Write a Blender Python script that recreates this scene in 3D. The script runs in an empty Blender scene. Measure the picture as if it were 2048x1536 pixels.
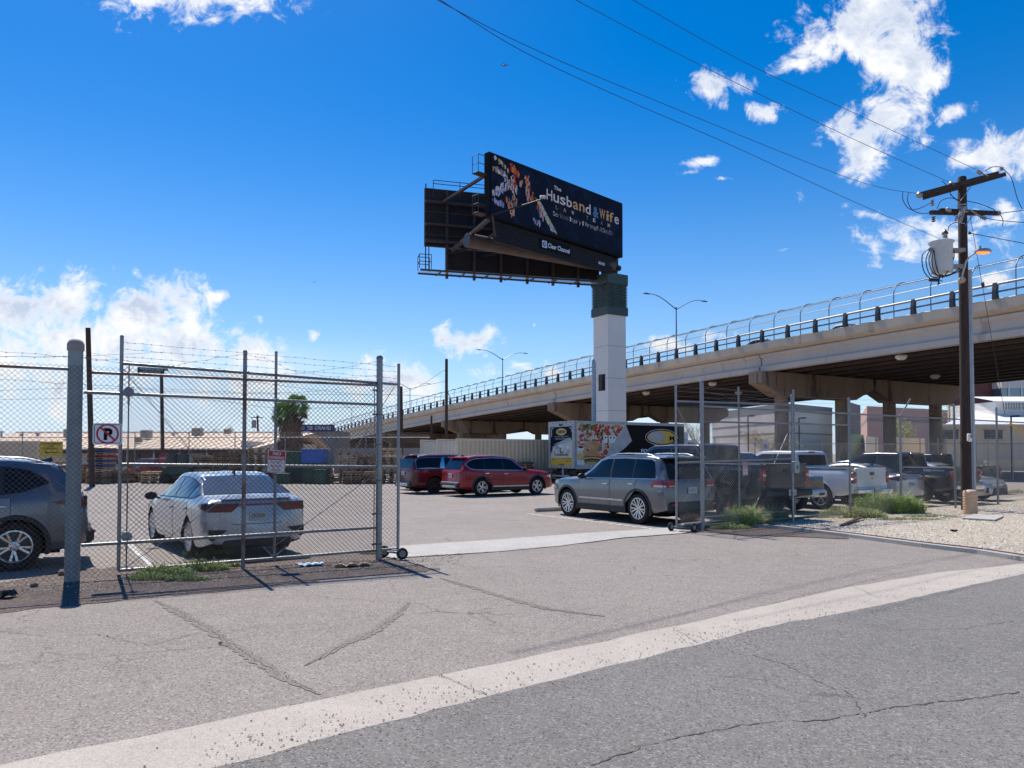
import bpy, math, random
import numpy as np
from mathutils import Vector, Matrix
random.seed(7)
R = math.radians
scene = bpy.context.scene
col = scene.collection
# ------------------------------------------------------------------ camera
FPX, HCAM, PITCH, SHIFT = 1479.0, 1.75, R(1.6), 99 / 2048
cam = bpy.data.cameras.new('camera')
camo = bpy.data.objects.new('camera', cam)
col.objects.link(camo)
cam.sensor_width = 36
cam.lens = FPX / 2048 * 36
cam.shift_y = SHIFT
cam.clip_start = .05
cam.clip_end = 20000
camo.location = (0, 0, HCAM)
camo.rotation_euler = (math.pi / 2 + PITCH, 0, 0)
scene.camera = camo
scene.view_settings.view_transform = 'Standard'
scene.view_settings.look = 'None'
scene.view_settings.exposure = 0.25
scene.view_settings.gamma = 1
scene.cycles.max_bounces = 6
# ------------------------------------------------------------------ sun
SUN_EL, SUN_AZ = R(59), R(-30.2)          # azimuth clockwise from +Y
sd = Vector((math.sin(SUN_AZ) * math.cos(SUN_EL), math.cos(SUN_AZ) * math.cos(SUN_EL), math.sin(SUN_EL)))
sl = bpy.data.lights.new('sun', 'SUN')
sl.energy = 4.8
sl.angle = R(.5)
sl.color = (1, .95, .88)
slo = bpy.data.objects.new('sun', sl)
col.objects.link(slo)
slo.rotation_euler = (-sd).to_track_quat('-Z', 'Y').to_euler()


def ray(px, py):
    xc = (px - 1024) / FPX
    yc = (768 - py) / FPX + SHIFT * 2048 / FPX
    c, s = math.cos(PITCH), math.sin(PITCH)
    return xc / (c - yc * s), (s + yc * c) / (c - yc * s)      # X/Y , Z/Y


def A(px, py, Y):
    a, b = ray(px, py)
    return Vector((a * Y, Y, HCAM + b * Y))


def G(px, py, z=0.0):
    a, b = ray(px, py)
    Y = (z - HCAM) / b
    return Vector((a * Y, Y, z))


# ------------------------------------------------------------------ node helper
class NT:
    def __init__(s, tree):
        s.t = tree; s.n = tree.nodes; s.l = tree.links

    def new(s, typ, ins=None, **kw):
        n = s.n.new(typ)
        for k, v in kw.items():
            setattr(n, k, v)
        for k, v in (ins or {}).items():
            if isinstance(v, bpy.types.NodeSocket):
                s.l.new(v, n.inputs[k])
            else:
                n.inputs[k].default_value = v
        return n

    def math(s, op, a, b=None, c=None, clamp=False):
        n = s.new('ShaderNodeMath', operation=op, use_clamp=clamp)
        for i, v in enumerate((a, b, c)):
            if v is None: continue
            if isinstance(v, bpy.types.NodeSocket): s.l.new(v, n.inputs[i])
            else: n.inputs[i].default_value = v
        return n.outputs[0]

    def mix(s, f, a, b, blend='MIX'):
        n = s.new('ShaderNodeMix', data_type='RGBA', blend_type=blend)
        for i, v in ((0, f), (6, a), (7, b)):
            if isinstance(v, bpy.types.NodeSocket): s.l.new(v, n.inputs[i])
            elif i == 0: n.inputs[0].default_value = v
            else: n.inputs[i].default_value = (*v[:3], 1)
        return n.outputs[2]

    def ss(s, v, a, b, o0=0.0, o1=1.0, smooth=True):
        n = s.new('ShaderNodeMapRange', interpolation_type='SMOOTHSTEP' if smooth else 'LINEAR')
        s.l.new(v, n.inputs[0])
        for i, x in enumerate((a, b, o0, o1)):
            n.inputs[i + 1].default_value = x
        return n.outputs[0]

    def noise(s, vec, scale, detail=4, rough=.55, dist=0.0):
        n = s.new('ShaderNodeTexNoise', {'Scale': scale, 'Detail': detail, 'Roughness': rough, 'Distortion': dist})
        if vec is not None: s.l.new(vec, n.inputs['Vector'])
        return n.outputs[0]


# ------------------------------------------------------------------ world: sky with clouds
world = bpy.data.worlds.new('World')
scene.world = world
world.use_nodes = True
w = NT(world.node_tree)
bg = w.n['Background']
bg.inputs[1].default_value = .075
sky = w.new('ShaderNodeTexSky', sky_type='NISHITA', sun_disc=False, sun_elevation=SUN_EL, sun_rotation=SUN_AZ,
            altitude=340, air_density=1.0, dust_density=.3, ozone_density=3.0)
hsv = w.new('ShaderNodeHueSaturation', {'Hue': .505, 'Saturation': 1.5, 'Value': 1.56, 'Color': sky.outputs[0]})
tc = w.new('ShaderNodeTexCoord')
sep = w.new('ShaderNodeSeparateXYZ', {0: tc.outputs['Generated']})
yy = w.math('MAXIMUM', sep.outputs[1], .05)
ga = w.math('DIVIDE', sep.outputs[0], yy)
gb = w.math('DIVIDE', sep.outputs[2], yy)
cv = w.new('ShaderNodeCombineXYZ', {0: ga, 1: gb, 2: 0.0}).outputs[0]


def cloud_field(blobs):
    cur = None
    for (px, py, rx, ry, rot, off) in blobs:
        a, b = ray(px, py)
        m = w.new('ShaderNodeMapping', {'Location': (a, b, 0), 'Rotation': (0, 0, R(rot)),
                                        'Scale': (rx / FPX, ry / FPX, 1), 'Vector': cv}, vector_type='TEXTURE')
        ln = w.new('ShaderNodeVectorMath', {0: m.outputs[0]}, operation='LENGTH').outputs[1]
        if off: ln = w.math('ADD', ln, off)
        cur = ln if cur is None else w.math('SMOOTH_MIN', cur, ln, .25)
    return cur


# (px, py, rx, ry, rot, offset): cumulus banks in direction space
CUM = [(410, -25, 160, 85, 0, .1), (300, 0, 50, 30, 0, .2),
       (1760, 20, 130, 95, 0, 0), (1800, 130, 85, 90, 0, 0), (1770, 230, 95, 60, 20, 0.05), (1725, 310, 60, 45, -20, 0),
       (1690, 250, 60, 40, 30, .15), (1900, 225, 60, 25, 20, .3), (1440, 172, 66, 40, 0, .3), (1590, 128, 110, 30, 22, .4), (1690, 70, 60, 70, 0, .3),
       (1530, 225, 56, 24, -12, .5), (1650, 90, 60, 60, 30, .3), (2000, 315, 120, 48, 0, 0.05), (1920, 320, 50, 28, 0, .25),
       (130, 600, 110, 62, 0, 0), (300, 615, 110, 75, 0, 0), (30, 610, 90, 50, 0, 0), (200, 690, 260, 95, 0, .2),
       (400, 680, 110, 60, -20, .05), (500, 705, 70, 45, 0, .1), (0, 760, 300, 80, 0, .45), (520, 760, 190, 60, 0, .4),
       (885, 680, 38, 42, 0, .1), (945, 680, 55, 30, 0, .1), (800, 760, 85, 42, 0, 0.05), (700, 770, 120, 40, 0, .3),
       (437, 592, 30, 18, 0, .3), (522, 640, 22, 34, 20, .75), (625, 672, 22, 22, 0, .7), (1068, 650, 14, 16, 0, .75),
       (1430, 670, 55, 22, 0, .25), (1340, 690, 60, 22, 0, .4), (1100, 745, 50, 16, 0, .35), (1990, 560, 40, 22, 0, .35)]
CIR = [(1860, 480, 185, 55, -3, .05), (1740, 430, 80, 20, -12, .2), (2010, 440, 110, 50, 0, .1), (1400, 325, 62, 16, 8, .3),
       (1375, 345, 40, 10, 5, .25), (1440, 357, 40, 8, 0, .4), (1560, 500, 60, 14, 0, .45), (985, 745, 75, 24, 0, .25),
       (1040, 730, 60, 18, 0, .35), (1600, 400, 18, 22, 0, .45), (1580, 60, 60, 50, 0, .5), (1850, 285, 50, 20, 20, .4)]
big = w.noise(cv, 5.5, 2, .5)
n1 = w.noise(cv, 10, 10, .62, .25)
n2 = w.noise(cv, 24, 10, .68, .6)
dc = cloud_field(CUM)
v = w.math('SUBTRACT', 1.02, dc)
v = w.math('ADD', v, w.math('MULTIPLY', w.math('SUBTRACT', n1, .5), 3.2))
v = w.math('ADD', v, w.math('MULTIPLY', w.math('SUBTRACT', n2, .5), 2.8))
mc = w.ss(v, -.15, .7)
strn = w.new('ShaderNodeMapping', {'Scale': (9, 30, 1), 'Rotation': (0, 0, R(-14)), 'Vector': cv}).outputs[0]
n3 = w.noise(strn, 1, 9, .65, .8)
di = cloud_field(CIR)
v2 = w.math('ADD', w.math('SUBTRACT', 1.0, di), w.math('ADD', w.math('MULTIPLY', w.math('SUBTRACT', n3, .5), 2.6), w.math('MULTIPLY', w.math('SUBTRACT', n2, .5), 3.4)))
mi = w.ss(v2, .05, 1.1, 0, .9)
# soft veil low on the left and along the horizon
vb = cloud_field([(120, 800, 760, 150, 0, 0), (700, 860, 900, 70, 0, .3), (1250, 850, 420, 60, 0, .3)])
veil = w.ss(w.math('ADD', w.math('SUBTRACT', 1.0, vb), w.math('MULTIPLY', w.math('SUBTRACT', big, .5), 1.2)), -.1, .8, 0, .72)
ahead = w.ss(sep.outputs[1], .06, .2)
m_all = w.math('MAXIMUM', mc, mi)
# cloud body: shaded undersides via offset noise
shv = w.new('ShaderNodeMapping', {'Location': (.012, -.03, 0), 'Vector': cv}).outputs[0]
n1b = w.noise(shv, 10, 10, .62, .25)
shade = w.ss(w.math('SUBTRACT', n1, n1b), -.1, .12)
body = w.ss(v, .1, 1.0)
sh2 = w.math('MULTIPLY', w.math('MULTIPLY', body, 1.0, clamp=True), w.math('SUBTRACT', 1.0, shade))
ccol = w.mix(sh2, (11.2, 11.35, 11.7), (6.4, 7.5, 9.5))
low = w.ss(sep.outputs[2], .0, .5, .86, 0, smooth=False)
low = w.math('POWER', low, 2.3)
hz = w.mix(low, hsv.outputs[0], (6.6, 8.8, 12.2))
c1 = w.mix(w.math('MULTIPLY', veil, ahead), hz, (8.6, 10.2, 12.4))
c2 = w.mix(w.math('MULTIPLY', m_all, ahead), c1, ccol)
w.l.new(c2, bg.inputs[0])
try:
    world.cycles.sampling_method = 'MANUAL'
    world.cycles.sample_map_resolution = 512
except Exception:
    pass

# ------------------------------------------------------------------ materials
MATS = {}


def mat(name, colr=(.5, .5, .5), rough=.6, metal=0.0, spec=.5, coat=0.0, var=.12, vscale=6.0, bump=0.0, bscale=40.0,
        emit=None, estr=0.0, dirt=None, coord='Object', stretch=None, alpha=None):
    """principled material with a little procedural colour and roughness variation"""
    m = bpy.data.materials.new(name)
    m.use_nodes = True
    t = NT(m.node_tree)
    p = t.n['Principled BSDF']
    tcn = t.new('ShaderNodeTexCoord').outputs[coord]
    if stretch:
        tcn = t.new('ShaderNodeMapping', {'Scale': stretch, 'Vector': tcn}).outputs[0]
    n = t.noise(tcn, vscale, 5, .6)
    f = t.ss(n, .25, .75)
    lo = tuple(c * (1 - var) for c in colr)
    hi = tuple(min(1, c * (1 + var)) for c in colr)
    c = t.mix(f, lo, hi)
    if dirt:
        dcol, ds, d0, d1, amt = dirt
        nd = t.noise(tcn, ds, 6, .65)
        c = t.mix(t.ss(nd, d0, d1, 0, amt), c, dcol)
    t.l.new(c, p.inputs['Base Color'])
    t.l.new(t.ss(n, .2, .8, max(0, rough - .06), min(1, rough + .06)), p.inputs['Roughness'])
    p.inputs['Metallic'].default_value = metal
    p.inputs['Specular IOR Level'].default_value = spec
    if coat:
        p.inputs['Coat Weight'].default_value = coat
        p.inputs['Coat Roughness'].default_value = .03
    if emit:
        p.inputs['Emission Color'].default_value = (*emit, 1)
        p.inputs['Emission Strength'].default_value = estr
    if bump:
        nb = t.noise(tcn, bscale, 4, .6)
        b = t.new('ShaderNodeBump', {'Strength': bump, 'Distance': .01, 'Height': nb})
        t.l.new(b.outputs[0], p.inputs['Normal'])
    MATS[name] = m
    return m


def paint(name, c, metal=.0, rough=.32, coat=1.0, dust=.12):
    return mat(name, c, rough, metal, .5, coat, var=.03, vscale=3, dirt=((.42, .38, .33), 2.5, .5, .8, dust))


def ground_mat(name, base, spk_dark, spk_light, blotch, crack=True, grain=55, cs=.34, camt=.8):
    m = bpy.data.materials.new(name)
    m.use_nodes = True
    t = NT(m.node_tree)
    p = t.n['Principled BSDF']
    co = t.new('ShaderNodeTexCoord').outputs['Object']
    big = t.noise(co, .35, 5, .6)
    mid = t.noise(co, 2.2, 6, .7)
    fine = t.noise(co, grain, 3, .7)
    vor = t.new('ShaderNodeTexVoronoi', {'Scale': grain * 1.4, 'Vector': co}, feature='F1')
    c = t.mix(t.ss(big, .3, .7), base, tuple(b * blotch for b in base))
    st_ = t.noise(co, .9, 7, .8, 1.5)
    c = t.mix(t.ss(st_, .55, .72, 0, .5), c, tuple(b * .62 for b in base))
    mp_ = t.new('ShaderNodeMapping', {'Rotation': (0, 0, R(-33)), 'Scale': (.12, 1.6, 1), 'Vector': co}).outputs[0]
    c = t.mix(t.ss(t.noise(mp_, 1, 4, .6), .5, .72, 0, .3), c, tuple(b * .8 for b in base))
    c = t.mix(t.ss(mid, .35, .75, 0, .5), c, tuple(b * 1.18 for b in base))
    sep_ = t.new('ShaderNodeSeparateColor', {0: vor.outputs['Color']})
    c = t.mix(t.ss(sep_.outputs[0], .8, .92, 0, .5), c, spk_light)
    c = t.mix(t.ss(sep_.outputs[1], .78, .92, 0, .55), c, spk_dark)
    c = t.mix(t.ss(fine, .54, .76, 0, .4), c, spk_dark)
    if crack:
        wv = t.new('ShaderNodeTexNoise', {'Scale': 1.3, 'Detail': 6, 'Vector': co})
        dv = t.new('ShaderNodeVectorMath', {0: wv.outputs['Color'], 3: 1.1}, operation='SCALE').outputs[0]
        av = t.new('ShaderNodeVectorMath', {0: co, 1: dv}, operation='ADD').outputs[0]
        ve = t.new('ShaderNodeTexVoronoi', {'Scale': cs, 'Vector': av}, feature='DISTANCE_TO_EDGE').outputs[0]
        gate = t.ss(t.noise(co, .8, 3), .42, .62)
        ln = t.math('MULTIPLY', t.ss(ve, .0, .0065, 1, 0), gate)
        c = t.mix(t.math('MULTIPLY', ln, camt), c, tuple(b * .38 for b in base))
    t.l.new(c, p.inputs['Base Color'])
    p.inputs['Roughness'].default_value = .9
    p.inputs['Specular IOR Level'].default_value = .3
    hh = t.math('ADD', t.math('MULTIPLY', fine, .6), vor.outputs[0])
    b = t.new('ShaderNodeBump', {'Strength': .55, 'Distance': .006, 'Height': hh})
    t.l.new(b.outputs[0], p.inputs['Normal'])
    MATS[name] = m
    return m


ground_mat('apron', (.272, .232, .2), (.05, .045, .045), (.5, .46, .43), .86)
ground_mat('lot', (.30, .255, .22), (.06, .055, .055), (.42, .4, .38), .84, cs=.2, camt=.6)
ground_mat('street_m', (.19, .174, .156), (.035, .035, .037), (.36, .35, .35), .85, cs=.28)
ground_mat('gutter_m', (.46, .4, .34), (.26, .22, .19), (.6, .55, .5), .84, crack=False, grain=80)
ground_mat('crack_band', (.228, .192, .166), (.05, .045, .04), (.4, .36, .33), .8, crack=False, grain=55)
ground_mat('concrete_m', (.46, .43, .39), (.2, .18, .16), (.6, .57, .53), .85, grain=60, cs=.25)
ground_mat('dirt_m', (.135, .1, .085), (.05, .035, .03), (.33, .28, .24), .75, crack=False, grain=30)
ground_mat('gravel_m', (.42, .35, .26), (.1, .085, .07), (.62, .57, .48), .9, crack=False, grain=16)
ground_mat('earth_m', (.3, .25, .2), (.12, .1, .08), (.45, .4, .34), .85, crack=False, grain=10)
mat('crack_m', (.1, .08, .07), .95)
mat('line_m', (.72, .72, .7), .7, var=.2, vscale=12, dirt=((.25, .22, .2), 9, .4, .6, .85))
mat('galv', (.28, .285, .29), .45, .7, var=.18, vscale=9, bump=.1, bscale=60, dirt=((.2, .13, .09), 3.5, .58, .75, .5))
mat('galv_rust', (.3, .29, .29), .5, .55, var=.2, vscale=7, dirt=((.17, .08, .045), 3, .42, .62, .85))
mat('galv_old', (.3, .32, .315), .65, .15, var=.12, vscale=6, bump=.15, bscale=50, dirt=((.22, .12, .07), 2.0, .55, .72, .7))
mat('mesh_wire', (.07, .06, .055), .55, .4, var=.3, vscale=1.5)
mat('mesh_bright', (.25, .25, .25), .5, .5, var=.2, vscale=1.5)
mat('mesh_far', (.14, .14, .14), .5, .5)
mat('barb', (.07, .05, .045), .7, .3)
mat('cap_m', (.33, .27, .24), .8)
mat('rubber', (.018, .018, .019), .8, spec=.3, var=.2, dirt=((.12, .11, .1), 6, .5, .8, .4))
mat('alloy', (.62, .63, .65), .28, .9, var=.05)
mat('alloy_dark', (.05, .05, .055), .4, .6)
mat('well', (.008, .008, .009), .9, spec=.1)
mat('plastic', (.022, .023, .025), .55, spec=.4, var=.15)
mat('seam', (.01, .01, .011), .8)
mat('glass', (.004, .005, .007), .03, 0, .42, var=0)
mat('glass_light', (.05, .065, .08), .03, 0, .9, var=.05, coat=.6)
mat('glass_blue', (.12, .17, .2), .06, .2, 1.0, var=.08, coat=1)
mat('chrome', (.75, .76, .78), .12, 1.0, var=.03)
mat('tail', (.3, .004, .006), .2, 0, .5, .5, var=.2, vscale=30)
mat('tail_dark', (.09, .002, .004), .2, 0, .5, .5, var=.3, vscale=20)
mat('tail_clear', (.6, .5, .48), .2, 0, .6, 1)
mat('headlight', (.55, .57, .6), .12, .4, .8, 1.0)
mat('amber', (.75, .2, .02), .3, coat=1)
mat('plate', (.55, .58, .56), .5, var=.25, vscale=40)
mat('plate_blue', (.25, .45, .62), .5)
mat('cream', (.62, .55, .43), .75, var=.06, vscale=.6, dirt=((.35, .27, .2), .8, .55, .75, .4))
mat('cont', (.72, .53, .34), .7, var=.06, vscale=.8, dirt=((.3, .2, .13), 1.6, .6, .75, .5))
mat('cont_door', (.8, .64, .46), .7, var=.06, dirt=((.3, .2, .13), 2, .6, .75, .5))
mat('white_wall', (.72, .68, .62), .8, var=.06)
mat('roof_tan', (.78, .6, .44), .7, var=.05, vscale=.3)
mat('roof_white', (.78, .78, .78), .6)
mat('hvac', (.33, .31, .28), .6, .2, dirt=((.15, .1, .08), 3, .5, .7, .5))
mat('darkwood', (.07, .04, .03), .9, var=.3, vscale=4, stretch=(8, 8, .6), bump=.3, bscale=30)
mat('polewood', (.055, .032, .024), .9, var=.45, vscale=4, stretch=(7, 7, .35), bump=.4, bscale=20)
mat('wire', (.02, .022, .028), .5)
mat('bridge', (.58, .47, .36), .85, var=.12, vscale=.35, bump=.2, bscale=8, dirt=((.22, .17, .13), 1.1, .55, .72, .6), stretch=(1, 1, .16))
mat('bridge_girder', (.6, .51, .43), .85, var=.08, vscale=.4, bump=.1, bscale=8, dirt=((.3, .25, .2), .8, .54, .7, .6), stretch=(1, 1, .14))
mat('bridge_shade', (.085, .062, .055), .95, var=.2, vscale=.5)  # concrete of deck and inner girders, under-bridge shade put into the colour
mat('bridge_pier', (.3, .21, .15), .9, var=.16, vscale=.5, bump=.25, bscale=8, dirt=((.05, .035, .03), .9, .52, .66, .8), stretch=(1, 1, .12))  # base colour also lowered to deepen the shade below the deck
mat('bridge_metal', (.2, .23, .27), .45, .6)
mat('bridge_rail', (.36, .35, .36), .5, .5)
mat('bracket', (.05, .055, .065), .6, .3)
mat('col_panel', (.85, .78, .71), .75, var=.03, vscale=1)
mat('col_joint', (.3, .29, .29), .9)
mat('green_cap', (.065, .09, .082), .55, .2)
mat('dark_steel', (.022, .016, .016), .6, .3, var=.3, vscale=2)
mat('brown_steel', (.07, .047, .042), .6, .3, var=.25, vscale=2)
mat('tube_steel', (.11, .082, .072), .5, .3, var=.15, vscale=1)
mat('grate', (.34, .37, .45), .5, .2)
mat('screen_frame', (.008, .009, .011), .7, spec=.15)
mat('pallet_a', (.4, .27, .16), .9, var=.3, vscale=3)
mat('pallet_b', (.24, .15, .09), .9, var=.35, vscale=3)
mat('pallet_c', (.7, .52, .32), .9, var=.25, vscale=3)
mat('pallet_blue', (.03, .09, .26), .8, var=.2)
mat('pallet_red', (.35, .03, .03), .8, var=.2)
mat('blue_box', (.02, .11, .42), .6, var=.08)
mat('bin_green', (.008, .075, .045), .6, var=.2, vscale=2)
mat('machine_green', (.03, .06, .05), .6)
mat('palm_green', (.2, .33, .07), .7, var=.3, vscale=2)
mat('palm_dead', (.2, .105, .06), .95, var=.35, vscale=2)
mat('leaf_a', (.22, .4, .06), .7, var=.35, vscale=3)
mat('leaf_b', (.36, .4, .15), .75, var=.3, vscale=3)
mat('leaf_dry', (.5, .42, .24), .85, var=.25, vscale=4)
mat('tree_olive', (.3, .3, .09), .8, var=.3)
mat('twig', (.2, .15, .11), .9)
mat('sign_white', (.75, .75, .75), .5, var=.03)
mat('sign_red', (.5, .02, .035), .5, var=.05)
mat('sign_black', (.008, .008, .010), .6, spec=.12)
mat('sign_yellow', (.62, .4, .05), .6, var=.1)
mat('sign_green', (.01, .06, .045), .5)
mat('sign_blue', (.03, .04, .16), .6)
mat('stucco', (.68, .61, .56), .85, var=.05)
mat('stucco_dark', (.27, .25, .24), .85)
mat('greyblock', (.2, .2, .19), .8)
mat('pink_wall', (.55, .33, .27), .85)
mat('green_cont', (.16, .25, .14), .7)
mat('transformer', (.55, .57, .59), .4, .1, var=.04)
mat('insul', (.35, .33, .31), .25, spec=.8)
mat('porcelain', (.12, .07, .05), .3)
mat('lamp_glow', (1, .3, .05), .4, emit=(1, .2, .02), estr=1.5)
mat('conduit', (.42, .44, .46), .5, .3)
mat('tan_plastic', (.66, .43, .27), .65, var=.08, vscale=5)
mat('yellow_guard', (.75, .42, .02), .5)
mat('paper_blue', (.62, .74, .82), .8)
mat('paper_white', (.75, .73, .7), .8)
mat('cardboard', (.45, .33, .22), .9, var=.2)
mat('stone', (.16, .12, .1), .95)
mat('orange', (.8, .13, .02), .6)
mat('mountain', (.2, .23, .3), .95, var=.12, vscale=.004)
mat('rebar', (.16, .07, .06), .8, var=.3)
mat('brush', (.16, .1, .07), .95, var=.4)
mat('box_grey', (.3, .34, .33), .5)
mat('silver_trim', (.55, .56, .58), .35, .7)
mat('truck_frame', (.42, .42, .42), .5, .3, dirt=((.2, .18, .16), 2, .5, .7, .5))
mat('skid', (.5, .5, .52), .35, .8)


def brick_mat(name, c1, c2, mortar, sx, sy):
    m = bpy.data.materials.new(name); m.use_nodes = True
    t = NT(m.node_tree); p = t.n['Principled BSDF']
    co = t.new('ShaderNodeTexCoord').outputs['Object']
    s = t.new('ShaderNodeSeparateXYZ', {0: co})
    xy = t.math('ADD', s.outputs[0], s.outputs[1])
    cvv = t.new('ShaderNodeCombineXYZ', {0: xy, 1: s.outputs[2], 2: 0.0}).outputs[0]
    b = t.new('ShaderNodeTexBrick', {'Vector': cvv, 'Color1': (*c1, 1), 'Color2': (*c2, 1), 'Mortar': (*mortar, 1), 'Scale': 1.0,
                                     'Mortar Size': sy * .07, 'Brick Width': sx, 'Row Height': sy})
    t.l.new(b.outputs[0], p.inputs['Base Color'])
    p.inputs['Roughness'].default_value = .9
    MATS[name] = m


brick_mat('brick_red', (.16, .055, .05), (.2, .075, .065), (.1, .05, .045), .6, .35)
brick_mat('block_cream', (.74, .61, .46), (.77, .64, .49), (.6, .5, .38), .4, .2)


# ------------------------------------------------------------------ mesh builder
class MB:
    def __init__(s):
        s.v = []; s.f = []; s.m = []; s.other = None

    def add(s, vs, fs, mi=0):
        o = len(s.v)
        s.v.extend([tuple(v) for v in vs])
        for f in fs:
            s.f.append(tuple(i + o for i in f)); s.m.append(mi)
        return s

    def box(s, c, d, mi=0, M=None):
        x, y, z = d[0] / 2, d[1] / 2, d[2] / 2
        vs = [Vector((sx * x, sy * y, sz * z)) for sz in (-1, 1) for sy in (-1, 1) for sx in (-1, 1)]
        if M is not None: vs = [M @ v for v in vs]
        c = Vector(c)
        vs = [v + c for v in vs]
        return s.add(vs, [(0, 2, 3, 1), (4, 5, 7, 6), (0, 1, 5, 4), (2, 6, 7, 3), (0, 4, 6, 2), (1, 3, 7, 5)], mi)

    def bb(s, x0, x1, y0, y1, z0, z1, mi=0):
        return s.box(((x0 + x1) / 2, (y0 + y1) / 2, (z0 + z1) / 2), (abs(x1 - x0), abs(y1 - y0), abs(z1 - z0)), mi)

    def cbox(s, c, d, b=.02, mi=0, M=None):
        """box with chamfered edges"""
        x, y, z = [q / 2 for q in d]
        b = min(b, x * .9, y * .9, z * .9)
        vs = []
        for sx in (-1, 1):
            for sy in (-1, 1):
                for sz in (-1, 1):
                    vs += [(sx * x, sy * (y - b), sz * (z - b)), (sx * (x - b), sy * y, sz * (z - b)), (sx * (x - b), sy * (y - b), sz * z)]
        import bmesh
        bm = bmesh.new()
        for q in vs: bm.verts.new(q)
        bmesh.ops.convex_hull(bm, input=bm.verts)
        bmesh.ops.dissolve_limit(bm, angle_limit=.01, verts=bm.verts, edges=bm.edges)
        bm.verts.ensure_lookup_table(); bm.verts.index_update()
        vv = [v.co.copy() for v in bm.verts]
        ff = [[q.index for q in f.verts] for f in bm.faces]
        bm.free()
        if M is not None: vv = [M @ q for q in vv]
        c = Vector(c)
        return s.add([q + c for q in vv], ff, mi)

    def rod(s, p0, p1, r0, r1=None, n=8, mi=0, caps=True):
        p0, p1 = Vector(p0), Vector(p1)
        r1 = r0 if r1 is None else r1
        d = (p1 - p0)
        if d.length < 1e-6: return s
        d.normalize()
        u = d.orthogonal().normalized(); v = d.cross(u)
        vs = []
        for p, r in ((p0, r0), (p1, r1)):
            for i in range(n):
                a = 2 * math.pi * i / n
                vs.append(p + (u * math.cos(a) + v * math.sin(a)) * r)
        fs = [(i, (i + 1) % n, n + (i + 1) % n, n + i) for i in range(n)]
        if caps: fs += [tuple(range(n - 1, -1, -1)), tuple(range(n, 2 * n))]
        return s.add(vs, fs, mi)

    def tube(s, pts, r, n=6, mi=0):
        pts = [Vector(p) for p in pts]
        rr = r if isinstance(r, (list, tuple)) else [r] * len(pts)
        vs = []; u = None
        for k, p in enumerate(pts):
            d = (pts[min(k + 1, len(pts) - 1)] - pts[max(k - 1, 0)]).normalized()
            if u is None: u = d.orthogonal().normalized()
            u = (u - d * u.dot(d)).normalized()
            v = d.cross(u)
            for i in range(n):
                a = 2 * math.pi * i / n
                vs.append(p + (u * math.cos(a) + v * math.sin(a)) * rr[k])
        fs = []
        for k in range(len(pts) - 1):
            for i in range(n):
                j = (i + 1) % n
                fs.append((k * n + i, k * n + j, (k + 1) * n + j, (k + 1) * n + i))
        fs += [tuple(range(n - 1, -1, -1)), tuple(range((len(pts) - 1) * n, len(pts) * n))]
        return s.add(vs, fs, mi)

    def lathe(s, prof, c=(0, 0, 0), axis='Z', n=24, mi=0):
        """prof: (r, h) list along the axis; closed caps when r is 0"""
        vs = []; fs = []
        for r, h in prof:
            for i in range(n):
                a = 2 * math.pi * i / n
                x, y = r * math.cos(a), r * math.sin(a)
                p = (x, y, h) if axis == 'Z' else ((x, h, y) if axis == 'Y' else (h, x, y))
                vs.append(Vector(p) + Vector(c))
        for k in range(len(prof) - 1):
            for i in range(n):
                j = (i + 1) % n
                fs.append((k * n + i, k * n + j, (k + 1) * n + j, (k + 1) * n + i))
        return s.add(vs, fs, mi)

    def prism(s, pts, a, b, mi=0):
        """pts: 2D outline in (x,z); extruded in y from a to b"""
        n = len(pts)
        vs = [(p[0], a, p[1]) for p in pts] + [(p[0], b, p[1]) for p in pts]
        fs = [tuple(range(n)), tuple(range(2 * n - 1, n - 1, -1))] + [(i, i + n, (i + 1) % n + n, (i + 1) % n) for i in range(n)]
        return s.add(vs, fs, mi)

    def grid(s, P, mi=0, flip=False):
        """P: rows x cols of points"""
        nr, nc = len(P), len(P[0])
        vs = [p for row in P for p in row]
        fs = []
        for i in range(nr - 1):
            for j in range(nc - 1):
                q = (i * nc + j, i * nc + j + 1, (i + 1) * nc + j + 1, (i + 1) * nc + j)
                fs.append(q[::-1] if flip else q)
        return s.add(vs, fs, mi)

    def build(s, name, mats, parent=None, smooth=None, world=False, fix=True, loc=None):
        if s.other is not None: s.other.build(name, mats, parent, smooth, world, fix, loc)
        me = bpy.data.meshes.new(name)
        me.from_pydata(s.v, [], s.f)
        mats = mats if isinstance(mats, (list, tuple)) else [mats]
        for m in mats: me.materials.append(MATS[m])
        if len(mats) > 1: me.polygons.foreach_set('material_index', s.m)
        if world and parent is not None:
            me.transform((Matrix.Translation(parent.location) @ parent.rotation_euler.to_matrix().to_4x4()).inverted())
        if fix:
            import bmesh
            bm = bmesh.new(); bm.from_mesh(me)
            bmesh.ops.recalc_face_normals(bm, faces=bm.faces)
            bm.to_mesh(me); bm.free()
        if smooth is not None:
            me.shade_smooth()
            me.set_sharp_from_angle(angle=R(smooth))
        me.update()
        o = bpy.data.objects.new(name, me)
        col.objects.link(o)
        if parent is not None: o.parent = parent
        if loc is not None: o.location = loc
        return o


def tag(o, label=None, cat=None, group=None, kind=None):
    if label: o['label'] = label
    if cat: o['category'] = cat
    if group: o['group'] = group
    if kind: o['kind'] = kind
    return o


def thing(name, label, cat, loc=(0, 0, 0), rz=0.0, group=None):
    o = bpy.data.objects.new(name, None)
    col.objects.link(o)
    o.location = loc; o.rotation_euler = (0, 0, rz)
    o.empty_display_size = .3
    return tag(o, label, cat, group)


def copy_tree(o, parent=None):
    c = o.copy(); col.objects.link(c)
    if parent is not None: c.parent = parent
    for ch in list(o.children): copy_tree(ch, c)
    return c


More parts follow.
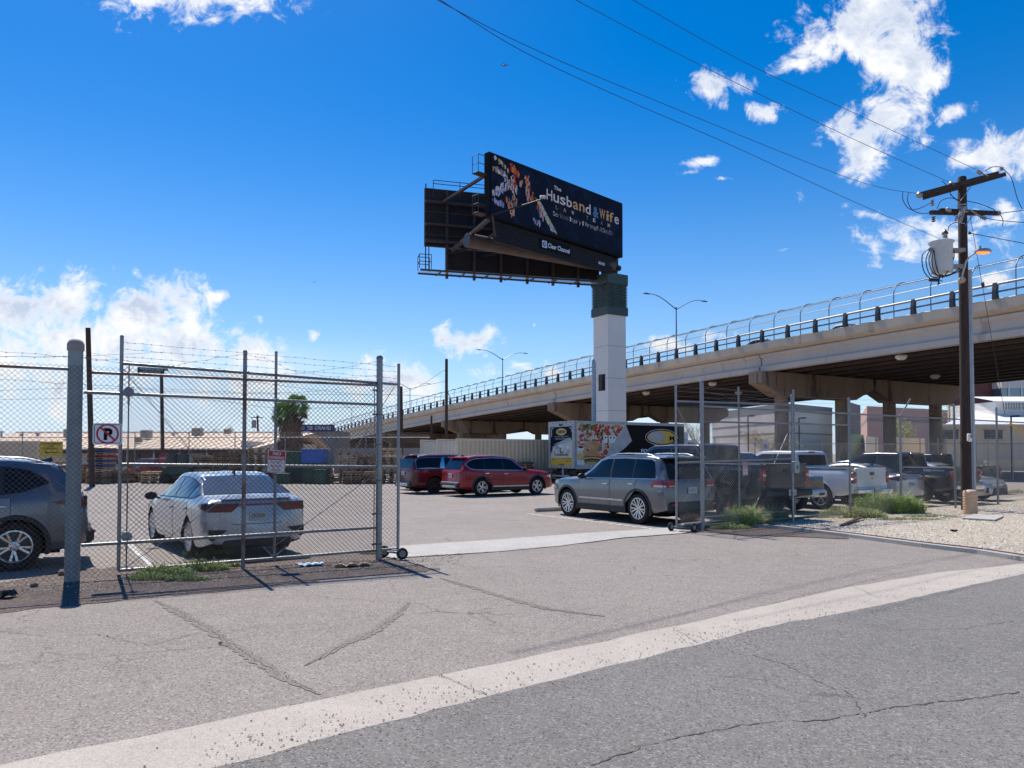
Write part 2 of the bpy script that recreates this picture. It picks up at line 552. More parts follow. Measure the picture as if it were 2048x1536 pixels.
def text_geo(s, font_bold=0.0):
    cu = bpy.data.curves.new('t', 'FONT')
    cu.body = s; cu.align_x = 'LEFT'; cu.size = 1; cu.offset = font_bold
    cu.resolution_u = 3
    ob = bpy.data.objects.new('t', cu)
    col.objects.link(ob)
    dg = bpy.context.evaluated_depsgraph_get()
    me = bpy.data.meshes.new_from_object(ob.evaluated_get(dg))
    vs = [v.co.copy() for v in me.vertices]
    fs = [tuple(p.vertices) for p in me.polygons]
    bpy.data.objects.remove(ob); bpy.data.curves.remove(cu); bpy.data.meshes.remove(me)
    return vs, fs


def put_text(mb, s, fr, x, z, w_, h_, off=.004, mi=0, bold=.015, sx=1):
    """write s on the frame fr=(origin, xdir, zdir, normal): lower left at (x,z), box w_ x h_"""
    vs, fs = text_geo(s, bold)
    if not vs: return
    x0 = min(v.x for v in vs); x1 = max(v.x for v in vs)
    y0 = min(v.y for v in vs); y1 = max(v.y for v in vs)
    O, X, Z, N = fr
    mb.add([O + X * (x + (v.x - x0) / (x1 - x0) * w_) + Z * (z + (v.y - y0) / (y1 - y0) * h_) + N * off for v in vs], fs, mi)


def fr_rect(mb, fr, x0, x1, z0, z1, off=.002, mi=0):
    O, X, Z, N = fr
    mb.add([O + X * a + Z * b + N * off for a, b in ((x0, z0), (x1, z0), (x1, z1), (x0, z1))], [(0, 1, 2, 3)], mi)


def fr_poly(mb, fr, pts, off=.002, mi=0):
    O, X, Z, N = fr
    mb.add([O + X * a + Z * b + N * off for a, b in pts], [tuple(range(len(pts)))], mi)


def ell(cx, cz, rx, rz, n=28, rot=0):
    c, s_ = math.cos(rot), math.sin(rot)
    return [(cx + rx * math.cos(t) * c - rz * math.sin(t) * s_, cz + rx * math.cos(t) * s_ + rz * math.sin(t) * c)
            for t in (2 * math.pi * i / n for i in range(n))]


def ring(mb, fr, cx, cz, r0, r1, off, mi, n=36):
    O, X, Z, N = fr
    a = ell(cx, cz, r0, r0, n); b = ell(cx, cz, r1, r1, n)
    vs = [O + X * p[0] + Z * p[1] + N * off for p in a + b]
    mb.add(vs, [(i, (i + 1) % n, n + (i + 1) % n, n + i) for i in range(n)], mi)


def rrect(x0, x1, z0, z1, r, n=5):
    pts = []
    for cx, cz, a0 in ((x1 - r, z0 + r, -90), (x1 - r, z1 - r, 0), (x0 + r, z1 - r, 90), (x0 + r, z0 + r, 180)):
        for i in range(n + 1):
            a = R(a0 + 90 * i / n)
            pts.append((cx + r * math.cos(a), cz + r * math.sin(a)))
    return pts


# ------------------------------------------------------------------ ground
def sheet(name, pts, m, z, rag=0.0, step=.5):
    out = []
    n = len(pts)
    for i in range(n):
        a, b = Vector(pts[i][:2]), Vector(pts[(i + 1) % n][:2])
        L = (b - a).length
        k = max(1, int(L / step)) if rag and L < 60 else 1
        for j in range(k):
            p = a.lerp(b, j / k)
            if rag and j: p += Vector((random.gauss(0, rag), random.gauss(0, rag)))
            out.append((p.x, p.y, z))
    mb = MB(); mb.add(out, [tuple(range(len(out)))])
    o = mb.build(name, m)
    return tag(o, kind='structure')


def ext(p, q, k):
    p, q = Vector(p[:2]), Vector(q[:2])
    return q + (q - p).normalized() * k


sheet('ground', [(-3000, -400), (3000, -400), (3000, 6000), (-3000, 6000)], 'earth_m', -.03)
fl = lambda x: 10.27 + .532 * (x + 6.08)          # fence line on the left
fr_ = lambda x: 17.0 + .692 * (x - 4.37)          # fence line on the right
sheet('parking_lot', [(-60, fl(-60) - .4), (-6, fl(-6) - .3), (-1.9, 12.2), (4.0, 16.4), (60, fr_(60) - .2), (75, 62), (-90, 62)], 'lot', -.012)
gu0, gu1 = G(0, 1530), G(2048, 1105)
gl0, gl1 = G(430, 1536), G(2048, 1148)
U = [ext(gu1, gu0, 50), gu0, G(880, 1350), G(1360, 1250), G(1700, 1173), G(1870, 1146), G(2048, 1127), ext(gl0, gl1, 61)]
Lw = [ext(gl1, gl0, 50), gl0, G(700, 1464), G(980, 1392), G(1390, 1292), G(1500, 1262), G(1740, 1215), gl1, ext(gl0, gl1, 60)]
dn = Vector((.6, -.8))
sheet('driveway', [(-60, fl(-60) - .35), (-6, fl(-6) - .28), (-1.9, 12.25), (4.0, 16.45), (60, fr_(60) - .2)] + [(p.x + .1, p.y - .1) for p in U[::-1]], 'apron', -.006)
sheet('gutter', [(p.x, p.y) for p in U] + [(p.x + .05, p.y - .05) for p in Lw[::-1]], 'gutter_m', 0, .012, .35)
sheet('road', [(p.x, p.y) for p in Lw] + [tuple(Lw[-1] + dn * 30), tuple(Lw[0] + dn * 30)], 'street_m', .005, .014, .22)
# concrete threshold under the gate opening
sheet('concrete_strip', [G(770, 1097), G(806, 1091), G(1010, 1078), G(1200, 1064), G(1342, 1055), G(1375, 1066), G(1250, 1075), G(1120, 1092),
                         G(1000, 1103), G(806, 1115), G(770, 1117)], 'concrete_m', .004, .012, .3)
# dirt band along the left fence
sheet('dirt', [(-16, fl(-16) + .3), (-7, fl(-7) + .15), G(150, 1138), G(420, 1128), G(640, 1112), G(770, 1104), G(800, 1122), G(880, 1140), G(760, 1150), G(600, 1165),
               G(450, 1182), G(280, 1196), G(120, 1212), G(0, 1226), (-16, fl(-16) - 1.4)], 'dirt_m', .0, .055, .13)
# gravel yard by the utility pole
GV = [G(1405, 1056), G(1480, 1040), G(1580, 1030), G(1700, 1014), G(1800, 1004), G(1910, 1004), G(1994, 1000), G(2048, 992), (40, 34), (40, 22)]
kerb_px = [(1440, 1049), (1560, 1057), (1700, 1074), (1850, 1094), (1960, 1107), (2048, 1121)]
KP = [G(a, b) for a, b in kerb_px]
KP.append(Vector((*ext(KP[-2], KP[-1], 6), 0)))
sheet('gravel', GV + [(p.x, p.y + .05) for p in KP[::-1]], 'gravel_m', .012, .03, .3)
mb = MB()
for i in range(len(KP) - 1):
    a, b = KP[i], KP[i + 1]
    d = (b - a); L = d.length; d.normalize()
    ang = math.atan2(d.y, d.x)
    M = Matrix.Rotation(ang, 3, 'Z')
    c = (a + b) / 2
    mb.box((c.x, c.y, .0), (L, .16, .14), 0, M)
    mb.box((c.x - d.y * .09, c.y + d.x * .09, .04), (L, .02, .1), 1, M)
tag(mb.build('kerb', ['concrete_m', 'rebar']), kind='structure')
sheet('dirt_edge', [G(1380, 1062), G(1410, 1052), G(1450, 1046), G(1560, 1053), G(1660, 1066), G(1700, 1078), G(1600, 1074), G(1480, 1070)], 'dirt_m', .006, .03, .2)
# side street far to the right and a bank under the overpass
sheet('side_road', [(20, 33.5), (70, 54), (90, 50), (60, 22), (40, 34.5)], 'street_m', -.002)

# cracks as narrow ribbons
CR = [([(310, 1200), (360, 1225), (425, 1262), (470, 1292), (520, 1325), (570, 1355), (640, 1388)], .009, 0),
      ([(0, 1262), (90, 1272), (190, 1268), (300, 1290), (410, 1262)], .012, 0),
      ([(0, 1330), (160, 1318), (330, 1300), (470, 1291)], .012, 0),
      ([(610, 1330), (680, 1292), (750, 1262), (800, 1222), (820, 1204)], .008, 0),
      ([(880, 1156), (950, 1176), (1030, 1200), (1100, 1218), (1210, 1232)], .009, 0),
      ([(580, 1176), (660, 1196), (760, 1203), (850, 1206), (980, 1196)], .01, 0),
      ([(460, 1260), (560, 1252), (660, 1240), (770, 1228)], .009, 0),
      ([(0, 1205), (200, 1200), (430, 1188), (640, 1166)], .01, 0),
      ([(1180, 1536), (1290, 1492), (1420, 1464), (1540, 1444), (1660, 1442), (1790, 1416), (1900, 1404), (2048, 1384)], .018, 1),
      ([(1500, 1310), (1570, 1330), (1650, 1372), (1700, 1388), (1730, 1440)], .012, 1),
      ([(1700, 1245), (1800, 1262), (1930, 1258), (2048, 1240)], .01, 1),
      ([(878, 1350), (930, 1372), (978, 1394)], .012, 2), ([(1338, 1253), (1400, 1288)], .01, 2), ([(1700, 1170), (1760, 1198)], .01, 2),
      ([(1530, 1212), (1600, 1190), (1690, 1172), (1780, 1150), (1870, 1132)], .01, 0),
      ([(808, 1092), (960, 1083), (1100, 1074), (1230, 1064), (1345, 1055)], .012, 2),
      ([(806, 1116), (960, 1106), (1050, 1097), (1110, 1094), (1210, 1082), (1300, 1075)], .014, 2)]
mb = MB()
rgc = random.Random(41)
for ci in (0, 3, 4):
    P = [G(*p) for p in CR[ci][0]]; Q = []
    for a, b in zip(P[:-1], P[1:]):
        k = max(2, int((b - a).length / .05))
        Q += [a.lerp(b, j / k) for j in range(k)]
    Q.append(P[-1]); Lf = []; Rt = []
    for i, q in enumerate(Q):
        d = (Q[min(i + 1, len(Q) - 1)] - Q[max(i - 1, 0)]).normalized(); nn = Vector((-d.y, d.x, 0)); e = min(1, min(i, len(Q) - 1 - i) / 12)
        Lf.append((*(q + nn * (.01 + .05 * e * rgc.uniform(.3, 1.4))).xy, -.0015)); Rt.append((*(q - nn * (.01 + .05 * e * rgc.uniform(.3, 1.4))).xy, -.0015))
    mb.grid([Lf, Rt])
tag(mb.build('pavement_wear', 'crack_band', fix=False), kind='structure')
mb = MB()
for pl, wd, lev in CR:
    z = (.001, .009, .009)[lev]
    P = [G(*p) for p in pl]
    Q = []
    for a, b in zip(P[:-1], P[1:]):
        k = max(2, int((b - a).length / .045))
        for j in range(k):
            p = a.lerp(b, j / k)
            Q.append(p + Vector((random.gauss(0, .011), random.gauss(0, .011), 0)))
    for i in range(len(Q) - 1):
        d = (Q[i + 1] - Q[i])
        if d.length < 1e-5: continue
        nrm = Vector((-d.y, d.x, 0)).normalized()
        w0 = wd * random.uniform(.04, .42)
        mb.add([(*(Q[i] - nrm * w0).xy, z), (*(Q[i + 1] - nrm * w0).xy, z), (*(Q[i + 1] + nrm * w0).xy, z), (*(Q[i] + nrm * w0).xy, z)], [(0, 1, 2, 3)])
tag(mb.build('pavement_cracks', 'crack_m', fix=False), kind='structure')
# parking lines: stall grid at 57.3 degrees
gx, gy = Vector((.84, .54, 0)).normalized(), Vector((-.54, .84, 0)).normalized()


def S(q, r, z=0.0):
    p = gx * q + gy * r
    return Vector((p.x, p.y, z))


mb = MB()


def pline(q0, r0, q1, r1, wd=.1, z=-.006):
    a, b = S(q0, r0), S(q1, r1)
    d = (b - a).normalized(); nn = Vector((-d.y, d.x, 0)) * wd / 2
    mb.add([(*(a - nn).xy, z), (*(b - nn).xy, z), (*(b + nn).xy, z), (*(a + nn).xy, z)], [(0, 1, 2, 3)])


for k in range(8):
    pline(12.25 + 2.75 * k, 12.2, 12.25 + 2.75 * k, 18.2)
for k in range(4):
    pline(1.55 - 2.8 * k, 12.9, 1.55 - 2.8 * k, 18.0)
pline(-6, 11.55, 2.0, 12.25, .1)
for k in range(5):
    pline(12.6, 26.4 + 2.75 * k, 18.6, 26.4 + 2.75 * k)
    pline(12.6, 26.4 + 2.75 * k + 13.7, 18.6, 26.4 + 2.75 * k + 13.7)
tag(mb.build('parking_lines', 'line_m', fix=False), kind='structure')
# far ridge
mb = MB()
rng = random.Random(3)
for (x0, x1, Y, h) in ((-2600, -900, 7200, 150), (-3000, -1300, 6600, 120), (-60, 900, 7600, 170), (300, 1500, 7300, 150)):
    n = 60; P = []
    ph = [rng.uniform(0, 6) for _ in range(6)]
    for i in range(n + 1):
        t = i / n; x = x0 + (x1 - x0) * t
        e = math.sin(math.pi * t) ** .6
        hh = e * h * (.6 + .22 * math.sin(7 * t + ph[0]) + .14 * math.sin(17 * t + ph[1]) + .08 * math.sin(41 * t + ph[2]))
        P.append((x, hh))
    mb.grid([[(x, Y - 300, -2) for x, _ in P], [(x, Y - 120, hh * .6) for x, hh in P], [(x, Y, hh) for x, hh in P], [(x, Y + 500, -2) for x, _ in P]])
tag(mb.build('mountains', 'mountain', smooth=60), kind='structure')


# ------------------------------------------------------------------ chain-link fences
def chain(mb, x0, x1, z0, z1, y, pitch=.072, r=.0023, n=3, wob=.006, mi=0, z0b=None, z1b=None):
    """two crossing families of wires; the panel may taper from z0..z1 at x0 to z0b..z1b at x1"""
    z0b = z0 if z0b is None else z0b
    z1b = z1 if z1b is None else z1b
    lo = lambda x: z0 + (z0b - z0) * (x - x0) / (x1 - x0)
    hi = lambda x: z1 + (z1b - z1) * (x - x0) / (x1 - x0)
    W, H = x1 - x0, max(z1, z1b) - min(z0, z0b)
    zb = min(z0, z0b)
    k = int((W + H) / pitch) + 1
    for sgn, yo in ((1, .0015), (-1, -.0015)):
        for i in range(k):
            c = x0 - H + i * pitch
            pts = []
            # start at the bottom for + family: x=c+(z-zb);  - family: x=c+H-(z-zb)
            N = 8
            for j in range(N + 1):
                z = zb + H * j / N
                x = c + (z - zb) if sgn > 0 else c + H - (z - zb)
                pts.append((x, z))
            # clip
            seg = []
            M_ = 96
            ins = []
            for j in range(M_ + 1):
                z = zb + H * j / M_
                x = c + (z - zb) if sgn > 0 else c + H - (z - zb)
                ins.append(x0 <= x <= x1 and lo(x) <= z <= hi(x) + .001)
            js = [j for j in range(M_ + 1) if ins[j]]
            if len(js) < 2: continue
            za, zc = zb + H * js[0] / M_, zb + H * js[-1] / M_
            K = max(1, int((zc - za) / .8))
            pp = []
            for j in range(K + 1):
                z = za + (zc - za) * j / K
                x = c + (z - zb) if sgn > 0 else c + H - (z - zb)
                pp.append(Vector((x, y + yo + wob * math.sin(x * 3.1 + z * 2.3) * math.sin(z * 4 + x), z)))
            for a, b in zip(pp[:-1], pp[1:]):
                mb.rod(a, b, r, n=n, mi=mi, caps=False)


def barbed(mb, pts, r=.0022, step=.13, y=0.0, loose=0.0, barb=.03, mi=0):
    P = [Vector((p[0], y if len(p) < 3 else p[2], p[1])) for p in pts]
    Q = []
    for i in range(len(P) - 1):
        p0, p1, p2, p3 = P[max(i - 1, 0)], P[i], P[i + 1], P[min(i + 2, len(P) - 1)]
        k = max(1, int((p2 - p1).length / step))
        for j in range(k):
            t = j / k
            q = .5 * ((2 * p1) + (-p0 + p2) * t + (2 * p0 - 5 * p1 + 4 * p2 - p3) * t * t + (-p0 + 3 * p1 - 3 * p2 + p3) * t ** 3)
            Q.append(q + Vector((0, random.gauss(0, loose), random.gauss(0, loose))))
    Q.append(P[-1])
    mb.tube(Q, r, n=3, mi=mi)
    for i in range(len(Q) - 1):
        q = Q[i]
        for s_ in (-1, 1):
            d = Vector((random.uniform(-.5, .5), random.uniform(-.4, .4), s_)).normalized() * barb * .5
            mb.rod(q - d * .2, q + d, r * .8, n=3, mi=mi, caps=False)
        mb.rod(q - Vector((.012, 0, 0)), q + Vector((.012, 0, 0)), r * 2, n=4, mi=mi)


def tpx(o, ang, px):
    """distance along a ground line from o at angle ang where pixel column px crosses it"""
    k = (px - 1024) / FPX
    dx, dy = math.cos(ang), math.sin(ang)
    return (k * o.y - o.x) / (dx - k * dy)


def post_mb(x, y, z1, r, top='dome', z0=-.05, mi=0):
    m = MB()
    m.lathe([(0, z0), (r, z0), (r, z1 - r * .6), (r * 1.12, z1 - r * .6), (r * 1.12, z1 - r * .1), (r * .7, z1 + r * .5), (0, z1 + r * .7)], (x, y, 0), n=14, mi=mi)
    return m


# left fixed fence
oL = Vector((-6.08, 10.27, 0)); aL = R(28.0)
f1 = thing('chain_link_fence', 'tall chain-link fence on the left with a thick weathered terminal post and loose barbed wire', 'fence', oL, aL)
m = MB()
m.lathe([(0, -.05), (.097, -.05), (.095, 1.2), (.094, 3.22)], n=24)
m.lathe([(.104, 3.19), (.108, 3.2), (.108, 3.28), (.1, 3.3), (.085, 3.33), (.05, 3.35), (0, 3.355)], n=24, mi=1)
o = m.build('terminal_post', ['galv_old', 'cap_m'], f1, smooth=35); tag(o, 'thick grey green terminal post with a tan cap')
t490, t759 = tpx(oL, aL, 488.5), tpx(oL, aL, 758.5)
o = post_mb(t490, 0, 3.33, .03).build('post', 'galv_rust', f1, smooth=35)
o = post_mb(t759, 0, 3.37, .052).build('post', 'galv', f1, smooth=35)
post_mb(-4.2, 0, 3.3, .03).build('post', 'galv', f1, smooth=35)
FM = 'galv_rust'
MB().rod((-8, 0, 2.93), (-.09, 0, 2.93), .022, n=10).build('top_rail', FM, f1, smooth=40)
MB().rod((.2, .02, 2.9), (t759, .02, 2.9), .022, n=10).build('top_rail', FM, f1, smooth=40)
MB().rod((.1, .06, 2.62), (t759 - .04, .06, 2.58), .024, n=10).build('track_rail', 'galv', f1, smooth=40)
MB().rod((.1, .06, .477), (t759 - .04, .06, .527), .024, n=10).build('track_rail', 'galv', f1, smooth=40)
m = MB(); chain(m, -8, t759 - .05, .03, 2.98, -.1); m.build('wire_mesh', 'mesh_wire', f1, fix=False)
m = MB()
barbed(m, [(-5, 3.22), (-2.5, 3.17), (-.8, 3.12), (0, 3.09), (.8, 3.07), (2, 3.02), (3, 3.02), (t759, 3.3)], y=-.06, loose=.008)
barbed(m, [(-5, 3.14), (-2.5, 3.1), (-.8, 3.06), (0, 3.09), (1.1, 3.04), (t490, 3.27), (3, 3.06), (3.8, 2.99), (t759, 3.08)], y=-.04, loose=.008)
barbed(m, [(-5, 2.8), (-1, 2.75), (0, 2.73), (1.5, 2.70), (2.6, 2.71), (3.5, 2.78), (t759, 2.95)], y=.04, loose=.006)
m.build('barbed_wire', 'barb', f1, fix=False)
m = MB()
for z in (.25, .75, 1.3, 1.9, 2.4, 2.8):
    m.lathe([(.056, z), (.06, z), (.06, z + .025), (.056, z + .025)], (t759, 0, 0), n=14)
    m.box((t759 - .09, 0, z + .012), (.06, .02, .03))
m.rod((t759 - .09, -.02, .15), (t759 - .09, -.02, 2.95), .008, n=6)
m.build('tension_bar', 'galv_rust', f1, smooth=40)


def gate(name, label, cat, pA, pB, zb, zt, zm, ztop, tmid, ztm, wires, barb_m, mesh_m, wheels, diag, extra=None, railmat='galv'):
    d = Vector(pB) - Vector(pA)
    L = d.length; ang = math.atan2(d.y, d.x)
    g = thing(name, label, cat, pA, ang)
    post_mb(0, 0, ztop[0], .026, z0=zb[0]).build('stile', railmat, g, smooth=35)
    post_mb(L, 0, ztop[1], .026, z0=zb[1] - .04).build('stile', railmat, g, smooth=35)
    post_mb(tmid, 0, ztm, .022, z0=zb[0] + .02).build('stile', railmat, g, smooth=35)
    for nm, z in (('bottom_rail', zb), ('top_rail', zt), ('middle_rail', zm)):
        MB().rod((0, 0, z[0]), (L, 0, z[1]), .024, n=10).build(nm, railmat, g, smooth=40)
    m = MB(); chain(m, 0.02, L - .02, zb[0], zt[0] + .03, -.035, z0b=zb[1], z1b=zt[1] + .03)
    m.build('wire_mesh', mesh_m, g, fix=False)
    m = MB()
    for a, b in wires: barbed(m, [(0, a), (tmid, (a + b) / 2 - .0), (L, b)], loose=.003, barb=.025)
    m.build('barbed_wire', barb_m, g, fix=False)
    m = MB()
    for a, b in diag: m.rod((a[0], .03, a[1]), (b[0], .03, b[1]), .006, n=5)
    m.build('truss_rod', railmat, g)
    for (wx, wy) in wheels:
        m = MB()
        m.lathe([(.055, -.026), (.088, -.028), (.096, -.016), (.098, 0), (.096, .016), (.088, .028), (.055, .026)], (wx, wy, .099), 'Y', 24)
        wh = m.build('wheel', 'rubber', g, smooth=40)
        m = MB()
        m.lathe([(0, -.03), (.02, -.032), (.024, -.015), (.05, -.018), (.062, -.026), (.062, .026), (.05, .018), (.024, .015), (.02, .032), (0, .03)], (wx, wy, .099), 'Y', 20)
        m.build('rim', 'hvac', wh, smooth=40)
    if wheels:
        m = MB()
        ys = [q[1] for q in wheels]; xm = sum(q[0] for q in wheels) / len(wheels)
        for a, b in zip(wheels[:-1], wheels[1:]): m.rod((a[0], a[1], .1), (b[0], b[1], .1), .016, n=8)
        m.box((xm, sum(ys) / len(ys), .15), (.08, .3, .02))
        m.build('axle', 'galv', g)
    return g, L


g1, L1 = gate('rolling_gate', 'rolling chain-link gate on the left with a red and white no parking sign', 'gate', (-5.72, 10.8, 0), (-1.92, 12.5, 0),
              (.06, .16), (3.08, 2.93), (1.6, 1.53), (3.48, 3.27), 2.17, 3.37, ((3.39, 3.23), (3.29, 3.14), (3.18, 3.03)), 'barb', 'mesh_wire',
              [(4.16 - .18, .22), (4.16 + .02, -.2)], [((.02, 3.0), (1.1, 1.6)), ((4.1, 2.9), (3.3, 1.6)), ((2.17, .3), (3.9, 1.5)), ((2.17, 1.6), (.1, .1))])
m = MB()
for z in (2.66, .55):
    m.lathe([(0, -.07), (.03, -.07), (.035, -.05), (.07, -.045), (.075, -.02), (.06, -.01), (0, -.01)], (.1, -.0, z), 'Y', 20)
    m.box((.1, -.02, z - .12), (.03, .03, .14))
m.build('roller', 'galv', g1, smooth=35)
m = MB(); m.rod((.1, .0, .1), (.1, 0, 3.05), .01, n=6); m.build('tension_bar', 'galv_rust', g1)
m = MB(); m.rod((2.17, -.02, .12), (2.0, -.02, .3), .014); m.rod((2.17, -.02, .12), (2.34, -.02, .3), .014); m.build('brace', 'galv', g1)

# right fixed fence
oR = Vector((4.37, 17.0, 0)); aR = R(34.7)
f2 = thing('chain_link_fence', 'long chain-link fence on the right beside the gravel, parked cars behind it', 'fence', oR, aR)
ps = {px: tpx(oR, aR, px) for px in (1581, 1699, 1801, 1909, 1994)}
post_mb(0, 0, 3.42, .045).build('post', 'galv', f2, smooth=35)
post_mb(ps[1581], -.05, 3.25, .032).build('post', 'galv', f2, smooth=35)
post_mb(ps[1699], 0, 3.29, .035).build('post', 'galv', f2, smooth=35)
post_mb(ps[1909], 0, 3.35, .035).build('post', 'galv', f2, smooth=35)
post_mb(ps[1994], 0, 3.36, .035).build('post', 'galv', f2, smooth=35)
post_mb(ps[1994] + 2.6, 0, 3.36, .035).build('post', 'galv', f2, smooth=35)
m = post_mb(ps[1801], 0, 2.9, .035); m.rod((ps[1801], 0, 2.85), (ps[1801] + .12, -.25, 3.4), .024)
o = m.build('post', 'galv', f2, smooth=35); tag(o, 'fence post with an angled arm')
E_ = ps[1994] + 3
for z0, z1, x1 in ((2.85, 2.9, E_), (2.5, 2.55, ps[1699]), (.3, .3, ps[1581]), (.12, .12, ps[1699])):
    MB().rod((0, 0, z0), (x1, 0, z1), .022, n=8).build('rail', 'galv', f2, smooth=40)
m = MB(); chain(m, 0.04, E_, .03, 2.9, -.04, wob=.01, r=.0019); m.build('wire_mesh', 'mesh_bright', f2, fix=False)
m = MB()
for z in (3.0, 3.13, 3.27):
    barbed(m, [(0, z + .05), (ps[1581], z - .03), (ps[1699], z), (ps[1801], z + .02, -.1), (ps[1909], z), (ps[1994], z), (E_, z)], loose=.006)
barbed(m, [(0, 3.2), (2, 3.0), (ps[1581], 2.9)], y=-.03, loose=.01)
m.build('barbed_wire', 'galv_rust', f2, fix=False)
m = MB()
for z in (.3, .9, 1.5, 2.1, 2.7): m.lathe([(.048, z), (.053, z), (.053, z + .025), (.048, z + .025)], (0, 0, 0), n=12)
m.build('tension_band', 'galv', f2)
m = MB(); m.cbox((ps[1581] + .03, -.12, 1.42), (.2, .1, .3), .01); m.box((ps[1581] + .03, -.175, 1.42), (.03, .01, .08), 1)
bx = m.build('latch_box', ['box_grey', 'sign_black'], f2)

g2, L2 = gate('rolling_gate', 'rolling chain-link gate on the right, tumbleweed caught at its wheels', 'gate', (3.73, 16.8, 0), (7.55, 19.8, 0),
              (.13, .19), (2.95, 3.07), (1.55, 1.62), (3.34, 3.46), tpx(Vector((3.73, 16.8, 0)), math.atan2(3, 3.82), 1478), 3.4,
              ((3.28, 3.38), (3.18, 3.28), (3.07, 3.17)), 'galv_rust', 'mesh_bright', [(0, .16), (.22, -.3)],
              [((4.6, 2.3), (2.9, .2)), ((.05, 2.85), (2.0, .25)), ((.05, 2.85), (1.2, 1.55))])
m = MB(); m.cbox((.45, -.12, .16), (.9, .16, .05), .01); m.build('carriage', 'galv', g2)

# back fences across the lot
def simple_fence(name, label, p0, p1, h, px_posts, barb=True, rp=.03, mesh=True):
    d = Vector(p1) - Vector(p0); L = d.length; ang = math.atan2(d.y, d.x)
    f = thing(name, label, 'fence', p0, ang)
    for px in px_posts:
        t = tpx(Vector(p0), ang, px)
        post_mb(t, 0, h + (.35 if barb else .03), rp).build('post', 'galv', f, smooth=35)
    MB().rod((0, 0, h), (L, 0, h), .025, n=6).build('top_rail', 'galv', f, smooth=40)
    if mesh:
        m = MB(); chain(m, 0, L, .05, h, .04, pitch=.1, r=.0024, wob=0); m.build('wire_mesh', 'mesh_far', f, fix=False)
    if barb:
        m = MB()
        for z in (.1, .2, .3): m.tube([(0, 0, h + z), (L, 0, h + z)], .003, 3)
        m.build('barbed_wire', 'galv', f, fix=False)
    return f


f3 = simple_fence('chain_link_fence', 'far chain-link fence behind the pallet yard at the back of the lot', (-36.5, 48.5, 0), (-5.4, 48.5, 0), 2.85,
                  (45, 158, 270, 378, 470, 570, 655, 732), barb=True)
f4 = simple_fence('chain_link_fence', 'far chain-link fence behind the parked cars under the overpass', (11.5, 47.5, 0), (44, 47.5, 0), 2.42,
                  (1430, 1510, 1590, 1645, 1752, 1840, 1854, 1876, 1892, 1952, 1976, 2025), barb=True)


# ------------------------------------------------------------------ signs on the fences
def sign_frame(o, ang, tilt=0.0, lean=0.0):
    X = Vector((math.cos(ang), math.sin(ang), 0)); N = Vector((math.sin(ang), -math.cos(ang), 0))
    Z = Vector((0, 0, 1))
    if tilt:
        Rm = Matrix.Rotation(tilt, 3, N); X = Rm @ X; Z = Rm @ Z
    return (Vector(o), X, Z, N)


def plate(m, fr, pts, th=.006, mi=0):
    O, X, Z, N = fr
    n = len(pts)
    vs = [O + X * a + Z * b for a, b in pts] + [O + X * a + Z * b - N * th for a, b in pts]
    m.add(vs, [tuple(range(n)), tuple(range(2 * n - 1, n - 1, -1))] + [(i, i + n, (i + 1) % n + n, (i + 1) % n) for i in range(n)], mi)


def nopark_symbol(name, label, fr, w_, h_, grp=None):
    m = MB()
    plate(m, fr, rrect(0, w_, 0, h_, w_ * .1), .006, 0)
    # black border line
    O, X, Z, N = fr
    a = rrect(w_ * .045, w_ * .955, w_ * .045, h_ - w_ * .045, w_ * .075); b = rrect(w_ * .065, w_ * .935, w_ * .065, h_ - w_ * .065, w_ * .06)
    n = len(a)
    m.add([O + X * p[0] + Z * p[1] + N * .002 for p in a + b], [(i, (i + 1) % n, n + (i + 1) % n, n + i) for i in range(n)], 1)
    cx, cz = w_ / 2, h_ / 2
    put_text(m, 'P', fr, cx - w_ * .13, cz - w_ * .24, w_ * .3, w_ * .46, .003, 1, .06)
    ring(m, fr, cx, cz, w_ * .32, w_ * .385, .004, 2)
    s_ = w_ * .33 * .7071; t = w_ * .026
    fr_poly(m, fr, [(cx - s_ - t, cz + s_ - t), (cx + s_ - t, cz - s_ - t), (cx + s_ + t, cz - s_ + t), (cx - s_ + t, cz + s_ + t)], .0055, 2)
    for zz in (.07, .93):
        fr_poly(m, fr, ell(cx, h_ * zz, w_ * .02, w_ * .02, 10), .004, 3)
    o = m.build(name, ['sign_white', 'sign_black', 'sign_red', 'galv'], fix=False)
    return tag(o, label, 'sign', grp)


tS = tpx(oL, aL, 185.5)
pS = oL + Vector((math.cos(aL), math.sin(aL), 0)) * tS + Vector((math.sin(aL), -math.cos(aL), 0)) * .13
zS = A(185, 889, pS.y).z
nopark_symbol('no_parking_sign', 'white square sign with red crossed-out P wired to the left fence beside the thick post', sign_frame((pS.x, pS.y, zS), aL), .365, .30)
o4 = Vector((11.5, 47.5, 0))
tS = tpx(o4, 0, 1523)
nopark_symbol('no_parking_sign', 'small white sign with crossed-out P on the far fence under the overpass', sign_frame((11.5 + tS, 47.4, A(1523, 904, 47.4).z), 0), .44, .72)


